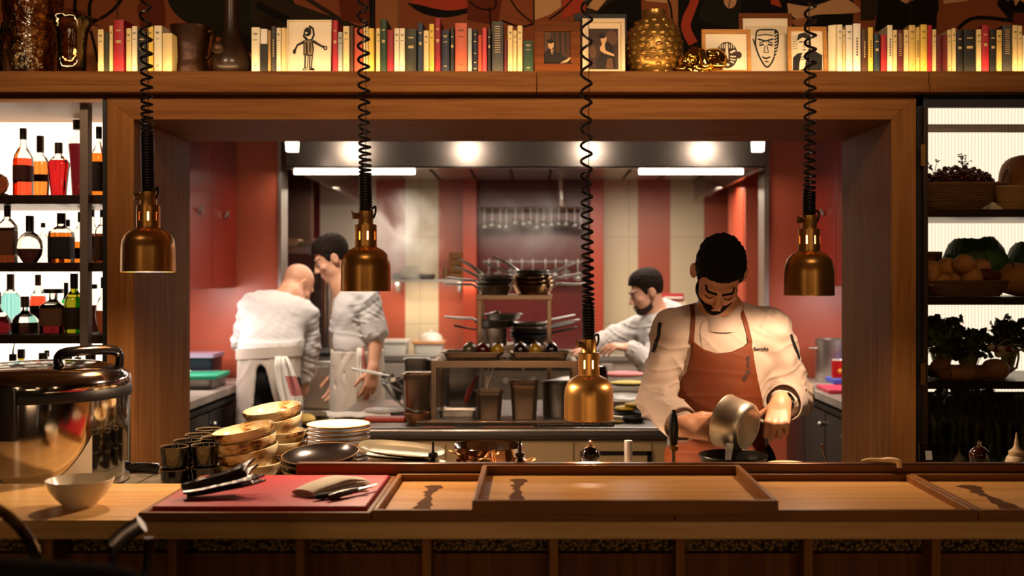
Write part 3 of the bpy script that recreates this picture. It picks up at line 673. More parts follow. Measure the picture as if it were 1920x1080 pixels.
framed('framed_print', 'oak-framed black and white print of a smoking man', 1477, 1551, 50,
    [(1, [(.04, .0), (.96, .0), (.98, .40), (.80, .48), (.60, .56), (.45, .48), (.2, .44), (.06, .34)]), (0, [(.32, .40), (.42, .46), (.44, .1), (.26, .06)]), (0, oval(.40, .66, .19, .22, 20)), (1, [(.20, .78), (.24, .92), (.45, .97), (.62, .88), (.64, .60), (.58, .62), (.56, .80), (.36, .84), (.22, .76)]), (1, stroke([(.26, .72), (.38, .73)], .03)), (1, stroke([(.46, .72), (.56, .70)], .03)), (1, stroke([(.36, .53), (.48, .53)], .025)), (1, stroke([(.42, .68), (.38, .60), (.44, .59)], .015)), (0, [(.26, .22), (.36, .46), (.48, .46), (.46, .28), (.40, .06), (.24, .02)]), (1, stroke([(.30, .34), (.44, .36)], .02)), (1, stroke([(.30, .28), (.44, .30)], .02)), (0, stroke([(.42, .44), (.52, .60)], .02))] +
    [(1, stroke([(.05, .55 + .06 * k), (.2, .56 + .06 * k)], .01)) for k in range(6)],
    [PAPER, INK], 4.04, 7, FO)
# dark upright frame panel seen between the sepia photograph and the wall
framed('empty_frame', 'dark picture frame standing half hidden behind the sepia photograph', 1077, 1176, 24, [], [SEPB], 4.30, 12, BLACK, tilt=0.12)

# ================================================================ mural on the wall above the books
MUR = ['#7d4326', '#15100c', '#8f5a34', '#9c3a24', '#2c2114', '#b5875a', '#5a2616', '#6b4a2c', '#1f1d12']
MM = [mat('mural_paint_%s' % 'abcdefghi'[i], c, 0.7, spec=.05) for i, c in enumerate(MUR)]
def mz(y): return Z(y, 4.41) - 2.30
def mp(pts): return [(X(x, 4.41), mz(y)) for x, y in pts]
Lm = [(0, mp([(-400, 140), (2400, 140), (2400, -180), (-400, -180)])),
      (2, mp(spline([(0, 90), (60, 30), (120, 20), (190, 60), (180, 140), (0, 140)], 4))),
      (6, mp(spline([(250, 140), (262, 60), (258, 10), (300, -10), (310, 40), (300, 90), (290, 140)], 4))),
      (8, mp(spline([(305, -20), (330, 30), (400, 70), (470, 75), (560, 110), (560, 20), (470, -60), (330, -60)], 5))),
      (1, mp([(440, 60), (700, 140), (560, 140), (440, 90)])), (4, mp([(470, -20), (700, 60), (700, 140), (620, 120), (470, 40)])), (1, mp(stroke([(480, 10), (600, 70), (690, 100)], 14))), (4, mp(stroke([(560, -10), (640, 40), (700, 70)], 8))),
      (6, mp([(628, -40), (700, -40), (704, 60), (680, 46), (640, 40)])), (1, mp([(690, -30), (703, -30), (703, 60), (694, 60)])),
      (2, mp([(704, -40), (750, -40), (750, 70), (704, 60)])), (0, mp([(750, -40), (870, -40), (875, 60), (750, 60)])),
      (3, mp(spline([(770, 6), (800, -30), (880, -30), (880, 20), (820, 22), (770, 6)], 5))), (1, mp(stroke(spline([(764, 8), (800, 22), (840, 28), (884, 20)], 5), [3, 3, 8, 12, 14, 15, 15, 15, 15, 14, 13, 12, 11, 10, 10, 9]))),
      (6, mp([(876, -40), (946, -40), (934, 50), (876, 40)])), (1, mp(stroke(spline([(880, 5), (900, 18), (926, 18), (928, 0), (905, -8)], 5), 3))), (1, mp(stroke([(918, 16), (920, 60)], 3))),
      (0, mp([(946, -40), (1000, -40), (1000, 46), (985, 40), (938, 30)])), (5, mp([(1002, -40), (1052, -40), (1052, 15), (1030, 30), (1001, 40)])), (1, mp(stroke(spline([(952, -10), (970, 20), (998, 44)], 5), 3))), (1, mp(stroke([(1001, -20), (1001, 45)], 3))), (3, mp([(1056, 0), (1098, -20), (1098, 20), (1054, 38)])), (1, mp(stroke(spline([(1090, -20), (1060, 15), (1030, 38)], 5), 3))), (1, mp(stroke(spline([(940, 40), (975, 52), (1002, 46)], 4), 3))),
      (4, mp([(1098, -40), (1200, -40), (1205, 60), (1098, 60)])), (5, mp([(1100, 16), (1130, -20), (1155, -20), (1120, 22)])), (1, mp([(1120, 24), (1160, -5), (1200, -40), (1205, 60), (1120, 60)])),
      (5, mp([(1200, -30), (1246, -30), (1252, 8), (1210, 4)])), (2, mp(spline([(1246, -30), (1268, -30), (1270, 40), (1260, 50), (1252, 10)], 4))), (1, mp(stroke(spline([(1240, -20), (1256, 10), (1262, 50), (1270, 80)], 5), 4))),
      (1, mp([(1272, -40), (1600, -40), (1600, 140), (1272, 140)])), (3, mp(stroke(spline([(1312, -30), (1300, 10), (1286, 50), (1300, 84)], 6), [22, 20, 18, 17, 16, 16, 16, 16, 17, 18, 18, 18, 18, 18, 18, 18, 18, 18, 18]))),
      (8, mp([(1312, 20), (1340, -20), (1390, -20), (1390, 60), (1312, 40)])), (5, mp(oval(1369, 2, 12, 16, 18))), (1, mp(stroke([(1372, -14), (1366, 16)], 2))), (3, mp([(1440, -20), (1452, -20), (1466, 16), (1446, 10)])),
      (5, mp(spline([(1476, 8), (1520, 14), (1560, 2), (1580, -4), (1614, 22), (1580, 28), (1530, 30), (1500, 40), (1478, 26)], 4))), (2, mp([(1480, 40), (1516, 34), (1506, 52), (1490, 50)])), (4, mp([(1614, -20), (1660, -30), (1640, 40), (1614, 40)])),
      (5, mp([(1672, 10), (1680, -20), (1730, -20), (1700, 8)])), (1, mp([(1650, -20), (1700, 10), (1756, -20), (1766, 60), (1640, 60)])), (5, mp([(1762, -20), (1800, -20), (1815, 4), (1770, 10)])),
      (0, mp(spline([(1756, 60), (1764, 14), (1820, 6), (1862, 16), (1888, 36), (1850, 40), (1810, 44), (1790, 60)], 5))), (1, mp(stroke(spline([(1796, 56), (1820, 38), (1856, 36), (1920, 44)], 5), 7))), (1, mp([(1886, -30), (2100, -30), (2100, 36), (1890, 36), (1870, 10)])), (5, mp([(1896, -20), (1888, 4), (1900, 0), (1904, 14), (1912, 2), (1924, 10), (1926, -20)])), (6, mp([(1900, 26), (2100, 30), (2100, 60), (1900, 50)])),
      (1, mp(stroke(spline([(145, -20), (140, 10), (142, 30)], 4), 6))), (1, mp(stroke(spline([(180, -20), (168, 10), (168, 34)], 4), 6))), (1, mp(stroke(spline([(236, -10), (210, 22), (186, 38)], 4), 5))), (1, mp(stroke(spline([(170, 60), (180, 100), (184, 120)], 4), 5))), (1, mp(stroke(spline([(1190, 30), (1196, 70)], 3), 4)))]
mu = thing('mural', 'painted wall mural of dark abstract curves above the books', 'painting', (0, 4.415, 2.305))
flatdraw(Lm, 0.00012).build('painted_surface', MM, mu, smooth=False)
MB().box((-3.1, 0.0, 0), (2.9, 0.008, 0.78)).build('board', MM[0], mu)
se = MB()
for px in (220, 700, 748, 1706): se.box((X(px, 4.41) - 0.0012, -0.0105, 0), (X(px, 4.41) + 0.0012, -0.009, 0.78))
se.build('panel_joint', SEPD, mu)

# ================================================================ bar counter: trays and what lies on them
TH = 0.028
def tray(name, label, x0, x1, yf, yb, z, h, fm, rim, group='wooden service trays'):
    w, dp = x1 - x0, yb - yf
    t = thing(name, label, 'tray', ((x0 + x1) / 2, yf, z), group=group)
    e = 0.014
    MB().box((-w / 2 + e, e, 0.001), (w / 2 - e, dp - e, 0.010)).build('tray_base', fm, t)
    r = MB(); r.box((-w / 2, 0, 0), (w / 2, e, h)); r.build('front_rim', rim, t, bev=0.003)
    MB().box((-w / 2, dp - e, 0), (w / 2, dp, h)).build('rear_rim', rim, t, bev=0.003)
    MB().box((-w / 2, e, 0), (-w / 2 + e, dp - e, h)).build('side_rim', rim, t, bev=0.003)
    MB().box((w / 2 - e, e, 0), (w / 2, dp - e, h)).build('side_rim', rim, t, bev=0.003)
    return t
TY0, TY1 = 2.48, 2.945
tx = [X(258, TY0), X(697, TY0), X(1266, TY0), X(1836, TY0), X(2405, TY0)]
LOWZ = CT + 0.0006
t1 = tray('serving_tray', 'wooden tray holding the red cutting board on the bar counter', tx[0], tx[1] - 0.002, TY0, TY1, LOWZ, 0.022, TRAYW, TRAYR)
t2 = tray('serving_tray', 'wooden tray with a dark emblem between the red board and the raised tray', tx[1], tx[2] - 0.002, TY0, TY1, LOWZ, TH, TRAYW, TRAYR)
t3 = tray('serving_tray', 'bright empty wooden tray partly under the raised tray', tx[2], tx[3] - 0.002, TY0, TY1, LOWZ, TH, TRAYW, TRAYR)
t4 = tray('serving_tray', 'wooden tray with an emblem at the cut end of the counter', tx[3], tx[4] - 0.002, TY0, TY1, LOWZ, TH, TRAYW, TRAYR)
t5 = tray('serving_tray', 'large raised wooden tray laid across the two others', X(885, 2.42), X(1460, 2.42), 2.42, 2.885, LOWZ + TH + 0.0006, 0.034, TRAYW, TRAYR)
EMB = mat('branded_emblem', '#5c3a1c', 0.85, spec=.1)
def emblem(tr, x, y, s, h, flip=1):
    """The dark stacked-shapes emblem burnt into the tray base."""
    q = [(-.5, 0), (-.45, .18), (-.62, .2), (-.36, .32), (-.5, .36), (-.1, .58), (-.34, .62), (-.22, .68), (-.5, .74), (-.2, .8), (-.3, .88), (-.62, .96), (-.1, 1.0), (.5, .99), (.72, .9), (.45, .86), (.4, .78), (.2, .72), (.16, .6), (.36, .5), (.3, .42), (.56, .3), (.42, .26), (.62, .14), (.5, .12), (.6, 0)]
    b = MB(); b.prism([(x + flip * u * s * 0.5, y + v_ * 0.36) for u, v_ in q], 0.0006, Matrix.Translation((0, 0, 0.0101)))
    o = b.build('emblem', EMB, tr, smooth=False); fix_normals(o)
emblem(t2, -0.245, 0.03, 0.08, 0); emblem(t5, -0.25, 0.03, 0.075, 0); emblem(t4, -0.23, 0.03, 0.10, 0, 1)
# red cutting board
cbx0, cbx1 = X(292, 2.53), X(690, 2.53)
brd = thing('cutting_board', 'large red cutting board lying in the wooden tray', 'cutting board', ((cbx0 + cbx1) / 2, 2.505, LOWZ + 0.0106))
REDB = mat('red_board', '#ab2226', 0.55, spec=.3, bump=0.08, bscale=120)
MB().box((-(cbx1 - cbx0) / 2, 0, 0), ((cbx1 - cbx0) / 2, 0.40, 0.021)).build('board', REDB, brd, bev=0.004)
BZ = LOWZ + 0.0106 + 0.021
# leaf-shaped black dishes, one on the other
IRON = mat('black_iron_glaze', '#332d29', 0.34, 0.0, spec=1.0, coat=0.3, bump=0.6, bscale=45)
def leaf_dish(label, loc, rz, rx, ry, s=1.0):
    t = thing('leaf_dish', label, 'dish', loc, rot=(rx, ry, rz), group='black leaf-shaped dishes')
    nu, nv = 25, 13; top = []; 
    for i in range(nu):
        u = i / (nu - 1)
        w = s * (0.026 + 0.036 * u ** .8 + .004 * math.sin(u * 9))
        row = []
        for j in range(nv):
            v = j / (nv - 1) * 2 - 1
            x = (u - 0.5 - .20 * u ** 3 * (1 - v * v)) * 0.25 * s
            z = (0.010 if v > 0 else 0.004) * s * abs(v) ** 2.2 * (0.75 + 0.5 * u) + 0.022 * s * max(0, u - 0.55) ** 1.5 * 2 + 0.006 * (1 - abs(v)) * math.cos(v * 9)
            row.append((x, v * w, z + 0.003))
        top.append(row)
    vs = [p for r in top for p in r] + [(p[0], p[1] * 0.96, p[2] - 0.006) for r in top for p in r]; n = nu * nv; fs = []
    for i in range(nu - 1):
        for j in range(nv - 1):
            a = i * nv + j; fs += [(a, a + nv, a + nv + 1, a + 1), (n + a, n + a + 1, n + a + nv + 1, n + a + nv)]
    for i in range(nu - 1):
        a = i * nv; fs += [(a, n + a, n + a + nv, a + nv)]; a = i * nv + nv - 1; fs += [(a, a + nv, n + a + nv, n + a)]
    for j in range(nv - 1):
        fs += [(j, j + 1, n + j + 1, n + j)]; a = (nu - 1) * nv + j; fs += [(a, n + a, n + a + 1, a + 1)]
    b = MB(); b.add(vs, fs); o = b.build('dish_body', IRON, t, ang=60); fix_normals(o)
    bpy.context.view_layer.update(); zm = min((o.matrix_world @ q.co).z for q in o.data.vertices); t.location.z += loc[2] - zm
    ft = MB().lathe([(0, 0), (0.016, 0), (0.018, 0.003), (0, 0.003)], 20, Matrix.Translation((0, 0, -0.0035))); ft.build('foot_ring', IRON, t)
    return t
lx, ly = X(425, 2.66), 2.645
leaf_dish('black leaf-shaped dish lying underneath on the red board', (lx, ly, BZ + 0.0005), 0.42, 0.20, -0.13, .74)
leaf_dish('black leaf-shaped dish with a veined hollow, lying on top of another', (lx - 0.004, ly - 0.010, BZ + 0.0105), 0.46, 0.24, -0.15, .76)
# folded napkin with a knife and small tools
nap = thing('napkin', 'folded ivory cloth napkin on the red cutting board', 'napkin', (X(622, 2.70), 2.70, BZ), rotz=-0.55)
NAPM = mat('ivory_linen', '#d9c8ab', 0.9, sheen=0.3, bump=0.2, bscale=250)
nb = MB()
for k in range(3):
    rings = []
    for i in range(15):
        u = i / 14 - .5; y = u * 0.20; hw = 0.040 - 0.002 * k; zz = 0.006 + k * 0.010 * math.cos(u * 2.6) + .001 * math.sin(u * 12)
        rings.append([(math.cos(a) * hw * (1 - .25 * max(0, -u - .2)) + .004 * math.sin(u * 4 + k), y, zz + math.sin(a) * 0.0058) for a in [2 * PI * j / 18 for j in range(18)]])
    nb.rings([[(x, y, max(z, 0.0002)) for x, y, z in r] for r in rings])
nb.build('folded_cloth', NAPM, nap, ang=70)
kn = thing('knife', 'dark-handled small knife resting on the red board beside the napkin', 'knife', (X(622, 2.57), 2.57, BZ + 0.010), rotz=0.95)
MB().tube([(-0.01, 0, 0), (0.02, 0, 0.001), (0.06, 0, 0.002), (0.085, 0, 0.003)], [0.006, 0.0095, 0.0085, 0.006], 12, flat=(1, 0.9)).build('handle', mat('dark_wood_handle', '#2a1c13', 0.4), kn)
bl = MB(); bl.prism([(0.085, -0.007), (0.15, -0.004), (0.162, 0.006), (0.085, 0.007)], 0.0016, Matrix.Translation((0, 0, 0.003))); bl.build('blade', STEEL, kn)
kn2 = thing('pocket_tool', 'small folded tool lying under the napkin edge', 'tool', (X(604, 2.58), 2.58, BZ + 0.0078), rotz=0.55)
MB().tube([(-0.02, 0, 0), (0.0, 0, 0), (0.05, 0, 0.001)], [0.005, 0.0075, 0.006], 10).build('handle', DARKM, kn2)
MB().box((0.05, -0.004, -0.001), (0.12, 0.004, 0.001)).build('blade', CHROME, kn2)
for k, (px, py, rz) in enumerate(((655, 2.69, 0.9), (662, 2.66, 1.0), (668, 2.70, 0.8))):
    q = thing('tweezers', ('steel tweezers nearest the napkin on the red board', 'steel tweezers between the two others on the red board', 'steel tweezers at the board edge')[k], 'tweezers', (X(px, py), py, BZ + 0.003), rotz=rz, group='steel tweezers on the red board')
    m = MB(); m.tube([(-0.05, 0.003, 0), (0, 0.005, 0.0), (0.05, 0.0, 0.0)], 0.0026, 8, flat=(0.9, 0.7)); m.tube([(-0.05, -0.003, 0.0), (0, -0.005, 0.0), (0.05, -0.0, 0.0)], 0.0026, 8, flat=(0.9, 0.7)); m.build('tweezer_arms', CHROME, q)

# white bowl
bw_ = thing('bowl', 'plain white bowl standing alone on the bar counter', 'bowl', (X(150, 2.66), 2.66, CT))
k = 2.66 / F
MB().lathe([(r * k, z * k) for r, z in [(0, 2), (26, 2), (27, 0), (29, 0), (31, 5), (44, 18), (55, 34), (61, 50), (60, 51), (53, 36), (42, 20), (28, 8), (0, 6)]], 48).build('bowl_body', mat('cream_glaze', '#dfd2ba', 0.25, coat=0.5), bw_, ang=60)

# ================================================================ rice cooker
def crest():
    b = MB(); n = 28; lo, hi = [], []
    for i in range(n + 1):
        a = -PI / 2 - .46 + 1.42 * i / n; u = (i / n - .5) / .5; zt = .03 + .135 * min(1, abs(u)) ** 2.2
        for r, L in ((.2445, lo), (.2465, hi)): L.append([(r * math.cos(a), r * math.sin(a), .004), (r * math.cos(a), r * math.sin(a), zt)])
    b.rings([[l[0], l[1], h[1], h[0]] for l, h in zip(lo, hi)]); return b
rk = thing('rice_cooker', 'large commercial steel rice cooker with a black lid handle', 'rice cooker', (X(84, 3.22), 3.22, WT))
R = 0.243
CK = mat('cooker_steel', '#c2bbb2', 0.10, 1.0)
MB().lathe([(R - 0.02, 0.002), (R - 0.005, 0.006), (R, 0.03), (R, 0.262), (0, 0.262)], 64).build('body', CK, rk, ang=50)
MB().lathe([(R + 0.003, 0.262), (R + 0.005, 0.268), (R + 0.005, 0.288), (R + 0.002, 0.294), (0, 0.294)], 64).build('black_band', BLACK, rk, ang=50)
MB().lathe([(R + 0.002, 0.294), (R + 0.004, 0.306), (R, 0.325), (R - 0.03, 0.348), (R - 0.09, 0.362), (0.06, 0.368), (0, 0.369)], 64).build('lid', CK, rk, ang=60)
MB().tube(spline([(0.095, -0.10, 0.352), (0.088, -0.10, 0.385), (0.11, -0.08, 0.40), (0.18, 0.02, 0.40), (0.205, 0.05, 0.385), (0.205, 0.05, 0.345)], 8), 0.014, 10, flat=(1.2, 0.8)).build('lid_handle', BLACKG, rk)
crest().build('crest_panel', mat('cooker_cream', '#cfc0a6', 0.3), rk)
mm = MB().rr([(0.07, 0.03, 0.01, 0), (0.07, 0.03, 0.01, 0.135), (0.065, 0.026, 0.01, 0.145)], 5, Matrix.Translation((0.0, -R - 0.006, 0.165))); mm.build('latch', DARKM, rk)
vent = MB()
for k_ in range(3): vent.ball((0.040 + 0.016 * k_, -R + 0.003 + .004 * k_, 0.018), (0.006, 0.006, 0.012), 10)
vent.build('vent_slots', BLACK, rk)
cable = thing('power_cord', 'black coiled power cord lying behind the white bowl', 'cord', (X(248, 3.36), 3.36, WT))
pts = []
for i in range(110):
    a = i / 109; pts.append((-0.03 + 0.11 * a, 0.02 * math.sin(a * 3) + 0.012 * math.cos(i * 0.9), 0.018 + 0.012 * math.sin(i * 0.9)))
MB().tube(pts, 0.005, 6).build('coil', BLACKG, cable)

# ================================================================ crockery on the prep worktop
GLZB = mat('black_glaze', '#15110d', 0.08, coat=0.6, var=0.4, vscale=30)
def cup(loc, label, first=[None]):
    if first[0] is None:
        t = thing('tumbler', label, 'cup', loc, group='black glazed tumblers')
        MB().lathe([(0, 0.004), (0.030, 0.004), (0.032, 0), (0.034, 0.002), (0.036, 0.012), (0.0385, 0.05), (0.0405, 0.062), (0.039, 0.063), (0.036, 0.05), (0.033, 0.012), (0, 0.009)], 32).build('cup_body', GLZB, t, ang=60)
        MB().lathe([(0.0385, 0.0608), (0.0408, 0.0615), (0.0402, 0.0645), (0.0388, 0.0640), (0.0385, 0.0608)], 32).build('rim', mat('rim_glaze', '#7a664c', 0.15, coat=.5), t)
        first[0] = t; return t
    return dup(first[0], loc, (0, 0, random.uniform(0, 6)), label)
cups = [(327, 3.10, 2), (385, 3.13, 2), (352, 3.22, 2), (402, 3.27, 2), (372, 3.34, 2), (426, 3.36, 2), (391, 3.46, 2), (440, 3.47, 2), (455, 3.30, 2)]
rowname = ['the stack nearest the tiles', 'the stack beside the red board tray', 'the stack behind the front pair', 'the stack behind the front pair, nearer the bowls', 'the middle stack', 'the stack against the cream bowls', 'the rear stack', 'the rear stack next to the rear bowls', 'the stack hidden at the bowls']
for (px, d, n), rn in zip(cups, rowname):
    for k in range(n):
        cup((X(px, d), d, WT + 0.0655 * k + 0.0002), ('lower' if k == 0 else 'upper') + ' black tumbler of ' + rn)
def glaze_tiger():
    m, t, b = nt('tiger_glaze'); tc = t.nodes.new('ShaderNodeTexCoord'); mp = t.nodes.new('ShaderNodeMapping'); mp.inputs['Scale'].default_value = (9, 9, 60)
    t.links.new(tc.outputs['Object'], mp.inputs['Vector'])
    n1 = t.nodes.new('ShaderNodeTexNoise'); n1.inputs['Scale'].default_value = 13; n1.inputs['Detail'].default_value = 3; t.links.new(tc.outputs['Object'], n1.inputs['Vector'])
    n2 = t.nodes.new('ShaderNodeTexNoise'); n2.inputs['Scale'].default_value = 3; n2.inputs['Distortion'].default_value = 1.2; t.links.new(mp.outputs['Vector'], n2.inputs['Vector'])
    a = t.nodes.new('ShaderNodeMath'); a.operation = 'MULTIPLY_ADD'; a.inputs[1].default_value = 0.3; t.links.new(n2.outputs['Fac'], a.inputs[0]); t.links.new(n1.outputs['Fac'], a.inputs[2])
    r = t.nodes.new('ShaderNodeValToRGB'); e = r.color_ramp.elements
    e[0].position = 0.44; e[0].color = hexc('#24150b'); e[1].position = 0.70; e[1].color = hexc('#e6d3a8')
    x = e.new(0.53); x.color = hexc('#6e3f1c'); x = e.new(0.60); x.color = hexc('#c9a468')
    t.links.new(a.outputs[0], r.inputs['Fac']); t.links.new(r.outputs['Color'], b.inputs['Base Color'])
    b.inputs['Roughness'].default_value = 0.18; b.inputs['Coat Weight'].default_value = 0.5
    return m
TIG = glaze_tiger()
def tbowl(loc, rot, label, first=[None]):
    if first[0] is None:
        t = thing('serving_bowl', label, 'bowl', loc, rot=rot, group='cream and brown glazed bowls'); t.rotation_mode = 'ZYX'
        MB().lathe([(0, 0.006), (0.038, 0.006), (0.040, 0), (0.044, 0.001), (0.052, 0.012), (0.078, 0.030), (0.090, 0.052), (0.092, 0.064), (0.0895, 0.065), (0.086, 0.052), (0.074, 0.034), (0.046, 0.016), (0, 0.012)], 44).build('bowl_body', TIG, t, ang=60)
        first[0] = t; return t
    return dup(first[0], loc, rot, label)
bx, by = X(468, 3.20), 3.20
names_f = ['bottom', 'second', 'third', 'fourth', 'top']
def lean(k, base, sp, ay, ax=0.0):
    n = Euler((ax, ay, 0), 'ZYX').to_matrix() @ Vector((0, 0, 1)); return Vector(base) + n * sp * k
fn = ["bottom", "second from the bottom", "third from the bottom", "tilted top"]
tbowl((bx, by, WT + .0005), (0, 0, 0), f'cream and brown bowl, {fn[0]} of the front stack beside the tumblers')
for k in range(3):
    tbowl(lean(k, (bx + .004, by, WT + .044), .032, -.17, .06), (.06, -.17, k * 1.3 + 1), f'cream and brown bowl, {fn[k + 1]} of the front stack beside the tumblers')
bx, by = X(520, 3.42), 3.42
rn_ = ["bottom", "second from the bottom", "third from the bottom", "fourth from the bottom", "tilted top"]
for k in range(3): tbowl((bx, by, WT + .0325 * k + .0005), (0, 0, 2 + k * 1.7), f'cream and brown bowl, {rn_[k]} of the rear stack by the plates')
for k in range(2): tbowl(lean(k, (bx - .004, by, WT + .108), .0325, -.13, .10), (.10, -.13, 1 + k * 2.2), f'cream and brown bowl, {rn_[k + 3]} of the rear stack by the plates')
# pile of shallow dark and cream dishes
def dish(loc, rot, label, m, first={}):
    if m.name not in first:
        t = thing('shallow_dish', label, 'dish', loc, rot=rot, group='shallow dishes beside the plates')
        MB().lathe([(0, 0.005), (0.05, 0.005), (0.052, 0), (0.056, 0.001), (0.085, 0.012), (0.106, 0.030), (0.112, 0.040), (0.110, 0.041), (0.102, 0.031), (0.082, 0.015), (0.05, 0.009), (0, 0.008)], 48).build('dish_body', m, t, ang=60)
        MB().lathe([(0.1095, 0.0395), (0.1125, 0.0398), (0.1118, 0.0420), (0.1098, 0.0418), (0.1095, 0.0395)], 48).build('rim', mat('dish_rim', '#8a6a45', 0.2, coat=.5), t)
        first[m.name] = t; return t
    return dup(first[m.name], loc, rot, label)
DK = mat('dark_dish_glaze', '#1a1410', 0.22, 0.1, coat=0.6); CRG = mat('cream_dish_glaze', '#d9c49a', 0.25, coat=0.4)
dx, dy = X(600, 3.12), 3.12
dish((dx, dy, WT + 0.0005), (0, 0, 0), 'lowest dark shallow dish of the pile next to the plates', DK)
dish((dx + .003, dy, WT + 0.020), (0, 0, 0), 'cream shallow dish sandwiched between dark ones', CRG)
dish((dx - .002, dy, WT + 0.038), (0, 0, 0), 'dark shallow dish below the tilted top one', DK)
dish((dx + .004, dy, WT + 0.066), (0.12, -0.05, 0), 'shiny dark dish on top of the shallow pile', DK)
# plate stack
def plate(loc, label, first=[None]):
    if first[0] is None:
        t = thing('plate', label, 'plate', loc, group='stacked cream plates')
        MB().lathe([(0, 0.003), (0.058, 0.003), (0.060, 0), (0.064, 0.001), (0.094, 0.006), (0.099, 0.010), (0.0975, 0.0125), (0.092, 0.009), (0.06, 0.005), (0, 0.005)], 48).build('plate_body', mat('plate_glaze', '#e6d8b8', 0.25, coat=0.5), t, ang=60)
        MB().lathe([(0.0965, 0.0095), (0.0992, 0.0098), (0.0995, 0.0112), (0.098, 0.0130), (0.0965, 0.0120), (0.0965, 0.0095)], 48).build('rim', mat('plate_rim', '#a87c4a', 0.3, coat=.3), t)
        first[0] = t; return t
    return dup(first[0], loc, (0, 0, random.uniform(0, 6)), label)
for k in range(12):
    d = 3.36
    plate((X(635, d) + random.uniform(-.0015, .0015), d, WT + 0.0005 + 0.0134 * k), f'cream plate, {ORD[11 - k]} from the top of the plate stack' if k < 11 else 'cream plate, topmost of the plate stack')
# oval silver platters
def platter(loc, rot, label, first=[None]):
    if first[0] is None:
        t = thing('oval_platter', label, 'platter', loc, rot=rot, group='steel platters stacked by the plates')
        MB().lathe([(0, 0.002), (0.09, 0.002), (0.10, 0.004), (0.118, 0.012), (0.130, 0.014), (0.1305, 0.016), (0.118, 0.0145), (0.099, 0.007), (0.09, 0.0045), (0, 0.0045)], 56, flat=0.62, sq=2.6).build('platter_body', mat('platter_silver', '#cdbf9e', 0.2, 0.85), t, ang=60)
        first[0] = t; return t
    return dup(first[0], loc, rot, label)
for k in range(5):
    d = 3.20
    platter((X(755, d) + 0.003 * (k % 2), d, WT + 0.0005 + 0.0118 * k), (0, 0, 0.03 * (k % 3)), f'cream-silver platter, {["lowest", "second from the bottom", "third from the bottom", "fourth from the bottom", "fifth from the bottom"][k]} of the platter stack')
platter((X(740, 3.28), 3.28, WT + 0.072), (0.10, 0.08, 0.2), 'cream-silver platter lying aslant on top of the platter stack')
platter((X(752, 3.23), 3.23, WT + 0.088), (0.10, 0.1, 0.05), 'cream-silver platter at the very top of the platter stack')
# mini brass skillets nested in a heap
def mini_pan(loc, rot, label, first=[None]):
    if first[0] is None:
        t = thing('brass_pan', label, 'pan', loc, rot=rot, group='small brass pans heaped on the worktop')
        MB().lathe([(0, 0), (0.042, 0), (0.050, 0.004), (0.056, 0.030), (0.058, 0.032), (0.0545, 0.031), (0.048, 0.006), (0.04, 0.003), (0, 0.003)], 36).build('pan_body', mat('hammered_copper', '#c48a5a', 0.2, 1.0), t, ang=60)
        MB().tube(spline([(-0.054, 0.014, 0.026), (-0.075, 0.016, 0.034), (-0.085, 0.0, 0.036), (-0.075, -0.016, 0.034), (-0.054, -0.014, 0.026)], 5), 0.003, 8).build('loop_handle', BRASS, t)
        MB().tube(spline([(0.054, 0.014, 0.026), (0.075, 0.016, 0.034), (0.085, 0.0, 0.036), (0.075, -0.016, 0.034), (0.054, -0.014, 0.026)], 5), 0.003, 8).build('loop_handle', BRASS, t)
        first[0] = t; return t
    return dup(first[0], loc, rot, label)
for k, (px, d, z, r, lab) in enumerate([(890, 3.25, 0.0005, (0, 0, 0.3), 'copper pan at the base of the heap'), (893, 3.25, 0.018, (0, 0.05, 1.0), 'copper pan nested second in the heap'), (888, 3.25, 0.036, (0.02, 0.08, 2.1), 'copper pan nested third in the heap'), (886, 3.25, 0.054, (0.1, 0.1, 0.6), 'tilted copper pan on top of the heap'), (952, 3.30, 0.0005, (0, 0, 1.2), 'copper pan under the steel dishes'), (952, 3.30, 0.02, (0.05, 0, 0.2), 'copper pan below the steel dishes, upper one')]):
    mini_pan((X(px, d), d, WT + z), r, lab)
for k, (px, d, z, w) in enumerate([(922, 3.15, 0.002, 0.12), (925, 3.15, 0.024, 0.12)]):
    t = thing('steel_dish', ['rectangular steel dish underneath beside the copper pans', 'rectangular steel dish on top beside the copper pans'][k], 'dish', (X(px, d), d, WT + z + 0.0006), rotz=0.05 * k, group='rectangular steel dishes')
    m = MB().rr([(w - .02, .07, .012, 0), (w - .016, .074, .012, .001), (w, .085, .014, .03), (w + .012, .097, .016, .032), (w + .012, .097, .016, .034), (w - .004, .081, .013, .031), (w - .02, .070, .012, .003)], 5); m.build('dish_body', STEEL, t, ang=50)
t = thing('steel_bowl', 'round steel mixing bowl behind the copper pans', 'bowl', (X(915, 3.40), 3.40, WT))
MB().lathe([(0, 0), (0.05, 0), (0.085, 0.03), (0.108, 0.082), (0.113, 0.084), (0.111, 0.086), (0.104, 0.083), (0.081, 0.032), (0.048, 0.004), (0, 0.003)], 44).build('bowl_body', CHROME, t, ang=60)
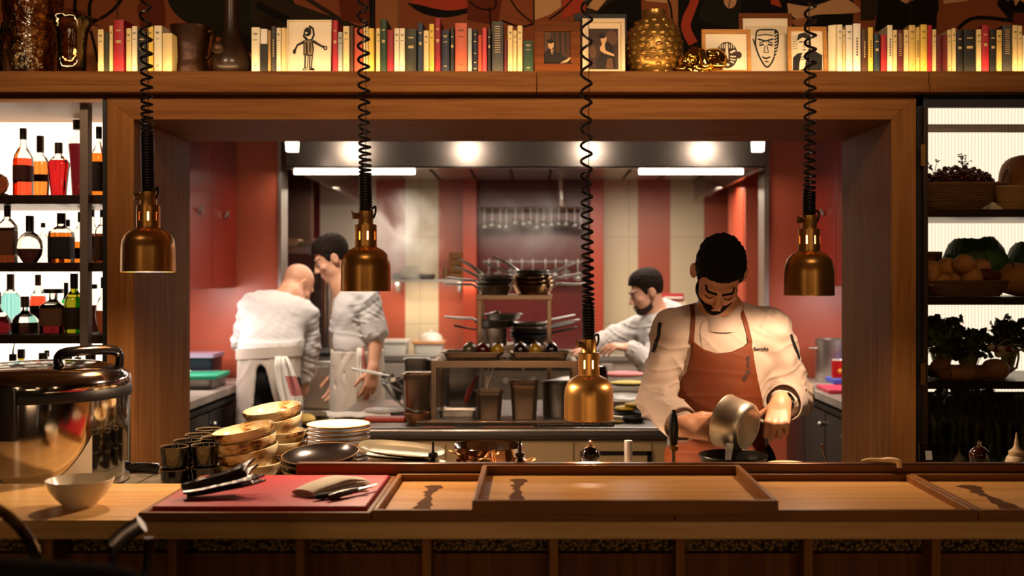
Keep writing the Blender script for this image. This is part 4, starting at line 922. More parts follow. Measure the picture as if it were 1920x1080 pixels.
# squeeze bottles
def squeeze(label, px, d, sc_, m, ncol):
    t = thing('squeeze_bottle', label, 'bottle', (X(px, d), d, WT))
    q = sc_
    MB().lathe([(0, 0), (0.029 * q, 0), (0.031 * q, 0.004), (0.031 * q, 0.085 * q), (0.027 * q, 0.098 * q), (0.020 * q, 0.104 * q), (0, 0.104 * q)], 28).build('bottle_body', m, t, ang=50)
    MB().lathe([(0.022 * q, 0.104 * q), (0.022 * q, 0.114 * q), (0.012 * q, 0.122 * q), (0.007 * q, 0.132 * q), (0.002 * q, 0.168 * q), (0, 0.169 * q)], 24).build('nozzle_cap', ncol, t, ang=50)
    return t
squeeze('brown sauce squeeze bottle beside the copper pans', 977, 3.10, 0.78, mat('sauce_brown', '#8a5638', 0.3), mat('nozzle_clear', '#9c6b4d', 0.3))
squeeze('cream plastic squeeze bottle before the larder glass', 1906, 3.10, 1.0, mat('squeeze_cream', '#d9bd92', 0.45), mat('nozzle_cream', '#cdae80', 0.45))
# pepper mills
def mill(label, px, d, z, col, sc_=1.0):
    t = thing('pepper_mill', label, 'pepper mill', (X(px, d), d, WT), group='dark wooden pepper mills')
    q = sc_; m = mat('mill_' + col[1:], col, 0.12, coat=0.8)
    MB().lathe([(0, 0), (0.026 * q, 0), (0.027 * q, 0.006), (0.022 * q, 0.02), (0.020 * q, 0.045), (0.024 * q, 0.068), (0.026 * q, 0.076), (0.022 * q, 0.078), (0, 0.078)], 28).build('mill_body', m, t, ang=45)
    MB().lathe([(0, 0.0785), (0.024 * q, 0.0785), (0.027 * q, 0.082), (0.029 * q, 0.096), (0.026 * q, 0.108), (0.016 * q, 0.117), (0.009 * q, 0.121), (0, 0.122)], 28).build('mill_head', m, t, ang=45)
    MB().lathe([(0, 0.120), (0.008 * q, 0.121), (0.008 * q, 0.125), (0.005 * q, 0.127), (0.006 * q, 0.134), (0, 0.138)], 16).build('knob', CHROME, t)
    return t
mill('black pepper mill behind the raised tray, below the lowest lamp', 1107, 3.15, 0, '#120b08')
mill('dark brown pepper mill in front of the larder glass', 1836, 3.15, 0, '#2c0f08')
# pourers / probes standing behind the rail
for px, yt, lab in ((812, 828, 'small black stopper with a slim spout by the platters'), (975, 818, 'small black stopper with a slim spout before the brown squeeze bottle')):
    d = 3.02; t = thing('bottle_pourer', lab, 'pourer', (X(px, d), d, WT), group='black pourers behind the rail')
    MB().lathe([(0, 0), (0.02, 0), (0.02, 0.085), (0.010, 0.098), (0.008, 0.106), (0.014, 0.112), (0.014, 0.122), (0.005, 0.126), (0, 0.126)], 20).build('stopper', BLACKG, t, ang=50)
    MB().tube([(0, 0, 0.125), (0, 0, Z(yt, d) - WT)], [0.0038, 0.003], 8).build('spout', DARKM, t)
# upright ladle stand
t = thing('paper_towel_stand', 'steel upright post with a domed base beside the black pepper mill', 'stand', (X(1178, 3.3), 3.3, WT))
MB().lathe([(0, 0), (0.058, 0), (0.056, 0.010), (0.045, 0.022), (0.02, 0.03), (0.0145, 0.033), (0, 0.033)], 32).build('domed_base', CHROME, t, ang=60)
MB().tube([(0, 0, 0.03), (0, 0, Z(826, 3.3) - WT)], 0.0125, 16).build('post', STEEL, t)
# black-handled sharpening tool standing upright
t = thing('bench_knife', 'black-handled tool standing upright before the chef\'s apron', 'kitchen tool', (X(1263, 3.05), 3.05, WT))
zt0 = Z(838, 3.05) - WT; zt1 = Z(768, 3.05) - WT
MB().tube([(0, 0, zt0), (0, 0, zt0 + 0.02), (0, 0, (zt0 + zt1) / 2), (0, 0, zt1 - 0.02), (0.0005, 0, zt1)], [0.009, 0.0125, 0.0145, 0.011, 0.005], 16).build('handle', mat('handle_black', '#0f0b09', 0.35), t)
MB().lathe([(0.0095, zt0 - 0.012), (0.0125, zt0 - 0.008), (0.0125, zt0 + 0.004), (0.0095, zt0 + 0.006)], 16).build('ferrule', BRASSD, t)
MB().box((-0.005, -0.001, 0.0), (0.005, 0.001, zt0)).build('blade', STEELD, t)
t = thing('utensil_pot', 'small steel pot behind the bronze rail holding the black-handled tool', 'pot', (X(1263, 3.05), 3.05, WT))
MB().lathe([(0.018, 0.0), (0.03, 0.0), (0.03, 0.08), (0.028, 0.08), (0.028, 0.004), (0.018, 0.004), (0.018, 0.0)], 24).build('pot_body', STEEL, t, ang=50)
# frying pan, spoon, plates and bone-like rest behind the rail
t = thing('frying_pan', 'wide black frying pan in front of the pouring chef', 'pan', (X(1375, 3.24), 3.24, WT))
k = 3.24 / F
MB().lathe([(0, 0), (44 * k, 0), (50 * k, 4 * k), (63 * k, 48 * k), (64.5 * k, 49 * k), (64 * k, 51 * k), (61 * k, 49.5 * k), (48 * k, 7 * k), (43 * k, 4 * k), (0, 4 * k)], 48).build('pan_body', mat('pan_black', '#0d0b0a', 0.3, 0.3), t, ang=60)
MB().tube([(0.0, 0.095, 0.07), (0.02, 0.16, 0.085), (0.03, 0.20, 0.088)], [0.009, 0.011, 0.012], 10, flat=(1.2, .7)).build('handle', BLACK, t)
FOOD = mat('pale_food', '#e6dcd0', 0.6)
fd = MB(); rnd = random.Random(5)
for i in range(26): fd.ball((-0.045 + rnd.uniform(-.032, .032), rnd.uniform(-.045, .03), 0.024 + rnd.uniform(0, .036)), (rnd.uniform(.007, .014), rnd.uniform(.006, .012), rnd.uniform(.006, .011)), 8)
f_ = fd.build('chopped_food', FOOD, None); f_.location = (X(1375, 3.24), 3.24, WT - 0.006); tag(f_, 'pale chopped food heaped in the black frying pan', 'food', kind='stuff')
t = thing('serving_spoon', 'broad steel spoon handle sticking up out of the frying pan', 'spoon', (X(1362, 3.2), 3.2, WT + 0.016), rot=(-0.1, 0.12, 0))
sp = MB(); sp.rr([(0.012, 0.003, 0.001, 0), (0.014, 0.003, .001, 0.04), (0.024, 0.004, .0015, 0.098), (0.022, 0.004, 0.0015, 0.106)], 4); sp.build('spoon_handle', STEEL, t)
t = thing('small_plate', 'small pale plate edge showing behind the bronze rail', 'plate', (X(1476, 3.1), 3.1, WT + 0.068), rot=(-0.03, 0, 0))
MB().lathe([(0, 0), (0.03, 0), (0.052, 0.006), (0.058, 0.010), (0.057, 0.012), (0.05, 0.009), (0, 0.004)], 36).build('plate_body', mat('pale_butter_glaze', '#eedca6', 0.3, coat=.3), t)
t = thing('steel_insert', 'low steel insert pan under the small pale plate', 'pan', (X(1476, 3.1), 3.1, WT))
MB().rr([(.12, .1, .012, 0), (.13, .11, .012, .064), (.14, .12, .014, .066), (.14, .12, .014, .0675), (.126, .106, .012, .065), (.116, .096, .012, .003)], 5).build('pan_body', STEELD, t, ang=50)
t = thing('thin_spoon', 'thin steel spoon handle leaning up by the portal jamb', 'spoon', (X(1566, 3.2), 3.2, WT), rot=(0, -0.36, 0))
MB().tube([(0, 0, 0), (0, 0, 0.09), (0.003, 0, Z(838, 3.2) - WT + 0.015)], [0.0025, 0.0028, 0.0045], 8, flat=(1, .6)).build('spoon_handle', CHROME, t)
t = thing('bone_knife_rest', 'ivory curved carved horn lying on the bronze rail', 'carving', (X(1650, 2.972), 2.972, Z(869, 2.957) + 0.0005))
sp = spline([(-0.052, 0, 0.004), (-0.03, 0, 0.008), (0.0, 0, 0.006), (0.025, -0.008, 0.008), (0.045, -0.016, 0.004), (0.048, -0.02, -0.012)], 5)
MB().tube(sp, [0.0022 + 0.006 * math.sin(min(1, i / (len(sp) - 1)) * PI * 0.62) for i in range(len(sp))], 10).build('horn', mat('ivory_horn', '#e6c795', 0.4), t)
t = thing('clear_tray', 'clear acrylic guard standing before the larder glass', 'guard', (X(1790, 3.3), 3.3, WT))
MB().rr([(0.22, 0.008, 0.003, 0), (0.22, 0.008, 0.003, 0.105), (0.216, 0.004, .002, 0.108)], 4).build('sheet', thin_glass('acrylic', '#e8e0cc', 1.5), t)
# red reflection along the rail, given as an added strip, not a board
t = thing('cutting_board', 'narrow red strip standing in for a reflection behind the red cutting board', 'cutting board', (X(640, 3.03), 3.0, WT))
MB().box((-0.12, 0, 0), (0.09, 0.022, 0.098)).build('board', mat('terracotta_reflection', '#a4432c', 0.4), t, bev=0.003)
# ================================================================ bottles in the backlit cabinet
def bglass(name, col, rough=0.02):
    return mat('glass_' + name, col, rough, trans=1.0, ior=1.36)
LIQ = dict(clear='#f4efe6', redorange='#d8452a', orange='#e07a30', red='#a01a1c', darkred='#4a0d12', amber='#c06a1e', brown='#4a200e', dark='#1c0a07', blue='#7fc4c8', yellowgreen='#8f8a1a', green='#1f9a3a', olive='#6b6a14', bottlegreen='#2f6a24')
KIND = {   # (radius fraction, height fraction) of body, shoulder and neck
    'tall':  [(.96, 0), (1, .02), (1, .52), (.92, .60), (.60, .68), (.34, .74), (.30, .80), (.30, .97), (.34, .975), (.34, 1.0)],
    'flask': [(.80, 0), (.88, .02), (.98, .30), (1, .46), (.93, .58), (.70, .66), (.36, .70), (.30, .74), (.30, .97), (.32, 1.0)],
    'taper': [(.62, 0), (.66, .02), (.92, .50), (1, .60), (.96, .64), (.60, .72), (.30, .77), (.28, .97), (.30, 1.0)],
    'flare': [(.60, 0), (.64, .02), (.80, .4), (1, .72), (1.02, .76), (.8, .78), (.34, .79), (.30, .86), (.30, 1.0)],
    'square': [(.96, 0), (1, .02), (1, .56), (.96, .62), (.56, .70), (.32, .74), (.30, .97), (.33, 1.0)],
    'round': [(.50, 0), (.56, .02), (.90, .16), (1, .32), (.92, .48), (.62, .60), (.28, .66), (.24, .74), (.24, 1.0)],
    'low':   [(.92, 0), (.97, .02), (1, .22), (.94, .34), (.70, .46), (.36, .54), (.22, .62), (.20, 1.0)],
    'wine':  [(.96, 0), (1, .02), (1, .50), (.92, .58), (.60, .66), (.38, .72), (.34, .78), (.33, 1.0)],
}
def bottle(px0, px1, yt, bz, d, kind, liq, level, capcol, lab, capf=0.16, labcol=None, labr=(.2, .5), sq=None, flat=1.0, spout=False, clearglass='clear', capw=1.25):
    w = X(px1, d) - X(px0, d); R = w / 2; H = Z(yt, d) - bz
    t = thing('bottle', lab, 'bottle', (X((px0 + px1) / 2, d), d, bz + 0.0005), group='bottles in the backlit cabinet')
    pr = [(r * R, z * H) for r, z in KIND[kind]]
    zs = [p[1] for p in pr]; rs = [p[0] for p in pr]
    zl = level * H
    top = 1.0 - capf * 0.5
    rl = float(np.interp(zl, zs, rs))
    kw = dict(sq=sq, flat=flat)
    if level > 0.03:
        body = [(0, 0)] + [p for p in pr if p[1] < zl - 1e-4] + [(rl, zl), (0, zl)]
        MB().lathe(body, 28, **kw).build('liquid', bglass(liq, LIQ[liq]), t, ang=60)
    up = [(0, zl + 0.0004), (rl, zl + 0.0004)] + [p for p in pr if zl + 1e-4 < p[1] < top * H] + [(float(np.interp(top * H, zs, rs)), top * H), (0, top * H)]
    MB().lathe(up, 28, **kw).build('glass_body', bglass(clearglass, LIQ[clearglass]), t, ang=60)
    rn = float(np.interp(0.95 * H, zs, rs)) * capw
    cm = mat('cap_' + capcol[1:], capcol, 0.4)
    MB().lathe([(0, H * (1 - capf)), (rn, H * (1 - capf)), (rn * 1.02, H * (1 - capf * .5)), (rn, H), (0, H)], 18).build('cap', cm, t, ang=50)
    if spout: MB().tube([(0, 0, H), (0.002, 0, H + 0.02), (0.008, 0, H + 0.045)], [0.004, 0.003, 0.002], 8).build('pour_spout', BLACK, t)
    if labcol:
        z0, z1 = labr[0] * H, labr[1] * H; r0 = float(np.interp(z0, zs, rs)) * 1.012; r1 = float(np.interp(z1, zs, rs)) * 1.012
        MB().lathe([(r0, z0), (r1, z1)], 28, **kw).build('label', mat('blabel_' + labcol[1:], labcol, 0.7), t)
    return t
F1, F2 = 4.24, 4.40
A, B, C, D_ = LSH
bottle(27, 60, 241, A, F1, 'tall', 'redorange', .56, '#241510', 'tall bottle of red-orange spirit with a dark label on the top shelf', .16, '#4a1c12', (.24, .46), sq=3)
bottle(58, 93, 255, A, F2, 'flask', 'orange', .60, '#4a2c18', 'rounded flask of orange spirit second from the tall labelled bottle', .26, '#3a1a12', (.30, .40), flat=.6)
bottle(90, 130, 268, A, F1, 'taper', 'red', .68, '#2e1a10', 'broad-shouldered bottle of deep red spirit on the top shelf', .20, None, sq=3.2, flat=.6)
bottle(129, 168, 226, A, F2, 'flare', 'darkred', .70, '#241612', 'flared dark red decanter with a stopper behind the upright', .12, capw=1.9)
bottle(171, 200, 238, A, F1, 'tall', 'amber', .62, '#17110d', 'amber bottle with a dark label between upright and cabinet edge, top shelf', .17, '#2a1a10', (.10, .5), sq=3)
t = thing('decanter', 'dark globe-shaped decanter cut by the frame edge on the top shelf', 'decanter', (X(-2, F1), F1, A + .0005)); MB().lathe([(0, 0), (.02, 0), (.022, .004), (.016, .012), (.03, .03), (.038, .055), (.03, .082), (.012, .095), (0, .096)], 24).build('globe', bglass('brown', LIQ['brown']), t)
MB().ball((.03, -.02, .008), (.02, .01, .0078), 10).build('stopper', BLACK, t)
# second shelf
bottle(-2, 30, 380, B, F1, 'square', 'brown', .52, '#1e120e', 'square brown bottle with a wide buff label on the second shelf', .24, '#6d3f22', (.14, .58), sq=5, flat=.8)
bottle(32, 80, 405, B, F1, 'round', 'dark', .30, '#1a100c', 'round clear flask holding dark spirit on the second shelf', .34, None, flat=.7)
bottle(70, 92, 418, B, F2, 'tall', 'clear', .2, '#17100c', 'clear bottle with a black cap behind the round flask', .12)
bottle(94, 136, 400, B, F1, 'square', 'amber', .60, '#14100d', 'square amber whisky bottle with a black label on the second shelf', .22, '#15110e', (.10, .52), sq=5, flat=.8)
bottle(116, 138, 412, B, F2, 'square', 'brown', .4, '#14100d', 'bottle with a black cap behind the square whisky bottle', .16)
bottle(137, 166, 398, B, F2, 'tall', 'amber', .42, '#14100d', 'amber bottle half hidden by the upright, second shelf', .2, '#5a3820', (.1, .3))
bottle(164, 183, 393, B, F2, 'square', 'brown', .55, '#17110d', 'brown bottle with black cap between upright and frame, second shelf', .14, '#4a2c16', (.05, .5), sq=4)
bottle(180, 204, 394, B, F1, 'square', 'brown', .55, '#17110d', 'brown bottle cut by the cabinet frame, second shelf', .14, '#573418', (.05, .5), sq=4)
# third shelf
bottle(2, 38, 514, C, F2, 'tall', 'blue', .66, '#5a3a22', 'pale blue bottle with a brown neck on the third shelf', .28, None)
bottle(-26, 18, 548, C, F1, 'low', 'darkred', .40, '#2a1a12', 'squat decanter of dark red spirit at the frame edge, third shelf', .3)
bottle(22, 72, 556, C, F1, 'low', 'dark', .28, '#3a2416', 'low round decanter of dark spirit with a brown stopper, third shelf', .3, None, capw=1.5)
bottle(57, 86, 515, C, F2, 'tall', 'redorange', .62, '#7a4a20', 'orange bottle with a brown label behind the low decanter', .2, '#4a2a18', (.05, .44))
bottle(78, 122, 542, C, F1, 'square', 'darkred', .34, '#17110d', 'clear square decanter with a wide black stopper and brown label', .10, '#6a4426', (.16, .56), sq=4.5, flat=.8, capw=2.7)
bottle(114, 134, 530, C, F2, 'wine', 'green', .4, '#17140e', 'green bottle with a dark neck behind the olive bottle', .35, clearglass='green')
bottle(122, 156, 513, C, F1, 'wine', 'olive', .6, '#17110d', 'olive-yellow bottle with a long dark neck and oval label', .26, '#2c2016', (.06, .42), clearglass='yellowgreen')
bottle(164, 188, 533, C, F2, 'low', 'dark', .55, '#2a1710', 'small decanter with a broad brown stopper between upright and frame', .10, None, capw=2.6)
bottle(180, 206, 520, C, F1, 'round', 'brown', .4, '#2a1710', 'round brown flask cut by the cabinet frame, third shelf', .2)
# bottom shelf
for i, (a, b_, yt, dd, kd, lq, cp, cf, lab, sp_) in enumerate([
    (8, 40, 664, F2, 'wine', 'dark', '#120d0a', .20, 'dark bottle with a pour spout on the bottom shelf', True), (24, 56, 655, F2, 'wine', 'yellowgreen', '#35200f', .14, 'yellow-green bottle with a brown cap on the bottom shelf', False),
    (12, 50, 678, F1, 'flask', 'clear', '#3a1c12', .14, 'clear bottle with a red-brown cap nearest the cooker on the bottom shelf', False), (36, 60, 686, F2, 'tall', 'clear', '#1a120e', .12, 'small clear bottle with a black cap beside the red-brown capped one', False),
    (62, 100, 662, F1, 'wine', 'olive', '#1c150c', .22, 'olive wine bottle with a dark capsule on the bottom shelf', False), (76, 100, 657, F2, 'tall', 'clear', '#241710', .10, 'bottle with a dark cap behind the olive wine bottle', False),
    (90, 114, 693, F2, 'tall', 'clear', '#1a120e', .12, 'short bottle with a black cap next to the olive wine bottle', False), (110, 146, 660, F1, 'tall', 'clear', '#5a4020', .18, 'clear bottle with a wooden stopper on the bottom shelf', False),
    (130, 162, 670, F2, 'tall', 'clear', '#2a100c', .16, 'clear bottle with a dark red cap and a pour spout on the bottom shelf', True), (148, 192, 658, F1, 'wine', 'green', '#3a1d12', .16, 'bright green bottle with a brown cap behind the cooker handle', False), (184, 212, 668, F2, 'wine', 'dark', '#17100c', .2, 'dark bottle at the cabinet frame on the bottom shelf', False), (-26, 10, 690, F1, 'flask', 'green', '#1a120e', .1, 'green bottle cut off by the frame edge, bottom shelf', False)]):
    bottle(a, b_, yt, D_, dd, kd, lq, .5, cp, lab, cf, spout=sp_, clearglass=lq if lq in ('green', 'olive', 'yellowgreen', 'dark') else 'clear')

# ================================================================ larder behind the glass door
WICK = mat('wicker', '#7a5530', 0.7, bump=0.6, bscale=60, stretch=(1, 1, 8), var=0.3)
def basket(name, label, px0, px1, yt, bz, d, flat=0.6, handle=True, m=WICK, depthf=.7):
    w = X(px1, d) - X(px0, d); R = w / 2; H = Z(yt, d) - bz
    t = thing(name, label, 'basket', (X((px0 + px1) / 2, d), d, bz + 0.0005), group='larder baskets')
    b = MB(); n = 40
    rows = 9
    for k in range(rows):      # woven courses
        z = H * (k + .75) / (rows + .5); r = R * (0.72 + 0.28 * ((k + .5) / rows) ** 0.7)
        b.tube([(r * math.cos(2 * PI * j / n) * (1 + (.012 if (j + k) % 2 else -.012)), r * flat * math.sin(2 * PI * j / n) * (1 + (.012 if (j + k) % 2 else -.012)), z) for j in range(n)], H / rows * .62, 6, loop=True)
    b.lathe([(0, 0.001), (R * .72, 0.001), (R * .74, 0.006), (0, 0.006)], 32, flat=flat)
    b.build('weave', m, t)
    MB().tube([(R * 1.01 * math.cos(2 * PI * j / n), R * 1.01 * flat * math.sin(2 * PI * j / n), H) for j in range(n)], H * .055 + .002, 8, loop=True).build('rim', m, t)
    if handle:
        for s in (-1, 1):
            MB().tube(spline([(s * R * .98, -.035, H), (s * R * 1.04, -.03, H + .05), (s * R * 1.07, 0, H + .072), (s * R * 1.04, .03, H + .05), (s * R * .98, .035, H)], 5), .0045, 8).build('handle', m, t)
    return t, R, H
bk, Rk, Hk = basket('wicker_basket', 'wicker basket heaped with dark red grapes on the top larder shelf', 1706, 1886, 349, RSH[0], 4.28)
GR = mat('grape_skin', '#4a0d12', 0.2, coat=0.4, sss=0.0)
rnd = random.Random(11); g0 = None; placed = []
bc_ = Vector(bk.location)
tries = 0
while len(placed) < 110 and tries < 9000:
    tries += 1
    a = rnd.uniform(0, 2 * PI); r = Rk * .86 * math.sqrt(rnd.random()); x, y = r * math.cos(a), r * .58 * math.sin(a)
    zz = Hk * .92 + 0.075 * (1 - (r / Rk / .9) ** 2) + rnd.choice((0, 0.01))
    p = Vector((x, y, zz))
    if all((p - q).length > 0.0212 for q in placed): placed.append(p)
for p in placed:
    if g0 is None:
        g0 = MB().ball((0, 0, 0), 0.0102, 14).build('grape', GR, None); tag(g0, 'dark red grape heaped in the wicker basket on the top larder shelf', 'grape', 'grapes in the wicker basket'); o = g0
    else:
        o = g0.copy(); COL.objects.link(o)
    o.location = bc_ + p
bed = MB().lathe([(0, Hk * .3), (Rk * .70, Hk * .3), (Rk * .84, Hk * .80), (Rk * .6, Hk + .035), (0, Hk + .062)], 32, flat=.58).build('grape_bed', mat('grape_dark', '#2a080a', 0.5), bk)
LEAF = mat('leaf_green', '#2f4016', 0.55, var=0.4, vscale=20); LEAFD = mat('leaf_dark', '#1c2a12', 0.55, var=0.4, vscale=20); LEAFP = mat('leaf_pale', '#8f9a4a', 0.55, var=0.35, vscale=14)
def sprig(label, px, d, z, h, n, seed):
    t = thing('herb_sprig', label, 'herb', (X(px, d), d, z), group='sprigs over the grapes'); r = random.Random(seed); st = MB(); lf = MB()
    for k in range(n):
        a = r.uniform(-1.2, 1.2); p1 = Vector((math.sin(a) * h * .5, r.uniform(-.01, .01), h * r.uniform(.5, 1)))
        st.tube([(0, 0, 0), tuple(p1 * .5 + Vector((0, 0, h * .1))), tuple(p1)], .0012, 5)
        for q in range(4):
            c = p1 * r.uniform(.5, 1.05); lf.ball(tuple(c + Vector((r.uniform(-.008, .008), r.uniform(-.006, .006), r.uniform(-.004, .006)))), (.005, .003, .0025), 6, rotM(0, 0, 0))
    st.build('stem', LEAFD, t); lf.build('leaves', LEAFD, t)
sprig('thin dark sprig standing in the grapes by the door hinge', 1752, 4.25, RSH[0] + Hk + .04, .06, 4, 1); sprig('thin dark sprig standing in the middle of the grapes', 1806, 4.25, RSH[0] + Hk + .065, .06, 6, 2)
def lumpy(name, label, cat, px, py, d, r, m, seed, lobes=9, flat=(1, .9, .9), group=None, bz=None):
    """One knobbly vegetable as a single closed skin."""
    rr = random.Random(seed); dirs = [(Vector((rr.gauss(0, 1), rr.gauss(0, 1), rr.gauss(0, 1))).normalized(), rr.uniform(.05, .2)) for _ in range(lobes)]
    b = MB(); n, k = 32, 18; vs = []; rows = []
    for i in range(k + 1):
        th = PI * i / k; row = []
        for j in range(n):
            ph = 2 * PI * j / n; v = Vector((math.sin(th) * math.cos(ph), math.sin(th) * math.sin(ph), math.cos(th)))
            q = 1 + sum(am * max(0, v.dot(dd)) ** 6 for dd, am in dirs)
            row.append((v.x * r * q * flat[0], v.y * r * q * flat[1], v.z * r * q * flat[2]))
        rows.append(row)
    b.rings(rows[::-1], True, True)
    o = b.build(name, m, None, ang=80)
    o.location = P(px, py, d) if bz is None else (X(px, d), d, bz + .0005 - min(q_[2] for q_ in b.v))
    return tag(o, label, cat, group)
ROOT = mat('root_skin', '#8a5a30', 0.75, bump=0.5, bscale=30, var=0.3)
lumpy('celeriac', 'big knobbly tan root vegetable on the top larder shelf beyond the grape basket', 'vegetable', 1916, 316, 4.36, .098, ROOT, 4, 16, (.9, .8, 1.05), bz=RSH[0])
lumpy('celeriac', 'smaller tan root in front of the big knobbly one', 'vegetable', 1925, 360, 4.22, .056, ROOT, 5, 12, bz=RSH[0])
wb, _, _ = basket('wire_basket', 'slanting buff wire basket between grapes and big root', 1868, 1926, 352, RSH[0], 4.18, .5, False, mat('buff_wire', '#b08a58', 0.5))
pap = thing('paper_tag', 'crumpled white paper scrap lying on the top larder shelf', 'paper', (X(1862, 4.14), 4.14, RSH[0] + .0005))
MB().lathe([(0, 0), (.034, 0), (.028, .01), (.016, .02), (.006, .028), (0, .03)], 14, wob=lambda a, z: 1 + .25 * math.sin(a * 5 + z * 90)).build('crumpled_sheet', mat('paper_white', '#e6ddd2', .8), pap, ang=20)
# second larder shelf
CAB = mat('savoy_leaf', '#3a5a1c', 0.6, bump=0.9, bscale=45, var=0.4, vscale=18)
def cabbage(label, px, d, bz, r, seed):
    t = thing('cabbage', label, 'cabbage', (X(px, d), d, bz + r * .9), group='savoy cabbages'); rr = random.Random(seed)
    MB().ball((0, 0, 0), (r * .82, r * .82, r * .78), 24).build('heart', LEAFP, t)
    for k in range(9):
        a = 2 * PI * k / 9 + rr.uniform(-.2, .2); tl_ = rr.uniform(.2, .9); rows = []
        for i in range(9):
            u = -0.9 + 1.75 * i / 8; row = []
            for j in range(9):
                v = (j / 8 - .5) * 1.5 * math.cos((u - .1) * .8); q = r * (.90 + .10 * (k % 3) * .5 + .12 * max(0, u) ** 2 + .02 * math.sin(v * 20 + u * 14))
                row.append(Vector((math.cos(u) * math.cos(v), math.cos(u) * math.sin(v), math.sin(u))) * q)
            rows.append(row)
        M = Matrix.Rotation(a, 4, 'Z') @ Matrix.Rotation(-tl_ * .25, 4, 'Y')
        n = 9; top = [tuple(M @ p) for r_ in rows for p in r_]; bot = [tuple(M @ (p * .965)) for r_ in rows for p in r_]; fs = []
        for i in range(8):
            for j in range(8):
                q = i * 9 + j; fs += [(q, q + 1, q + 10, q + 9), (81 + q, 81 + q + 9, 81 + q + 10, 81 + q + 1)]
        for i in range(8):
            q = i * 9; fs += [(q, q + 9, 81 + q + 9, 81 + q)]; q += 8; fs += [(q, 81 + q, 81 + q + 9, q + 9)]; fs += [(i, 81 + i, 81 + i + 1, i + 1), (72 + i, 72 + i + 1, 153 + i + 1, 153 + i)]
        MB().add(top + bot, fs).build('leaf', CAB, t, ang=70)
    return t
cabbage('big savoy cabbage standing on the second larder shelf', 1828, 4.435, RSH[1], .132, 1)
cabbage('savoy cabbage behind the big one, towards the frame edge', 1944, 4.44, RSH[1], .125, 2)
FEN = mat('buff_root', '#b07a42', 0.6, bump=0.4, bscale=40, var=0.25)
bk2, R2, H2 = basket('shallow_basket', 'wide shallow basket of buff vegetables on the second larder shelf', 1728, 1892, 528, RSH[1], 4.19, .5, True)
for k, (px, dz, r, s, lab) in enumerate([(1760, .05, .036, (1.3, .8, .8), 'buff squash at the hinge end of the shallow basket'), (1792, .062, .044, (1, .9, 1.1), 'round buff onion in the middle of the shallow basket'), (1822, .055, .040, (1.1, .9, 1), 'buff turnip beside the red chicory in the shallow basket'), (1776, .105, .038, (1, 1, 1), 'small buff onion heaped on the others nearest the hinge'), (1808, .115, .040, (1, 1, 1), 'buff onion heaped highest in the shallow basket'), (1840, .105, .036, (1, 1, .9), 'buff onion heaped over the red chicory'), (1748, .085, .034, (1, 1, 1.2), 'upright buff shallot at the hinge end of the shallow basket')]):
    o = lumpy('onion', lab, 'vegetable', px, 500, 4.20 + (.02 if k % 2 else -.03), r, FEN, 20 + k, 6, s, 'buff vegetables in the shallow basket'); o.location.z = RSH[1] + dz + .012
o = lumpy('chicory', 'dark red chicory head lying in the shallow basket', 'vegetable', 1850, 500, 4.18, .034, mat('chicory_red', '#4f1510', .5, var=.4), 31, 8, (1.8, .9, .9)); o.location.z = RSH[1] + .075
t = thing('cling_bowl', 'wide cream bowl on the second larder shelf by the hinge', 'bowl', (X(1736, 4.46), 4.46, RSH[1] + .0005)); MB().lathe([(0, 0), (.03, 0), (.05, .03), (.066, .18), (.064, .182), (.046, .035), (0, .006)], 32).build('bowl_body', mat('buff_bowl', '#c98f4e', .4), t, ang=60)
lumpy('pumpkin', 'buff pumpkin at the frame edge of the second larder shelf', 'vegetable', 1910, 500, 4.20, .075, FEN, 41, 10, (1, .9, .85), bz=RSH[1])
# third larder shelf
bk3, R3, H3 = basket('produce_basket', 'dark basket of leafy and round vegetables on the third larder shelf', 1722, 1900, 690, RSH[2], 4.28, .6, True)
def leafy(name, label, px, d, z, w, h, n, m, seed, group=None):
    t = thing(name, label, 'greens', (X(px, d), d, z), group=group); rr = random.Random(seed)
    st = MB(); lf = MB()
    for k in range(n):
        a = rr.uniform(0, 2 * PI); rad = w * math.sqrt(rr.random()); c = Vector((rad * math.cos(a), rad * .6 * math.sin(a), h * rr.uniform(.35, 1)))
        st.tube([(c.x * .3, c.y * .3, 0), tuple(c * .6 + Vector((0, 0, h * .1))), tuple(c)], .0018, 5)
        M = Matrix.Translation(c) @ Euler((rr.uniform(-.9, .9), rr.uniform(-.9, .9), rr.uniform(0, 6))).to_matrix().to_4x4()
        L, W = rr.uniform(.028, .045), rr.uniform(.014, .022); pts = []
        nu = 7; top = []; 
        for i in range(nu):
            u = i / (nu - 1); ww = W * math.sin(PI * (.08 + .84 * u)) * (1 + .2 * math.sin(u * 20)); zz = .010 * math.sin(u * 3 + k)
            top += [(u * L - L / 2, -ww, zz - .003), (u * L - L / 2, 0, zz + .002), (u * L - L / 2, ww, zz - .003)]
        bot = [(x, y, z_ - .0012) for x, y, z_ in top]; nn = len(top); fs = []
        for i in range(nu - 1):
            for j in range(2):
                q = i * 3 + j; fs += [(q, q + 3, q + 4, q + 1), (nn + q, nn + q + 1, nn + q + 4, nn + q + 3)]
            fs += [(i * 3, nn + i * 3, nn + i * 3 + 3, i * 3 + 3), (i * 3 + 2, i * 3 + 5, nn + i * 3 + 5, nn + i * 3 + 2)]
        lf.add(top + bot, fs, M)
    st.build('stems', LEAFP, t); lf.build('leaves', m, t)
    return t
leafy('watercress_bunch', 'bunch of watercress leaves by the hinge in the dark basket', 1766, 4.26, RSH[2] + .03, .085, .21, 110, LEAF, 1)
leafy('herb_bunch', 'bunch of dark herbs in the middle of the dark basket', 1815, 4.24, RSH[2] + .03, .085, .16, 110, LEAFD, 2)
leafy('dill_bunch', 'feathery dark green bunch near the frame edge over the radishes', 1890, 4.34, RSH[2] + .03, .07, .205, 120, LEAF, 3)
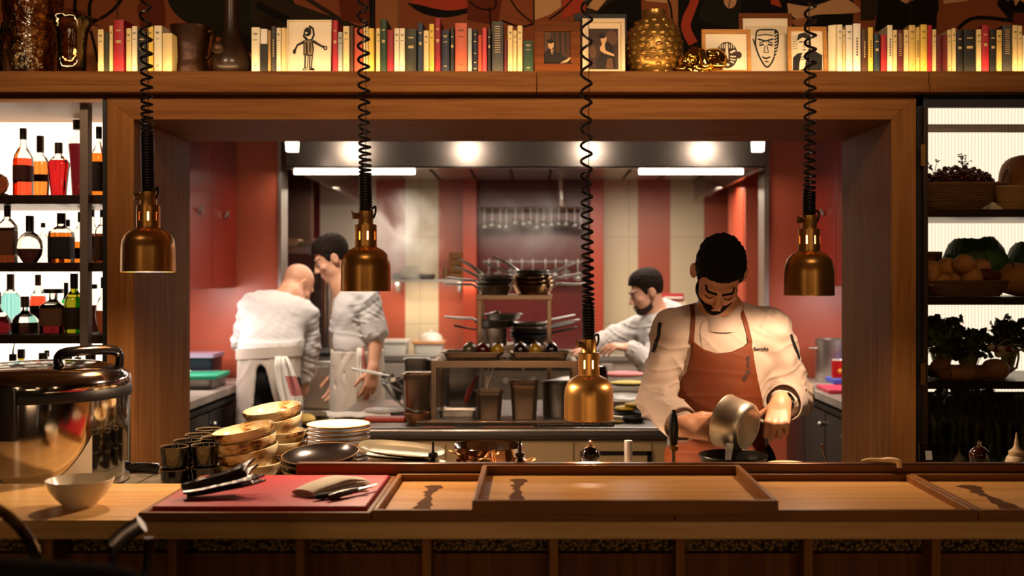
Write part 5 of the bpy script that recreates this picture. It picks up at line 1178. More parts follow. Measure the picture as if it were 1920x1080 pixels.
RAD = mat('radish_red', '#7a1420', 0.35); RADW = mat('radish_white', '#d9c9a8', 0.4)
for k, (px, dz, m, lab) in enumerate([(1858, .128, RADW, 'white radish at the leaf end of the bunch'), (1868, .117, RAD, 'red radish between the white ones'), (1877, .122, RADW, 'white radish in the middle of the bunch'), (1884, .108, RADW, 'white radish hanging lowest in the bunch'), (1892, .120, RAD, 'red radish towards the frame edge'), (1872, .098, RADW, 'small white radish under the others')]):
    d = 4.155 + (.02 if k % 2 else 0); t = thing('radish', lab, 'radish', (X(px, d), d, RSH[2] + dz), rot=(0, 1.2 + .1 * k, 0), group='radishes in the dark basket')
    MB().ball((0, 0, 0), (.013, .013, .015), 14).build('root', m, t); MB().tube(spline([(0, 0, .014), (.002, 0, .035), (-.006, 0, .06), (.004, 0, .085)], 4), [.0022] + [.0012] * 12, 5).build('tail', RADW, t)
for k, (px, dz, r, lab) in enumerate([(1762, .055, .034, 'tan potato nearest the door hinge'), (1790, .030, .032, 'tan potato second from the door hinge'), (1772, .018, .030, 'tan potato low against the shelf by the hinge'), (1815, .022, .034, 'tan potato in the middle of the shelf front'), (1842, .028, .036, 'tan potato under the radishes'), (1868, .045, .046, 'round tan celeriac by the frame edge')]):
    o = lumpy('potato', lab + ', third larder shelf', 'vegetable', px, 700, 4.135, r, FEN if k % 2 else ROOT, 60 + k, 5, (1.1, .8, .85), 'potatoes on the third larder shelf'); o.location.z = RSH[2] + max(dz, r * .86)
# leeks and greens standing on the bottom larder shelf
LEEK = mat('leek_green', '#2a3a16', 0.5, var=0.45, vscale=6, stretch=(20, 20, 1.5)); 
rr = random.Random(8)
for k in range(13):
    px = 1738 + k * 15.2 + rr.uniform(-4, 4); d = 4.16 + (k % 3) * .07; h = rr.uniform(.215, .265)
    t = thing('leek', f'dark green leek, {ORD[k]} from the door hinge on the lowest larder shelf', 'leek', (X(px, d), d, RSH[3] + .002), rot=(0, rr.uniform(-.12, .12), 0), group='leeks on the lowest larder shelf')
    MB().lathe([(0, 0), (.009, 0), (.011, .006), (.010, h * .55), (.012, h * .7), (0, h * .7)], 12).build('shaft', LEAFP, t)
    lv = MB()
    for q in range(4):
        a = q * PI / 2 + rr.uniform(-.4, .4); x, y = math.cos(a), math.sin(a)
        lv.tube([(x * .004, y * .004, h * .5), (x * .012, y * .012, h * .75), (x * .02, y * .02, h * .95), (x * .03, y * .03, h * 1.02)], [.008, .010, .008, .002], 8, flat=(1, .35))
    lv.build('leaves', LEEK, t)
t = thing('herb_crate', 'slatted dark crate standing across the lowest larder shelf', 'crate', (X(1830, 4.42), 4.42, RSH[3] + .0005))
for k in range(2): MB().box((-.24, 0, .012 + k * .062), (.24, .012, .055 + k * .062)).build('slat', OAKD, t, bev=.002)
for s in (-1, 1): MB().box((s * .235 - .008, .012, 0), (s * .235 + .008, .13, .12)).build('end_post', OAKD, t)
MB().box((-.24, .012, .004), (.24, .13, .010)).build('crate_base', OAKD, t)
leafy('chard_bunch', 'heap of dark green chard leaves in the slatted crate', 1812, 4.485, RSH[3] + .012, .13, .235, 170, LEAFD, 9)
leafy('kale_bunch', 'pale curly leaves at the frame edge of the lowest larder shelf', 1914, 4.24, RSH[3] + .0005, .05, .24, 80, LEAFP, 10)
# ================================================================ kitchen furniture
KC = 0.93
MARB = mat('grey_marble', '#9a8f86', 0.3, var=0.35, vscale=7)
DCAB = mat('dark_cabinet', '#2c2a28', 0.25, 0.5)
def side_counter(label, xf, xb, y0, y1, s):
    t = thing('side_counter', label, 'counter', ((xf + xb) / 2, y0, 0))
    w = abs(xf - xb) / 2
    MB().box((-w, 0, KC - .045), (w, y1 - y0, KC)).build('worktop', MARB, t, bev=.004)
    MB().box((-w + .03, .01, .09), (w - .03, y1 - y0, KC - .045)).build('cabinet_body', DARKM, t)
    MB().box((-w + .06, .02, 0), (w - .06, y1 - y0, .09)).build('plinth', BLACK, t)
    n = 4; L = (y1 - y0) / n; xs = s * (w - .03)
    for k in range(n):
        d = MB().box((min(xs, xs + s * .018), k * L + .008, .11), (max(xs, xs + s * .018), (k + 1) * L - .008, KC - .10)).build('door', DCAB, t, bev=.003)
        MB().ball((xs + s * .030, k * L + .06, KC - .17), .014, 12).build('knob', STEEL, d)
    MB().box((min(xs, xs + s * .028), 0, KC - .085), (max(xs, xs + s * .028), y1 - y0, KC - .06)).build('edge_trim', BLACK, t)
    return t
side_counter('marble-topped dark counter along the wall by the bald cook', -1.73, -2.41, 4.80, 6.57, 1)
side_counter('marble-topped dark counter along the wall behind the pouring chef', 1.53, 2.4, 4.80, 6.57, -1)
def upper_cab(label, xf, xb, y0, y1, s, z0):
    t = thing('wall_cupboard', label, 'cupboard', ((xf + xb) / 2, y0, z0), group='dark red wall cupboards')
    w = abs(xf - xb) / 2
    MB().box((-w, 0, 0), (w, y1 - y0, 2.40 - z0)).build('cupboard_body', REDP, t)
    n = 3; L = (y1 - y0) / n; xs = s * w
    for k in range(n):
        d = MB().box((min(xs, xs + s * .018), k * L + .004, .004), (max(xs, xs + s * .018), (k + 1) * L - .004, 2.39 - z0)).build('door', mat('red_lacquer', '#7c2219', .3), t, bev=.003)
        MB().tube([(xs + s * .03, (k + .5) * L - .03, .42), (xs + s * .045, (k + .5) * L - .03, .45), (xs + s * .03, (k + .5) * L + .03, .42)], .008, 8).build('handle', STEEL, d)
    return t
upper_cab('dark red wall cupboard above the counter by the bald cook', -1.865, -2.41, 5.1, 6.58, 1, 1.485)
upper_cab('dark red wall cupboard with steel knobs above the pouring chef\'s rear counter', 1.73, 2.4, 5.1, 6.58, -1, 1.50)
# things on the counter by the bald cook
tb = thing('storage_tub', 'shallow grey tub under the green cutting board', 'tub', (-1.98, 6.05, KC))
MB().rr([(.36, .30, .03, 0), (.38, .32, .03, .052), (.40, .34, .03, .054), (.40, .34, .03, .058), (.37, .31, .03, .056), (.35, .29, .03, .006)], 5).build('tub_body', STEELD, tb, ang=50)
t = thing('cutting_board', 'green cutting board on the counter beside the bald cook', 'cutting board', (-1.97, 6.0, KC + .0586), rotz=.05)
MB().box((-.21, -.16, 0), (.21, .16, .022)).build('board', mat('green_board', '#0f8a68', .45), t, bev=.004)
t = thing('knife', 'pale-handled knife lying on the green board', 'knife', (-1.95, 6.02, KC + .0815), rotz=.4)
MB().tube([(-.10, 0, .008), (0, 0, .009)], .009, 8, flat=(1, .7)).build('handle', mat('pale_handle', '#d6c9a6', .5), t); MB().box((0, -.014, .006), (.16, .012, .008)).build('blade', STEEL, t)
t = thing('food_box', 'dark covered food box behind the green board', 'box', (-2.08, 6.34, KC))
MB().rr([(.36, .2, .02, 0), (.38, .22, .02, .15)], 5).build('box_body', mat('blue_black', '#1c1d28', .3), t); MB().rr([(.40, .24, .02, .15), (.40, .24, .02, .172)], 5).build('lid', mat('lilac_film', '#8f8298', .25), t)
t = thing('wrapped_bundle', 'crinkled clear-wrapped bundle at the front of the counter by the bald cook', 'bundle', (-2.05, 5.62, KC))
MB().ball((0, 0, .055), (.13, .10, .055), 18).build('wrap', mat('film_wrap', '#b9b4b2', .15, bump=1.0, bscale=25), t)
t = thing('stainless_tin', 'small steel tin at the jamb end of the counter', 'tin', (-1.93, 5.42, KC)); MB().lathe([(0, 0), (.06, 0), (.06, .09), (.056, .09), (.056, .01), (0, .01)], 24).build('tin_body', STEELD, t, ang=50)
t = thing('wall_shelf', 'small steel wall shelf under the dark red cupboard', 'shelf', (-2.28, 5.55, 1.27)); MB().box((-.13, 0, 0), (.13, .5, .015)).build('shelf_board', STEEL, t)
for y in (.08, .42): MB().box((-.13, y - .006, -.07), (-.11, y + .006, 0)).build('bracket', STEEL, t)
t = thing('label_printer', 'dark box with a white top on the small wall shelf', 'printer', (-2.26, 5.80, 1.2855)); MB().box((-.09, -.1, 0), (.09, .1, .09)).build('printer_body', DARKM, t, bev=.006); MB().box((-.08, -.09, .09), (.08, .09, .125)).build('cover', WHITEP, t, bev=.01)
# things on the counter behind the pouring chef
t = thing('cutting_board', 'pink cutting board on the counter by the portal jamb', 'cutting board', (1.80, 5.80, KC), rotz=-.04); MB().box((-.24, -.15, 0), (.24, .15, .022)).build('board', mat('pink_board', '#c23a55', .45), t, bev=.004)
t = thing('cutting_board', 'blue cutting board lying on the pink one', 'cutting board', (1.86, 6.02, KC + .0226)); MB().box((-.2, -.08, 0), (.2, .10, .03)).build('board', mat('blue_board', '#4a62c8', .45), t, bev=.004)
for k, (x, y) in enumerate(((1.70, 6.00), (1.785, 6.00))):
    t = thing('tomato_tin', ['red food tin with a yellow motif, first of two on the blue board', 'red food tin with a yellow motif, nearer the portal jamb'][k], 'tin', (x, y, KC + .0532), group='red food tins')
    MB().lathe([(0, 0), (.036, 0), (.036, .105), (.034, .107), (0, .105)], 24).build('tin_body', STEEL, t, ang=50)
    MB().lathe([(.0365, .006), (.0365, .10)], 24).build('label', mat('tin_red', '#b31a1a', .4), t)
    MB().ball((0, -.0355, .042), (.014, .003, .014), 12).build('motif', mat('tin_yellow', '#d8b040', .5), t)
t = thing('stock_pot', 'tall steel stock pot behind the red tins', 'pot', (1.76, 6.33, KC + .0)); 
MB().lathe([(0, 0), (.098, 0), (.10, .004), (.10, .25), (.104, .253), (.104, .256), (.097, .254), (.095, .01), (0, .01)], 36).build('pot_body', STEEL, t, ang=50)
MB().tube(spline([(-.10, -.03, .2), (-.135, 0, .2), (-.10, .03, .2)], 5), .006, 8).build('handle', STEEL, t)
t = thing('plastic_tub', 'clear plastic tub beside the pink board at the jamb', 'tub', (2.03, 5.95, KC + .0536)); MB().rr([(.13, .13, .02, 0), (.15, .15, .02, .13), (.165, .165, .02, .135), (.165, .165, .02, .145), (.14, .14, .02, .142), (.12, .12, .02, .006)], 5).build('tub_body', thin_glass('clear_plastic', '#c9cbe6', 1.2), t)
MB().box((-.05, -.05, .007), (.05, .05, .07)).build('contents', mat('blue_white', '#b8bfe0', .6), t, bev=.015)

# steel oven column and its neighbours
ov = thing('oven', 'tall steel oven column with glass doors behind the bald cook', 'oven', (X(572, 7.2), 7.2, 0))
w = .165; zt = Z(462, 7.2)
MB().box((-w, 0, .1), (w, .6, zt)).build('oven_body', STEELD, ov, bev=.006)
MB().box((-w + .012, -.03, .82), (w - .05, -.001, zt - .05)).build('glass_door', mat('oven_glass', '#2b1d18', .06, coat=.6), ov, bev=.004)
MB().box((-w + .012, -.03, .16), (w - .012, -.001, .78)).build('lower_door', STEEL, ov, bev=.004)
for x, z0, z1 in ((w - .025, .98, zt - .12), (.01, .9, zt - .25)): MB().tube([(x, -.035, z0), (x, -.06, z0 + .02), (x, -.06, z1 - .02), (x, -.035, z1)], .011, 8).build('handle', CHROME, ov)
MB().box((-w, .0, 0), (w, .6, .1)).build('plinth', BLACK, ov)
for k, (px, w_, h_, c, lab) in enumerate([(545, .10, .05, '#7a5a3c', 'brown box on top of the oven at the wall end'), (575, .09, .035, '#5a4632', 'flat dark box in the middle of the oven top'), (600, .07, .05, '#8a7258', 'small buff box on the oven top nearest the standing cook')]):
    t = thing('storage_box', lab, 'box', (X(px, 7.25), 7.3, zt + .0005), group='boxes on the oven'); MB().box((-w_ / 2, -.06, 0), (w_ / 2, .08, h_)).build('box_body', mat('card_%d' % k, c, .7), t, bev=.003); MB().box((-w_ / 2 - .003, -.064, h_ - .014), (w_ / 2 + .003, .084, h_ + .002)).build('lid', mat('card_lid_%d' % k, c, .6), t)
lf = thing('drawer_fridge', 'low steel drawer unit between the two cooks', 'fridge', (X(610, 7.0), 6.64, 0))
MB().box((-.16, 0, 0), (.16, .42, 1.06)).build('unit_body', STEELD, lf, bev=.005)
for k in range(3):
    d = MB().box((-.15, -.02, .12 + k * .31), (.15, -.001, .41 + k * .31)).build('drawer', STEEL, lf, bev=.004); MB().box((-.10, -.045, .37 + k * .31), (.10, -.02, .385 + k * .31)).build('handle', CHROME, d)
MB().box((-.17, -.02, 1.06), (.17, .43, 1.085)).build('unit_top', DARKM, lf, bev=.004)
ot = thing('open_drawer_cart', 'low dark steel cart with an open tray of yellow food behind the bald cook', 'cart', (X(575, 6.45), 6.27, 0))
MB().box((-.12, 0, .06), (.14, .28, .66)).build('cart_body', DARKM, ot, bev=.005)
for sx in (-.10, .12):
    for y in (.03, .25): MB().ball((sx, y, .03), .03, 12).build('wheel', BLACK, ot)
fo = tag(MB().ball((0, 0, 0), (.07, .09, .035), 16).build('yellow_dough', mat('yellow_food', '#d9b45a', .6, bump=.5, bscale=30), None, loc=(X(571, 6.45), 6.43, .694)), 'mound of yellow food on the low dark cart', 'food')

# rear counter with the wall shelf above it
rcx0, rcx1 = -1.95, .93
rcn = thing('rear_counter', 'long pale steel counter along the striped back wall', 'counter', (0, 8.5, 0))
MB().box((rcx0, 0, KC - .05), (rcx1, .69, KC)).build('worktop', STEEL, rcn, bev=.004)
MB().box((rcx0, .02, 0), (rcx1, .69, KC - .05)).build('cabinet_body', mat('pale_front', '#a89d92', .35, .3), rcn)
for k in range(8):
    x = rcx0 + .02 + k * .32; d = MB().box((x, 0, .08), (x + .30, .019, KC - .07)).build('door', mat('pale_front', '#a89d92'), rcn, bev=.003); MB().ball((x + .15, -.012, KC - .16), .014, 10).build('knob', BLACK, d)
ws = thing('wall_shelf', 'steel wall shelf of crockery in front of the red and cream stripes', 'shelf', (X(803, 9.0), 8.9, Z(524, 9.0)))
hw = X(870, 9) - X(803, 9); MB().box((-hw, 0, -.02), (hw, .29, 0)).build('shelf_board', STEEL, ws, bev=.003)
for s in (-1, 1): MB().box((s * (hw - .04) - .012, .1, -.10), (s * (hw - .04) + .012, .29, -.02)).build('bracket', STEEL, ws)
zs_ = Z(524, 9.0) + .0005
for k in range(7):
    t = thing('plate', f'white plate, {["lowest", "second from the bottom", "third from the bottom", "fourth from the bottom", "fifth from the bottom", "sixth from the bottom", "topmost"][k]} of the stack on the wall shelf', 'plate', (X(766, 9), 9.04, zs_ + .017 * k), group='white plates on the wall shelf')
    MB().lathe([(0, .003), (.05, .003), (.052, 0), (.058, .001), (.082, .010), (.084, .014), (.08, .015), (.05, .006), (0, .006)], 28).build('plate_body', WHITEC, t, ang=60)
for px, w_, h_, c, lab, nm in [(742, .05, .05, '#221a16', 'small dark bowl at the lamp end of the wall shelf', 'small_bowl'), (800, .14, .045, '#4a4038', 'low grey dish on the wall shelf next to the white plates', 'shallow_bowl'), (835, .05, .10, '#6b4a2c', 'brown jar on the wall shelf beside the wooden crate', 'storage_jar')]:
    t = thing(nm, lab, 'crockery', (X(px, 9), 9.03, zs_)); r = w_ / 2
    MB().lathe([(0, 0), (r * .8, 0), (r, h_ * .5), (r * .95, h_), (r * .85, h_), (r * .85, h_ * .5), (r * .7, .006), (0, .006)], 24).build('body', mat('crock_' + c[1:], c, .4), t, ang=60)
t = thing('wooden_crate', 'upright wooden crate on the end of the wall shelf', 'crate', (X(855, 9), 9.05, zs_))
for k in range(4): MB().box((-.058, -.05, .004 + k * .057), (.058, .05, .054 + k * .057)).build('slat', wood('crate_wood', '#4a3018', '#7a5630', 0), t, bev=.004)
for s in (-1, 1): MB().box((s * .050 - .006, -.056, 0), (s * .050 + .006, -.0505, .232)).build('corner_post', OAKD, t)
for k, (px, w_, h_, lab) in enumerate([(686, .22, .10, 'white lidded tub on the rear counter beside the standing cook'), (742, .20, .09, 'white lidded tub on the rear counter left of the domed cover'.replace('left of', 'next to')), (805, .24, .08, 'low pale tub with an orange lid under the domed cover')]):
    t = thing('lidded_tub', lab, 'tub', (X(px, 8.75), 8.75, KC + .0005), group='tubs on the rear counter')
    MB().rr([(w_ * .9, .2, .02, 0), (w_, .22, .02, h_)], 5).build('tub_body', WHITEP, t); MB().rr([(w_ + .02, .24, .02, h_), (w_ + .02, .24, .02, h_ + .02)], 5).build('lid', WHITEP if k < 2 else mat('orange_lid', '#d99a66', .5), t)
t = thing('dome_cover', 'white domed cover standing on the orange-lidded tub', 'cover', (X(808, 8.75), 8.75, KC + .1012)); MB().lathe([(0, .07), (.05, .066), (.085, .045), (.10, .01), (.10, 0), (.095, 0), (.08, .04), (0, .062)], 32).build('dome', WHITEC, t, ang=60); MB().ball((0, 0, .078), .012, 10).build('knob', WHITEC, t)
# cooking range in the maroon niche, ladle rails
rg = thing('range_cooker', 'dark cooking range in the maroon niche', 'cooker', (X(1000, 8.4), 7.75, 0))
MB().box((-.5, 0, 0), (.5, .7, .88)).build('range_body', STEELD, rg, bev=.005); MB().box((-.5, -.02, .88), (.5, .7, .92)).build('hob', BLACK, rg, bev=.004)
for k in range(5): MB().lathe([(0, 0), (.022, 0), (.02, .025), (0, .025)], 14, rotM(PI / 2, 0, 0, (-.4 + .2 * k, -.001, .8))).build('knob', STEEL, rg)
def ladle_rail(label, pxa, pxb, y, d, n, rm, lab, seed, hbowl):
    t = thing('utensil_rail', label, 'rail', (0, d, Z(y, d)), group='rails in the maroon niche')
    MB().tube([(X(pxa, d), 0, 0), (X(pxb, d), 0, 0)], .012, 8).build('rail', rm, t)
    for px in (pxa + 8, pxb - 8): MB().tube([(X(px, d), 0, 0), (X(px, d), .13, 0)], .008, 8).build('bracket', rm, t)
    r = random.Random(seed)
    for k in range(n):
        px = pxa + 10 + (pxb - pxa - 20) * k / (n - 1) + r.uniform(-2, 2); L = hbowl + r.uniform(-.02, .02)
        u = thing('ladle', f'steel ladle, {ORD[k]} along {lab} from the wooden crate side', 'ladle', (X(px, d), d - .016, Z(y, d) + .006), group='ladles in the maroon niche')
        MB().tube([(0, .012, .010), (0, 0, .016), (0, -.004, 0), (0, -.004, -L)], .0045, 6).build('handle', STEELD, u)
        MB().lathe([(0, -.03), (.02, -.025), (.034, -.008), (.038, .012), (.036, .012), (.03, -.006), (0, -.024)], 18, rotM(1.2, 0, r.uniform(-.4, .4), (0, -.010, -L - .018))).build('bowl', STEELD, u, ang=60)
ladle_rail('brass rail of hanging ladles in the maroon niche', 900, 1100, 391, 9.0, 14, BRASSD, 'the brass rail', 1, .13)
ladle_rail('lower steel rail in the maroon niche', 905, 1094, 491, 9.05, 9, STEELD, 'the lower rail', 2, .10)
# wall-mounted pieces
t = thing('wall_dispenser', 'small pale box fixed high on the red stripe', 'dispenser', (X(1329, 9.05), 9.12, Z(366, 9.05))); MB().box((-.05, -.06, 0), (.05, .079, .17)).build('dispenser_body', WHITEP, t, bev=.008); MB().box((-.045, -.064, .0), (.045, -.0605, .05)).build('outlet', STEELD, t)
t = thing('fire_blanket', 'flat red wall box behind the bearded cook\'s shoulder', 'box', (X(1262, 8.4), 8.5, Z(565, 8.4))); MB().box((-.07, 0, 0), (.10, .12, .06)).build('box_body', mat('signal_red', '#a31a22', .4), t, bev=.008); MB().box((-.06, -.006, .02), (.09, 0, .035)).build('pull_tape', WHITEP, t)
t = thing('equipment_stand', 'dark low equipment stand carrying the red box behind the bearded cook', 'stand', (X(1262, 8.4), 8.51, 0)); MB().box((-.10, 0, 0), (.12, .3, Z(565, 8.4) - .001)).build('stand_body', mat('stand_cream', '#c9b79a', .5), t, bev=.004); MB().box((-.09, -.01, .3), (.11, 0, .9)).build('door', mat('stand_cream', '#c9b79a'), t)

# ================================================================ the pass island
IZ = 0.88; IX0, IX1, IY0, IY1 = -.97, .62, 4.75, 5.85
isl = thing('pass_island', 'long steel-topped pass island in the portal opening', 'counter', (0, IY0, 0))
ITOP = mat('island_steel', '#8b8580', 0.3, 0.85, var=0.1, vscale=6)
MB().box((IX0, 0, IZ - .05), (IX1, IY1 - IY0, IZ)).build('steel_top', ITOP, isl, bev=.016, segs=4)
MB().box((IX0 + .03, .05, .10), (IX1 - .03, IY1 - IY0 - .03, IZ - .05)).build('island_body', mat('beige_laminate', '#a58a62', .5), isl)
MB().box((IX0 + .06, .08, 0), (IX1 - .06, IY1 - IY0 - .06, .10)).build('plinth', BLACK, isl)
for (pa, pb) in ((640, 835), (845, 1075), (1088, 1222)):
    d = 4.78; x0, x1_ = X(pa, d), X(pb, d); fr = MB(); z1, z0 = Z(846, d), Z(846, d) - .16
    dd = MB().box((x0, .034, z0), (x1_, .049, z1 + .035)).build('drawer', mat('beige_laminate', '#a58a62'), isl, bev=.003)
    if pa > 1000:
        fr.box((x0, .026, z0), (x0 + .02, .034, z1)); fr.box((x1_ - .02, .026, z0), (x1_, .034, z1)); fr.box((x0, .026, z1 - .016), (x1_, .034, z1)); fr.build('recess_frame', DARKM, dd)
# front rack on the pass
FD = 4.93; rz = 1.166
rx0, rx1 = X(808, FD), X(1083, FD)
rk1 = thing('pass_rack', 'steel over-shelf rack on the pass island holding the trays of glossy balls', 'rack', (0, FD, IZ + .0005))
RSM = mat('rack_steel', '#a58d76', .3, .9)
hh = rz - IZ - .002
for x in (rx0, rx1 - .026):
    for y in (0, .36): MB().box((x, y, 0), (x + .026, y + .026, hh - .03)).build('leg', RSM, rk1, bev=.002)
for y in (0, .36): MB().box((rx0, y, hh - .034), (rx1, y + .026, hh)).build('cross_rail', RSM, rk1, bev=.002)
for x in (rx0, rx1 - .026): MB().box((x, .026, hh - .03), (x + .026, .36, hh - .004)).build('side_rail', RSM, rk1, bev=.002)
for k in range(9): MB().tube([(rx0 + .02, .05 + k * .037, hh - .006), (rx1 - .02, .05 + k * .037, hh - .006)], .004, 6).build('shelf_rod', STEEL, rk1)
def gastro(name, label, px, d, z, w, dp, h, m=STEEL, taper=.82, group='steel food containers', rot=0, fill=None):
    t = thing(name, label, 'container', (X(px, d), d, z + .0005), rotz=rot, group=group)
    a = taper
    MB().rr([(w * a, dp * a, .02, 0), (w * a + .004, dp * a + .004, .022, .003), (w * .96, dp * .96, .024, h * .84), (w, dp, .025, h * .86), (w, dp, .025, h - .004), (w + .018, dp + .018, .026, h - .003), (w + .018, dp + .018, .026, h), (w - .006, dp - .006, .022, h - .002), (w * .94, dp * .94, .02, h * .84), (w * a - .006, dp * a - .006, .018, .006)], 6).build('container_body', m, t, ang=40)
    if fill: MB().rr([(w * .9, dp * .9, .02, h * .55), (w * .93, dp * .93, .02, h * .72)], 5).build('contents', fill, t, bev=.004)
    return t
SA = mat('sauce_dark', '#3a1c10', .3)
for k, (pa, pb) in enumerate(((828, 948), (950, 1072))):
    d = 5.06; w = X(pb, d) - X(pa, d) - .02
    t = gastro('shallow_tray', ['shallow steel tray of glossy balls, the one with the red ball', 'shallow steel tray of glossy balls, nearest the lowest lamp'][k], (pa + pb) / 2, d, IZ + hh + .0005, w, .20, .036, mat('tray_steel', '#a89684', .3, .9), .86, 'trays of glossy balls')
GB = [('#55513a', 'olive'), ('#4a0508', 'dark red'), ('#a88018', 'gold'), ('#140c0c', 'black'), ('#b0851c', 'gold'), ('#100a0c', 'black')]
bx_ = [879, 902 + 3, 934, 975, 1003, 1033]; bxs = [880, 906, 933, 976, 1004, 1034]
for k in range(6):
    for row in range(2):
        c, nm = GB[k] if row == 0 else GB[(k * 2 + 3) % 6]
        d = 5.015 + row * .082; px = 1005 + (bxs[k] - 1005) * 5.03 / d
        trn = 'the ball tray by the container' if k < 3 else 'the ball tray by the lamp'
        t = thing('glossy_ball', f'glossy {nm} ball, {ORD[k % 3]} in the {"front" if row == 0 else "rear"} row of {trn}', 'ball', (X(px, d), d, IZ + hh + .0052 + .0335 + .0045), group='glossy balls on the pass rack')
        MB().ball((0, 0, 0), .0335, 28).build('ball_body', mat('gloss_' + c[1:], c, .08, coat=.9), t); MB().lathe([(0, .0305), (.008, .031), (.009, .036), (.004, .038), (0, .0385)], 14).build('stud', BRASSD if nm != 'gold' else BLACKG, t)
# ticket rail with order slips
tr_ = thing('ticket_rail', 'long low ticket rail along the front of the pass island', 'rail', (0, 4.80, IZ + .0005))
ra, rb = X(780, 4.80), X(1152, 4.80)
MB().box((ra, 0, .012), (rb, .055, .022)).build('rail_top', RSM, tr_, bev=.002); MB().box((ra, 0.004, 0), (rb, .05, .012)).build('rail_base', BLACK, tr_)
for k in range(30): MB().ball((X(1010 + k * 4.7, 4.80), -.001, .008), (.0032, .002, .0032), 8).build('ball_bearing', STEEL, tr_)
for k, px in enumerate((806, 838, 921, 953, 986)):
    t = thing('order_slip', f'pale order slip, {ORD[k]} along the ticket rail from the sauce bowl', 'slip', (X(px, 4.79), 4.791, IZ + .0008), group='order slips under the ticket rail'); w = .036
    MB().box((-w, -.046, 0), (w, .004, .0015)).build('paper', mat('slip_paper', '#b07a5c', .7), t); MB().box((-w * .7, -.034, .0016), (w * .5, -.031, .0018)).build('print', SEPM, t)
# containers on the pass
gastro('food_container', 'steel container under the rack, next to the squat one', 983, 5.06, IZ, .135, .13, .178, mat('container_steel', '#96806c', .3, .9), .80)
gastro('food_container', 'squat steel container under the rack with spoon handles behind', 918, 5.03, IZ, .128, .12, .138, mat('container_steel', '#96806c'), .80)
gastro('food_container', 'steel container outside the rack leg, behind the sauce bowl', 785, 5.12, IZ, .135, .15, .21, mat('container_steel', '#96806c'), .86)
gastro('food_container', 'steel insert pan at the back of the rack, under the balls', 868, 5.42, IZ, .19, .16, .25, STEELD, .86, rot=.1)
gastro('food_container', 'tall steel container on the island by the standing cook\'s hand', 781, 5.65, IZ, .12, .12, .24, STEELD, .92)
gastro('food_container', 'steel container next to the tall one by the standing cook', 824, 5.68, IZ, .12, .12, .23, STEELD, .92)
gastro('food_container', 'steel-rimmed white pan lying low under the rack', 860, 5.16, IZ, .19, .11, .035, STEEL, .9)
for k, (px, d, rr_) in enumerate(((897, 5.18, .3), (905, 5.2, .12), (1002, 5.22, -.25))):
    t = thing('cooking_spoon', ['steel spoon leaning behind the squat container', 'second steel spoon leaning behind the squat container', 'steel spoon leaning behind the taller container'][k], 'spoon', (X(px, d), d, IZ + .0), rot=(-.05, rr_, 0), group='spoons under the rack')
    MB().tube([(0, 0, .05), (0, 0, .2), (.002, 0, .255)], [.004, .004, .007], 8, flat=(1, .5)).build('handle', STEEL, t); MB().ball((0, 0, .03), (.02, .008, .03), 12).build('spoon_bowl', STEEL, t)
t = thing('tongs', 'red-gripped serving tongs resting on the squat container', 'tongs', (X(873, 5.1), 5.1, IZ + .07), rot=(0, .2, 0)); MB().tube([(0, 0, 0), (.005, 0, .06), (.03, 0, .14)], [.012, .014, .008], 8).build('grip', mat('grip_red', '#6e1a14', .4), t); MB().tube([(.03, 0, .14), (.04, 0, .19)], .006, 8).build('arm', STEEL, t)
# sauce bowl, ladle, strainer
t = thing('sauce_bowl', 'copper-brown sauce bowl with dark sauce on the end of the ticket rail', 'bowl', (X(781, 4.88), 4.89, IZ + .0005))
MB().lathe([(0, .004), (.03, .004), (.032, 0), (.036, .002), (.052, .022), (.060, .05), (.058, .051), (.048, .022), (.03, .010), (0, .009)], 36).build('bowl_body', mat('copper_bowl', '#a8754e', .3, .7), t, ang=60); MB().lathe([(0, .042), (.056, .041)], 32).build('sauce', SA, t)
t = thing('ladle', 'steel ladle resting across the sauce bowl', 'ladle', (X(760, 4.90), 4.90, IZ + .05)); MB().tube([(.05, 0, .002), (0, 0, .02), (-.045, .01, .055)], [.006, .008, .010], 8, flat=(1, .6)).build('handle', STEEL, t); MB().ball((.06, 0, .002), (.024, .02, .008), 12).build('ladle_bowl', STEEL, t)
t = thing('sieve', 'conical steel sieve with a long handle pointing towards the standing cook', 'sieve', (X(737, 5.45), 5.45, IZ + .01), rot=(0, 0, 0))
MB().lathe([(0, 0), (.02, .015), (.062, .12), (.064, .122), (.06, .122), (.018, .018), (0, .004)], 28, rotM(.1, -.25, 0, (.03, 0, .02))).build('cone', STEELD, t, ang=60); MB().tube([(-.02, 0, .155), (-.11, 0, .175), (-.21, 0, .195)], [.010, .013, .014], 8, flat=(1.3, .6)).build('handle', STEEL, t)
t = thing('saucepan', 'steel saucepan with a raised handle beside the outer container', 'pan', (X(775, 5.38), 5.40, IZ + .0005))
MB().lathe([(0, 0), (.07, 0), (.075, .005), (.075, .10), (.078, .102), (.073, .102), (.071, .008), (0, .006)], 32, rotM(0, 0, 0, (.02, 0, 0))).build('pan_body', STEEL, t, ang=50); MB().tube(spline([(-.05, 0, .09), (-.09, -.01, .11), (-.13, -.02, .145), (-.16, -.02, .155)], 5), .008, 8, flat=(1.3, .6)).build('handle', STEEL, t)
t = thing('foil_parcel', 'crumpled clear film parcel behind the red board on the island', 'parcel', (X(728, 5.22), 5.22, IZ)); MB().ball((0, 0, .02), (.12, .07, .02), 20).build('film', mat('film_wrap', '#b9b4b2'), t)
t = thing('paper_sheet', 'white paper sheet curling over the island\'s near corner by the standing cook', 'paper', (X(672, 5.15), 5.15, IZ + .001), rotz=.2)
vs = []; n = 12
for i in range(n):
    for j in range(4): u = i / (n - 1) - .5; vs.append((u * .30, (j / 3 - .5) * .2, .004 + .018 * max(0, -u - .2) + .006 * math.sin(u * 9) ** 2))
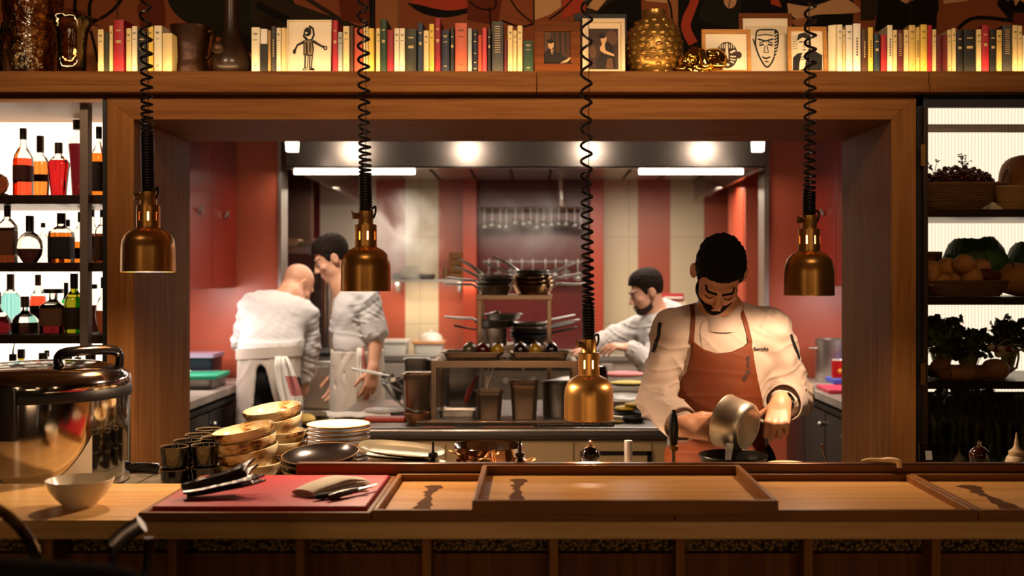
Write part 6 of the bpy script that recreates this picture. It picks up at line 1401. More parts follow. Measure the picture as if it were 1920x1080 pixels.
fs = [(i * 4 + j, i * 4 + j + 1, i * 4 + j + 5, i * 4 + j + 4) for i in range(n - 1) for j in range(3)]
o = MB().add(vs, fs).build('sheet', mat('paper_white', '#e6ddd2', .8), t); o.modifiers.new('thick', 'SOLIDIFY').thickness = .0015
t = thing('cutting_board', 'small red-orange cutting board on the near edge of the island', 'cutting board', (X(723, 4.98), 4.98, IZ + .0005)); MB().box((-.095, -.04, 0), (.095, .05, .018)).build('board', mat('orange_board', '#b8402c', .45), t, bev=.005)
# bain marie pot, right-hand pans and food
t = thing('bain_marie', 'round dark steel pot behind the lowest lamp', 'pot', (X(1046, 5.15), 5.15, IZ + .0005)); MB().lathe([(0, 0), (.07, 0), (.072, .004), (.078, .16), (.086, .163), (.086, .167), (.074, .165), (.068, .008), (0, .007)], 32).build('pot_body', STEELD, t, ang=50)
t = thing('lidded_pan', 'low steel pan with its lid, behind the lowest lamp', 'pan', (X(1075, 5.45), 5.45, IZ + .0005)); MB().lathe([(0, 0), (.11, 0), (.115, .005), (.115, .14), (0, .14)], 32).build('pan_body', STEEL, t, ang=50); MB().lathe([(.118, .1402), (.118, .145), (.06, .16), (0, .164)], 32).build('lid', STEEL, t, ang=50); MB().ball((0, 0, .172), .014, 10).build('knob', BLACK, t)
t = thing('film_tray', 'film-covered steel tray between the lowest lamp and the chef\'s arm', 'tray', (X(1170, 5.35), 5.35, IZ + .0005)); MB().rr([(.24, .26, .02, 0), (.26, .28, .025, .06), (.28, .30, .025, .062), (.28, .30, .025, .066)], 5).build('tray_body', STEEL, t, ang=50); MB().ball((0, 0, .066), (.125, .135, .022), 18).build('film', mat('film_wrap', '#b9b4b2'), t)
for k, (px, d, z, c, sz, nm, lab) in enumerate([(1168, 5.75, .13, '#d07a7e', (.13, .06, .018), 'meat_joint', 'piece of pink meat behind the film-covered tray'), (1178, 5.62, .10, '#d8bc5a', (.10, .05, .014), 'yellow_pastry', 'flat yellow pastry in front of the pink meat'), (1172, 5.12, .028, '#d2ab2e', (.055, .05, .014), 'yellow_pepper', 'yellow pepper piece in front of the film-covered tray'), (1190, 5.10, .05, '#c9a02a', (.05, .04, .012), 'yellow_pepper', 'smaller yellow pepper piece near the chef\'s sleeve')]):
    o = MB().ball((0, 0, 0), sz, 18).build(nm, mat('food_' + c[1:], c, .5, bump=.4, bscale=30), None); o.location = (X(px, d), d, IZ + z + sz[2]); tag(o, lab, 'food')
t = thing('tray_stack', 'steel baking tray under the meat behind the film-covered tray', 'tray', (X(1172, 5.70), 5.68, IZ + .0005)); MB().rr([(.34, .26, .02, 0), (.36, .28, .02, .098), (.37, .29, .02, .1), (.35, .27, .02, .1)], 5).build('tray_body', STEEL, t, ang=50)
t = thing('pepper_board', 'low dark tray carrying the yellow peppers', 'tray', (X(1180, 5.11), 5.11, IZ + .0005)); MB().rr([(.17, .13, .012, 0), (.18, .14, .012, .024), (.18, .14, .012, .026), (.17, .13, .01, .026)], 5).build('tray_body', DARKM, t, ang=50)
t = thing('small_pan', 'small black pan at the front of the island beside the chef\'s cuff', 'pan', (X(1188, 4.93), 4.95, IZ + .0005)); MB().lathe([(0, 0), (.045, 0), (.055, .022), (.057, .022), (.053, .020), (.044, .004), (0, .004)], 28).build('pan_body', BLACK, t, ang=50); MB().tube([(-.05, -.01, .02), (-.12, -.02, .028)], [.006, .007], 8).build('handle', STEEL, t)
t = thing('yellow_cloth', 'yellow cloth poking out at the end of the ticket rail', 'cloth', (X(1152, 4.88), 4.90, IZ + .0005)); MB().ball((0, 0, .008), (.045, .03, .008), 14).build('cloth_body', mat('yellow_cloth', '#b89a3a', .9), t)

# ================================================================ tall rear rack loaded with pans
RD = 5.50
rk2 = thing('pan_rack', 'two-tier steel rack of pans at the back of the pass island', 'rack', (0, RD, IZ + .0005))
qx0, qx1 = X(895, RD), X(1034, RD); z2 = Z(553, RD) - IZ; z1 = Z(648, RD) - IZ
for x in (qx0, qx1 - .022):
    for y in (0, .28): MB().box((x, y, 0), (x + .022, y + .022, z2 - .026)).build('leg', RSM, rk2, bev=.002)
MB().box((qx0 - .006, -.002, z2 - .026), (qx1 + .006, .304, z2)).build('top_shelf', RSM, rk2, bev=.003)
MB().box((qx0 + .022, .0, z1 - .022), (qx1 - .022, .302, z1)).build('lower_shelf', RSM, rk2, bev=.002)
def frypan(label, loc, ang, R, h, m, hl=.17, hup=.35, tilt=(0, 0), name='frying_pan', group='stacked pans on the pan rack', lid=None):
    t = thing(name, label, 'pan', loc, rot=(tilt[0], tilt[1], ang), group=group)
    MB().lathe([(0, 0), (R * .72, 0), (R * .78, .004), (R * .97, h), (R * 1.01, h + .001), (R * 1.0, h + .003), (R * .94, h), (R * .75, .007), (R * .70, .004), (0, .004)], 36).build('pan_body', m, t, ang=50)
    MB().tube(spline([(R * .985, 0, h - .010), (R * 1.15, 0, h + .008), (R + hl * .5, 0, h + hup * hl * .6), (R + hl, 0, h + hup * hl)], 5), [.0085 + .004 * math.sin(i / 15 * PI) for i in range(16)], 8, flat=(1.3, .6)).build('handle', STEEL if m != BLACK else BLACK, t)
    MB().lathe([(0, 0), (.008, 0), (.007, .003), (0, .004)], 8, rotM(0, -PI / 2, 0, (R * .925, .012, h - .010))).build('rivet', STEEL, t)
    return t
CP = mat('copper_steel', '#b89a78', .14, 1.0)
zt2 = IZ + z2 + .001
pans = [(927, 5.60, 0, .098, .042, 3.05, .10, 'bottom steel pan of the small-pan stack, its handle towards the standing cook'), (927, 5.60, .020, .096, .042, 2.85, .16, 'second steel pan of the small-pan stack on the rack'), (930, 5.60, .040, .094, .042, 2.6, .38, 'third steel pan of the small-pan stack on the rack'), (929, 5.60, .060, .092, .042, 2.45, .5, 'top steel pan of the small-pan stack on the rack')]
for px, d, z, R, h, a, hu, lab in pans: frypan(lab, (X(px, d), d, zt2 + z), a, R, h, STEEL, hup=hu)
for k, (px, d, z, R, h, a, hu, lab) in enumerate([(1000, 5.66, 0, .112, .048, 0.15, .05, 'bottom copper-toned pan of the larger stack on the rack'), (1000, 5.66, .022, .110, .048, 0.35, .25, 'second copper-toned pan of the larger stack on the rack'), (999, 5.66, .044, .106, .048, 2.75, .42, 'third copper-toned pan of the larger stack, handle over the small pans'), (1000, 5.66, .066, .10, .04, 0.6, .35, 'top steel pan of the larger stack on the rack'), (998, 5.66, .088, .095, .036, 2.5, .45, 'topmost pan of the larger stack, handle up towards the small pans')]):
    frypan(lab, (X(px, d), d, zt2 + z), a, R, h, CP if k < 3 else STEEL, hup=hu)
zt1 = IZ + z1 + .001
for k, (px, z, R, h, a, m, lab) in enumerate([(992, 0, .105, .045, .35, BLACK, 'lowest black pan on the lower tier of the pan rack'), (992, .022, .104, .045, .5, BLACK, 'second black pan on the lower tier of the pan rack'), (993, .044, .103, .045, .2, STEELD, 'third pan, dull steel, on the lower tier of the pan rack'), (992, .066, .102, .045, .45, STEELD, 'top dull steel pan on the lower tier stack')]):
    frypan(lab, (X(px, 5.64), 5.64, zt1 + z), a, R, h, m, hup=.22)
t = thing('saucepan', 'steel saucepan on the lower tier beside the black pans', 'pan', (X(925, 5.62), 5.60, zt1)); MB().lathe([(0, 0), (.068, 0), (.072, .004), (.072, .085), (.075, .087), (.07, .087), (.068, .008), (0, .006)], 32).build('pan_body', STEEL, t, ang=50); MB().tube([(-.07, -.01, .075), (-.13, -.03, .085), (-.2, -.05, .10)], [.007, .008, .009], 8, flat=(1.2, .6)).build('handle', BLACK, t)
frypan('wide steel pan laid over the saucepan, its black handle towards the standing cook', (X(930, 5.64), 5.60, zt1 + .089), 2.95, .108, .036, STEELD, hup=.1)
frypan('wide shiny pan at the top of the lower tier, bridging both stacks', (X(945, 5.66), 5.60, zt1 + .128), 1.9, .104, .03, STEEL, hl=.12, hup=.0)
# low things beyond the island near the bearded cook
t = thing('dark_mixer', 'dark machine on the island in front of the bearded cook', 'machine', (X(1122, 5.70), 5.66, IZ + .0005)); MB().box((-.07, -.05, 0), (.05, .1, .10)).build('machine_base', DARKM, t, bev=.01); MB().lathe([(0, .10), (.045, .10), (.05, .15), (.04, .2), (0, .21)], 20).build('jug', BLACKG, t)

# ================================================================ steam over the range
def steam(label, c, r, dens, nscale, name='steam'):
    m = bpy.data.materials.new(name); m.use_nodes = True; t = m.node_tree; t.nodes.remove(t.nodes['Principled BSDF'])
    vv = t.nodes.new('ShaderNodeVolumePrincipled'); vv.inputs['Color'].default_value = (1, .96, .92, 1); vv.inputs['Anisotropy'].default_value = .2
    tc = t.nodes.new('ShaderNodeTexCoord'); n = t.nodes.new('ShaderNodeTexNoise'); n.inputs['Scale'].default_value = nscale; n.inputs['Detail'].default_value = 4; n.inputs['Distortion'].default_value = .8
    t.links.new(tc.outputs['Object'], n.inputs['Vector'])
    ln = t.nodes.new('ShaderNodeVectorMath'); ln.operation = 'LENGTH'; mp = t.nodes.new('ShaderNodeMapping'); mp.inputs['Scale'].default_value = (1 / r[0], 1 / r[1], 1 / r[2])
    t.links.new(tc.outputs['Object'], mp.inputs['Vector']); t.links.new(mp.outputs['Vector'], ln.inputs[0])
    f = t.nodes.new('ShaderNodeMapRange'); f.inputs['From Min'].default_value = .25; f.inputs['From Max'].default_value = 1; f.inputs['To Min'].default_value = 1; f.inputs['To Max'].default_value = 0
    t.links.new(ln.outputs['Value'], f.inputs['Value'])
    g = t.nodes.new('ShaderNodeMapRange'); g.inputs['From Min'].default_value = .42; g.inputs['From Max'].default_value = .72; g.inputs['To Max'].default_value = dens
    t.links.new(n.outputs['Fac'], g.inputs['Value'])
    mu = t.nodes.new('ShaderNodeMath'); mu.operation = 'MULTIPLY'; t.links.new(g.outputs['Result'], mu.inputs[0]); t.links.new(f.outputs['Result'], mu.inputs[1])
    t.links.new(mu.outputs[0], vv.inputs['Density']); t.links.new(vv.outputs[0], t.nodes['Material Output'].inputs['Volume'])
    o = MB().ball((0, 0, 0), r, 24).build(name, m, None, loc=c); tag(o, label, 'steam', kind='stuff'); return o
steam('thin white steam rising before the red and cream stripes by the standing cook', P(748, 440, 8.0), (.36, .30, .44), 7.0, 3.0)
steam('faint haze hanging in the maroon niche under the hood', P(1000, 425, 8.4), (.54, .28, .36), 1.6, 2.0)
# ================================================================ people: smooth-blended solids meshed with surface nets
f32 = np.float32
def V3(p): return np.array([p[0], p[1], p[2]], dtype=np.float64)
def unit(v): v = np.asarray(v, float); return v / np.linalg.norm(v)
def frame(f, up=(0, 0, 1)):
    f = unit(f); u = np.asarray(up, float); u = unit(u - f * u.dot(f)); x = np.cross(f, u)
    return np.stack([x, f, u], 1)           # columns: side, forward, up
class SDF:
    def __init__(s, lo, hi, h):
        s.lo = np.asarray(lo, float); s.h = h
        s.n = np.ceil((np.asarray(hi, float) - s.lo) / h).astype(int) + 1
        s.d = np.full(s.n, 0.3, f32)
    def win(s, lo, hi):
        a = np.clip(np.floor((lo - s.lo) / s.h).astype(int), 0, s.n); b = np.clip(np.ceil((hi - s.lo) / s.h).astype(int) + 1, 0, s.n)
        if (b <= a).any(): return None
        sl = tuple(slice(a[i], b[i]) for i in range(3))
        g = [(s.lo[i] + s.h * np.arange(a[i], b[i])).astype(f32) for i in range(3)]
        return sl, g[0][:, None, None], g[1][None, :, None], g[2][None, None, :]
    def grid(s): return s.win(s.lo, s.lo + s.h * s.n)
    def comb(s, sl, e, k, op):
        d = s.d[sl]
        if op == 's': e = -e
        if op == 'u':
            if k > 0:
                hh = np.maximum(k - np.abs(d - e), 0) / k; s.d[sl] = np.minimum(d, e) - hh * hh * k * .25
            else: s.d[sl] = np.minimum(d, e)
        else:
            if k > 0:
                hh = np.maximum(k - np.abs(d - e), 0) / k; s.d[sl] = np.maximum(d, e) + hh * hh * k * .25
            else: s.d[sl] = np.maximum(d, e)
    def cap(s, a, b, ra, rb=None, k=.02, op='u', infl=0.0):
        rb = ra if rb is None else rb; a, b = V3(a), V3(b); ra += infl; rb += infl; m = max(ra, rb) + k + .02
        w = s.win(np.minimum(a, b) - m, np.maximum(a, b) + m)
        if w is None: return s
        sl, x, y, z = w; ab = b - a; L = max(ab.dot(ab), 1e-9)
        t = np.clip(((x - f32(a[0])) * f32(ab[0]) + (y - f32(a[1])) * f32(ab[1]) + (z - f32(a[2])) * f32(ab[2])) / f32(L), 0, 1)
        e = np.sqrt((x - a[0] - t * f32(ab[0])) ** 2 + (y - a[1] - t * f32(ab[1])) ** 2 + (z - a[2] - t * f32(ab[2])) ** 2) - (f32(ra) + f32(rb - ra) * t)
        s.comb(sl, e.astype(f32), k, op); return s
    def ell(s, c, r, M=None, k=.02, op='u', infl=0.0):
        c = V3(c); r = np.asarray(r, float) + infl; m = r.max() + k + .02
        w = s.win(c - m, c + m)
        if w is None: return s
        sl, x, y, z = w; X_, Y_, Z_ = x - f32(c[0]), y - f32(c[1]), z - f32(c[2])
        if M is None: l = (X_, Y_, Z_)
        else: l = tuple(X_ * f32(M[0, i]) + Y_ * f32(M[1, i]) + Z_ * f32(M[2, i]) for i in range(3))
        k0 = np.sqrt(sum((l[i] / f32(r[i])) ** 2 for i in range(3))); k1 = np.sqrt(sum((l[i] / f32(r[i] ** 2)) ** 2 for i in range(3)))
        e = k0 * (k0 - 1) / np.maximum(k1, 1e-6)
        s.comb(sl, e.astype(f32), k, op); return s
    def ecyl(s, c0, c1, r0, r1, k=.02, op='u', infl=0.0):
        """Upright tapering elliptical column between two heights; r = (rx, ry)."""
        c0, c1 = V3(c0), V3(c1); m = max(max(r0), max(r1)) + infl + k + .02
        w = s.win(np.minimum(c0, c1) - m, np.maximum(c0, c1) + m)
        if w is None: return s
        sl, x, y, z = w; zz = (z - f32(c0[2])) / f32(c1[2] - c0[2]); t = np.clip(zz, 0, 1)
        cx, cy = c0[0] + t * f32(c1[0] - c0[0]), c0[1] + t * f32(c1[1] - c0[1]); rx, ry = r0[0] + infl + t * f32(r1[0] - r0[0]), r0[1] + infl + t * f32(r1[1] - r0[1])
        q = np.sqrt(((x - cx) / rx) ** 2 + ((y - cy) / ry) ** 2); e = (q - 1) * np.minimum(rx, ry)
        zl, zh = min(c0[2], c1[2]), max(c0[2], c1[2])
        e = np.maximum(e, np.maximum(f32(zl) - z, z - f32(zh)))
        s.comb(sl, e.astype(f32), k, op); return s
    def mesh(s, name, m, parent=None, smooth=1):
        d = s.d; ins = d < 0
        c = np.zeros(tuple(np.array(d.shape) - 1), np.uint8)
        OFF = [(i, j, k) for i in (0, 1) for j in (0, 1) for k in (0, 1)]
        def sh(a, o): return a[o[0]:a.shape[0] - 1 + o[0], o[1]:a.shape[1] - 1 + o[1], o[2]:a.shape[2] - 1 + o[2]]
        for o in OFF: c += sh(ins, o)
        act = (c > 0) & (c < 8); idx = np.argwhere(act)
        if len(idx) == 0: return None
        Vv = np.stack([d[idx[:, 0] + o[0], idx[:, 1] + o[1], idx[:, 2] + o[2]] for o in OFF], 1).astype(np.float64)
        acc = np.zeros((len(idx), 3)); cnt = np.zeros(len(idx)); O = np.array(OFF, float)
        for a in range(8):
            for b in range(a + 1, 8):
                if abs(O[a] - O[b]).sum() != 1: continue
                cr = (Vv[:, a] < 0) != (Vv[:, b] < 0); t = np.where(cr, Vv[:, a] / np.where(cr, Vv[:, a] - Vv[:, b], 1), 0)
                acc += (O[a] + t[:, None] * (O[b] - O[a])) * cr[:, None]; cnt += cr
        vt = s.lo + s.h * (idx + acc / cnt[:, None])
        ids = np.full(act.shape, -1, np.int64); ids[act] = np.arange(len(idx))
        faces = []
        for ax in range(3):
            A = [slice(None)] * 3; B = [slice(None)] * 3
            A[ax] = slice(0, -1); B[ax] = slice(1, None)
            o1, o2 = [(1, 2), (2, 0), (0, 1)][ax]
            for sgn in (0, 1):
                sw = (ins[tuple(A)] & ~ins[tuple(B)]) if sgn else (~ins[tuple(A)] & ins[tuple(B)])
                e = np.argwhere(sw)
                ok = (e[:, o1] > 0) & (e[:, o2] > 0) & (e[:, o1] < act.shape[o1]) & (e[:, o2] < act.shape[o2]); e = e[ok]
                def cell(d1, d2):
                    q = e.copy(); q[:, o1] += d1; q[:, o2] += d2; return ids[q[:, 0], q[:, 1], q[:, 2]]
                q = np.stack([cell(-1, -1), cell(0, -1), cell(0, 0), cell(-1, 0)], 1)
                faces.append(q if sgn else q[:, ::-1])
        fa = np.concatenate(faces); fa = fa[(fa >= 0).all(1)]
        for _ in range(smooth):
            sm = np.zeros_like(vt); n = np.zeros(len(vt))
            for i in range(4):
                np.add.at(sm, fa[:, i], vt[fa[:, (i + 1) % 4]] + vt[fa[:, i - 1]]); np.add.at(n, fa[:, i], 2)
            vt = np.where(n[:, None] > 0, .4 * vt + .6 * sm / np.maximum(n, 1)[:, None], vt)
        me = bpy.data.meshes.new(name); me.vertices.add(len(vt)); me.vertices.foreach_set('co', vt.astype(f32).ravel())
        me.loops.add(len(fa) * 4); me.loops.foreach_set('vertex_index', fa.astype(np.int32).ravel())
        me.polygons.add(len(fa)); me.polygons.foreach_set('loop_start', np.arange(0, len(fa) * 4, 4, dtype=np.int32))
        me.polygons.foreach_set('use_smooth', np.ones(len(fa), bool))
        me.update(); me.validate(); me.materials.append(m)
        o = bpy.data.objects.new(name, me); COL.objects.link(o)
        if parent:
            o.parent = parent
            me.transform(Matrix.Translation(-parent.location)); 
        return o
    def front(s, x, z, sign=-1):
        """y of the first surface met from the camera side along +Y at (x, z)."""
        i = int(round((x - s.lo[0]) / s.h)); k = int(round((z - s.lo[2]) / s.h))
        if not (0 <= i < s.n[0] and 0 <= k < s.n[2]): return None
        col = s.d[i, :, k]; w = np.where(col < 0)[0]
        if len(w) == 0: return None
        j = w[0]
        if j == 0: return s.lo[1]
        t = col[j - 1] / (col[j - 1] - col[j]); return s.lo[1] + s.h * (j - 1 + t)
    def copy(s):
        q = SDF.__new__(SDF); q.lo, q.h, q.n, q.d = s.lo, s.h, s.n, s.d.copy(); return q
def poly2d(px, pz, poly):
    """Signed distance from points (broadcast px,pz) to a polygon: negative inside."""
    d = np.full(np.broadcast(px, pz).shape, 9.0, f32); ins = np.zeros(d.shape, bool); n = len(poly)
    for i in range(n):
        (ax, az), (bx, bz) = poly[i], poly[(i + 1) % n]; ex, ez = bx - ax, bz - az; L = ex * ex + ez * ez or 1e-9
        t = np.clip(((px - ax) * ex + (pz - az) * ez) / L, 0, 1); d = np.minimum(d, np.hypot(px - ax - t * ex, pz - az - t * ez))
        cnd = ((az > pz) != (bz > pz)); xi = ax + (pz - az) / (ez if abs(ez) > 1e-9 else 1e-9) * ex; ins ^= cnd & (px < xi)
    return np.where(ins, -d, d).astype(f32)

SKIN = mat('skin_warm', '#cc926e', 0.45, sss=0.12, bump=0.05, bscale=180, var=0.06, vscale=12)
SKINP = mat('skin_pale', '#d09a7c', 0.45, sss=0.12, var=0.06, vscale=12)
HAIRD = mat('hair_black', '#0a0605', 0.7, spec=.15, bump=0.8, bscale=90, stretch=(3, 1, 1))
HAIRB = mat('hair_brown', '#1c110a', 0.7, spec=.15, bump=0.8, bscale=90)
JACK = mat('jacket_cotton', '#bfa896', 0.8, sheen=0.15, bump=0.06, bscale=400)
JACKW = mat('jacket_white', '#cbc5c2', 0.8, sheen=0.15, bump=0.06, bscale=400)
APR = mat('tan_leather', '#6c3214', 0.65, spec=.3, bump=0.12, bscale=150, var=0.12, vscale=5)
APRW = mat('apron_white', '#c3b6a8', 0.85, sheen=0.15)
TROU = mat('trouser_black', '#100e0d', 0.8)
SHOE = mat('shoe_black', '#0d0b0a', 0.4)
BLACKC = mat('black_cloth', '#0c0909', 0.9)

def head_prims(s, c, M, infl=0.0, neck=None, k=1.0, ears=True):
    L = lambda x, y, z: c + M @ np.array([x, y, z], float)
    s.ell(L(0, -.014, .034), (.074, .096, .086), M, .02, infl=infl)
    s.ell(L(0, .030, -.035), (.060, .064, .086), M, .03, infl=infl)
    s.ell(L(0, .070, -.098), (.024, .019, .018), M, .025, infl=infl)
    for q in (-1, 1):
        s.ell(L(q * .044, .012, -.066), (.019, .026, .022), M, .025, infl=infl)
        s.ell(L(q * .043, .066, -.024), (.020, .018, .016), M, .02, infl=infl)
    if infl < .02:
        s.cap(L(-.034, .083, .022), L(.034, .083, .022), .011, .011, .018, infl=infl)
        for q in (-1, 1): s.ell(L(q * .031, .100, .001), (.017, .016, .010), M, .012, 's', infl=-infl * .3)
        s.cap(L(0, .090, .012), L(0, .112, -.032), .0075, .0115, .012, infl=infl)
        for q in (-1, 1): s.ell(L(q * .011, .100, -.036), (.008, .010, .007), M, .006, infl=infl)
        s.cap(L(-.017, .090, -.064), L(.017, .090, -.064), .0065, .0065, .008, infl=infl)
        s.cap(L(-.014, .088, -.074), L(.014, .088, -.074), .0075, .0075, .007, infl=infl)
        if ears and infl == 0:
            for q in (-1, 1):
                E = M @ np.array([[math.cos(q * .35), -math.sin(q * .35), 0], [math.sin(q * .35), math.cos(q * .35), 0], [0, 0, 1]])
                s.ell(L(q * .085, -.012, -.002), (.011, .021, .034), E, .008); s.ell(L(q * .096, -.008, .001), (.007, .012, .022), E, .006, 's')
    if neck is not None: s.cap(L(0, -.030, -.05), neck, .052, .060, .03, infl=infl)
def hand(s, wrist, d, n, tside, curls, thumb=((.5, .5, .1), (.7, .2, .3)), q=1.0, spread=.16):
    """Palm, four unequal fingers bending toward the palm normal n, and a thumb leaving the side."""
    d = unit(d); n = unit(n - d * np.dot(n, d)); t = unit(tside - d * np.dot(tside, d) - n * np.dot(tside, n)); w = V3(wrist)
    kn = []
    for i, (off, ln) in enumerate(((.030, .090), (.010, .094), (-.011, .090), (-.030, .081))):
        kn.append(w + (d * ln + t * off - n * .003) * q)
        s.cap(w + t * off * .55 * q, kn[-1], .0155 * q, .0112 * q, .012)
    s.ell(w + (d * .050 + n * .004) * q, (.036 * q, .046 * q, .0145 * q), np.stack([t, d, n], 1), .012)
    s.cap(w - d * .02 * q, w + d * .012 * q, .027 * q, .026 * q, .02)
    LEN = ((.043, .027, .021), (.048, .030, .022), (.044, .028, .021), (.034, .021, .018))
    tips = []
    for i in range(4):
        p = kn[i]; ang = 0; dd = unit(d + t * spread * (.030, .010, -.010, -.030)[i] / .03)
        for j in range(3):
            ang += curls[i][j]; v = dd * math.cos(ang) + n * math.sin(ang); e = p + v * LEN[i][j] * q
            r0 = (.0100, .0090, .0082)[j] * q * (.92 if i == 3 else 1); s.cap(p, e, r0, r0 * .92, .0035); p = e
        tips.append(p)
    a = w + (d * .022 + t * .026 + n * .006) * q; v1 = unit(thumb[0][0] * d + thumb[0][1] * t + thumb[0][2] * n); v2 = unit(thumb[1][0] * d + thumb[1][1] * t + thumb[1][2] * n)
    b = a + v1 * .040 * q; c = b + v1 * .012 * q + v2 * .026 * q; e = c + v2 * .022 * q
    s.cap(a, b, .0165 * q, .0125 * q, .012); s.cap(b, c, .0118 * q, .0108 * q, .004); s.cap(c, e, .0108 * q, .0088 * q, .003)
    return tips
def ribbon(s, pts, half, off, name, m, parent, wid=None):
    """A flat strap lying on the surface of s, following pts [(x,z)]."""
    b = MB(); L = []
    for i, (x, z) in enumerate(pts):
        a = pts[max(i - 1, 0)]; c = pts[min(i + 1, len(pts) - 1)]; dx, dz = c[0] - a[0], c[1] - a[1]; l = math.hypot(dx, dz) or 1
        row = []
        for sg in (-1, 1):
            xx, zz = x - dz / l * half * sg, z + dx / l * half * sg; y = s.front(xx, zz)
            if y is None: y = s.front(x, z)
            row.append((xx, y, zz))
        if row[0][1] is None or row[1][1] is None: continue
        L.append(row)
    # even the depth along the strap so it lies smoothly
    ys = [[r[0][1] for r in L], [r[1][1] for r in L]]
    for _ in range(3): ys = [[np.mean(y[max(0, i - 1):i + 2]) for i in range(len(y))] for y in ys]
    rings = []
    for i, r in enumerate(L):
        (x0, _, z0), (x1, _, z1) = r; y0, y1 = ys[0][i] - off, ys[1][i] - off
        rings.append([(x0, y0, z0), (x1, y1, z1), (x1, y1 + .004, z1), (x0, y0 + .004, z0)])
    b.rings(rings); o = b.build(name, m, None); fix_normals(o)
    if parent: o.data.transform(Matrix.Translation(-parent.location)); o.parent = parent
    return o
def project_poly(s, polys, off, name, m, parent):
    b = MB()
    for poly in polys:
        pts = []
        n = len(poly)
        for i in range(n):
            for j in range(3):
                t = j / 3; x = poly[i][0] + (poly[(i + 1) % n][0] - poly[i][0]) * t; z = poly[i][1] + (poly[(i + 1) % n][1] - poly[i][1]) * t
                y = s.front(x, z)
                if y is not None: pts.append((x, y - off, z))
        if len(pts) > 2:
            a = sum(pts[i][0] * pts[(i + 1) % len(pts)][2] - pts[(i + 1) % len(pts)][0] * pts[i][2] for i in range(len(pts)))
            if a < 0: pts = pts[::-1]
            # fan round the centroid so the patch can bend with the cloth
            c = tuple(np.mean(np.array(pts), 0)); yc = s.front(c[0], c[2]); c = (c[0], (yc - off) if yc is not None else c[1], c[2])
            b.add(pts + [c], [(i, (i + 1) % len(pts), len(pts)) for i in range(len(pts))])
    o = b.build(name, m, None, smooth=False); o.data.transform(Matrix.Translation(-parent.location)); o.parent = parent
    return o

def cook(name_label, J, h, skin, hairm, jacket, h2=None, hair=True, beard=False, sleeves=(1, 1), cat='person'):
    """J: world joints. Returns dict of root and solids."""
    root = None
    c, M = V3(J['head']), J['M']
    pts = [V3(v) for k_, v in J.items() if k_ not in ('M', 'hands', 'face')]
    lo = np.min(pts, 0) - .24; hi = np.max(pts, 0) + .24; lo[2] = max(lo[2], -0.0)
    g = SDF(lo, hi, h)
    head_prims(g, c, M, neck=V3(J['neck']))
    nk, ch, be, pe = (V3(J[k_]) for k_ in ('neck', 'chest', 'belly', 'pelvis'))
    g.cap(nk, ch, .07, .105, .05); g.cap(ch, be, .105, .105, .05); g.cap(be, pe, .105, .11, .05)
    for S in 'LR':
        g.cap(nk, V3(J['sh' + S]), .05, .05, .04); g.cap(V3(J['sh' + S]), V3(J['el' + S]), .050, .042, .02); g.cap(V3(J['el' + S]), V3(J['wr' + S]), .042, .027, .02)
    tips = [hand(g, *hd_) for hd_ in J['hands']]
    for S in 'LR':
        g.cap(V3(J['hip' + S]), V3(J['kn' + S]), .075, .055, .04); g.cap(V3(J['kn' + S]), V3(J['an' + S]), .055, .04, .03); g.cap(V3(J['an' + S]) + (0, 0, .03), V3(J['an' + S]) + (0, -.1, .03), .035, .03, .02)
    body = g.mesh('person', skin, None)
    tag(body, name_label, cat)
    # jacket
    j = SDF(lo, hi, h)
    return dict(root=body, body=g, lo=lo, hi=hi, tips=tips, c=c, M=M, h=h)
def local(g, c, M):
    sl, x, y, z = g.grid(); X_, Y_, Z_ = x - f32(c[0]), y - f32(c[1]), z - f32(c[2])
    return tuple(X_ * f32(M[0, i]) + Y_ * f32(M[1, i]) + Z_ * f32(M[2, i]) for i in range(3))
def hair_mesh(R, m, thick=.012, top=.022, line=None, name='hair', fine=.003, clip=-.085, lock=.004, parent=None):
    c, M = R['c'], R['M']; g = SDF(c - .17, c + .17, fine)
    head_prims(g, c, M, infl=thick, ears=False)
    lx, ly, lz = local(g, c, M)
    g.d -= (np.clip(lz - .02, 0, .1) * (top - thick) / .09).astype(f32)
    g.d += (lock * (np.sin(lx * 170 + np.sin(ly * 60) * 2) * np.sin(ly * 90 + lz * 120) + .6 * np.sin(lx * 330 - ly * 210 + lz * 150)) * .5).astype(f32)
    ub = np.interp(ly, line[0], line[1]).astype(f32)
    region = (ub - lz) * f32(.75)
    hh = np.maximum(.012 - np.abs(g.d - region), 0) / .012; g.d = (np.maximum(g.d, region) + hh * hh * .003).astype(f32)
    return g.mesh(name, m, parent or R['root'])
def face_patch(R, m, name, regionf, infl=.004, fine=.0025, noise=.0012):
    c, M = R['c'], R['M']; g = SDF(c - .15, c + .15, fine); head_prims(g, c, M, infl=infl, ears=False)
    lx, ly, lz = local(g, c, M); g.d += (noise * np.sin(lx * 700) * np.sin(lz * 600 + ly * 500)).astype(f32)
    g.d = np.maximum(g.d, regionf(lx, ly, lz).astype(f32)); return g.mesh(name, m, R['root'])
def capreg(lx, ly, lz, a, b, r0, r1):
    a, b = np.array(a), np.array(b); ab = b - a; t = np.clip(((lx - a[0]) * ab[0] + (ly - a[1]) * ab[1] + (lz - a[2]) * ab[2]) / ab.dot(ab), 0, 1)
    return np.sqrt((lx - a[0] - t * ab[0]) ** 2 + (ly - a[1] - t * ab[1]) ** 2 + (lz - a[2] - t * ab[2]) ** 2) - (r0 + (r1 - r0) * t)
def brows(R, m):
    def reg(x, y, z, q): return np.maximum(capreg(x, y * 0, z, (q * .012, 0, .022), (q * .046, 0, .029), .0052, .0032), .05 - y)
    return [face_patch(R, m, 'eyebrow', lambda x, y, z, q=q: reg(x, y, z, q), .0026, noise=.0004) for q in (-1, 1)]
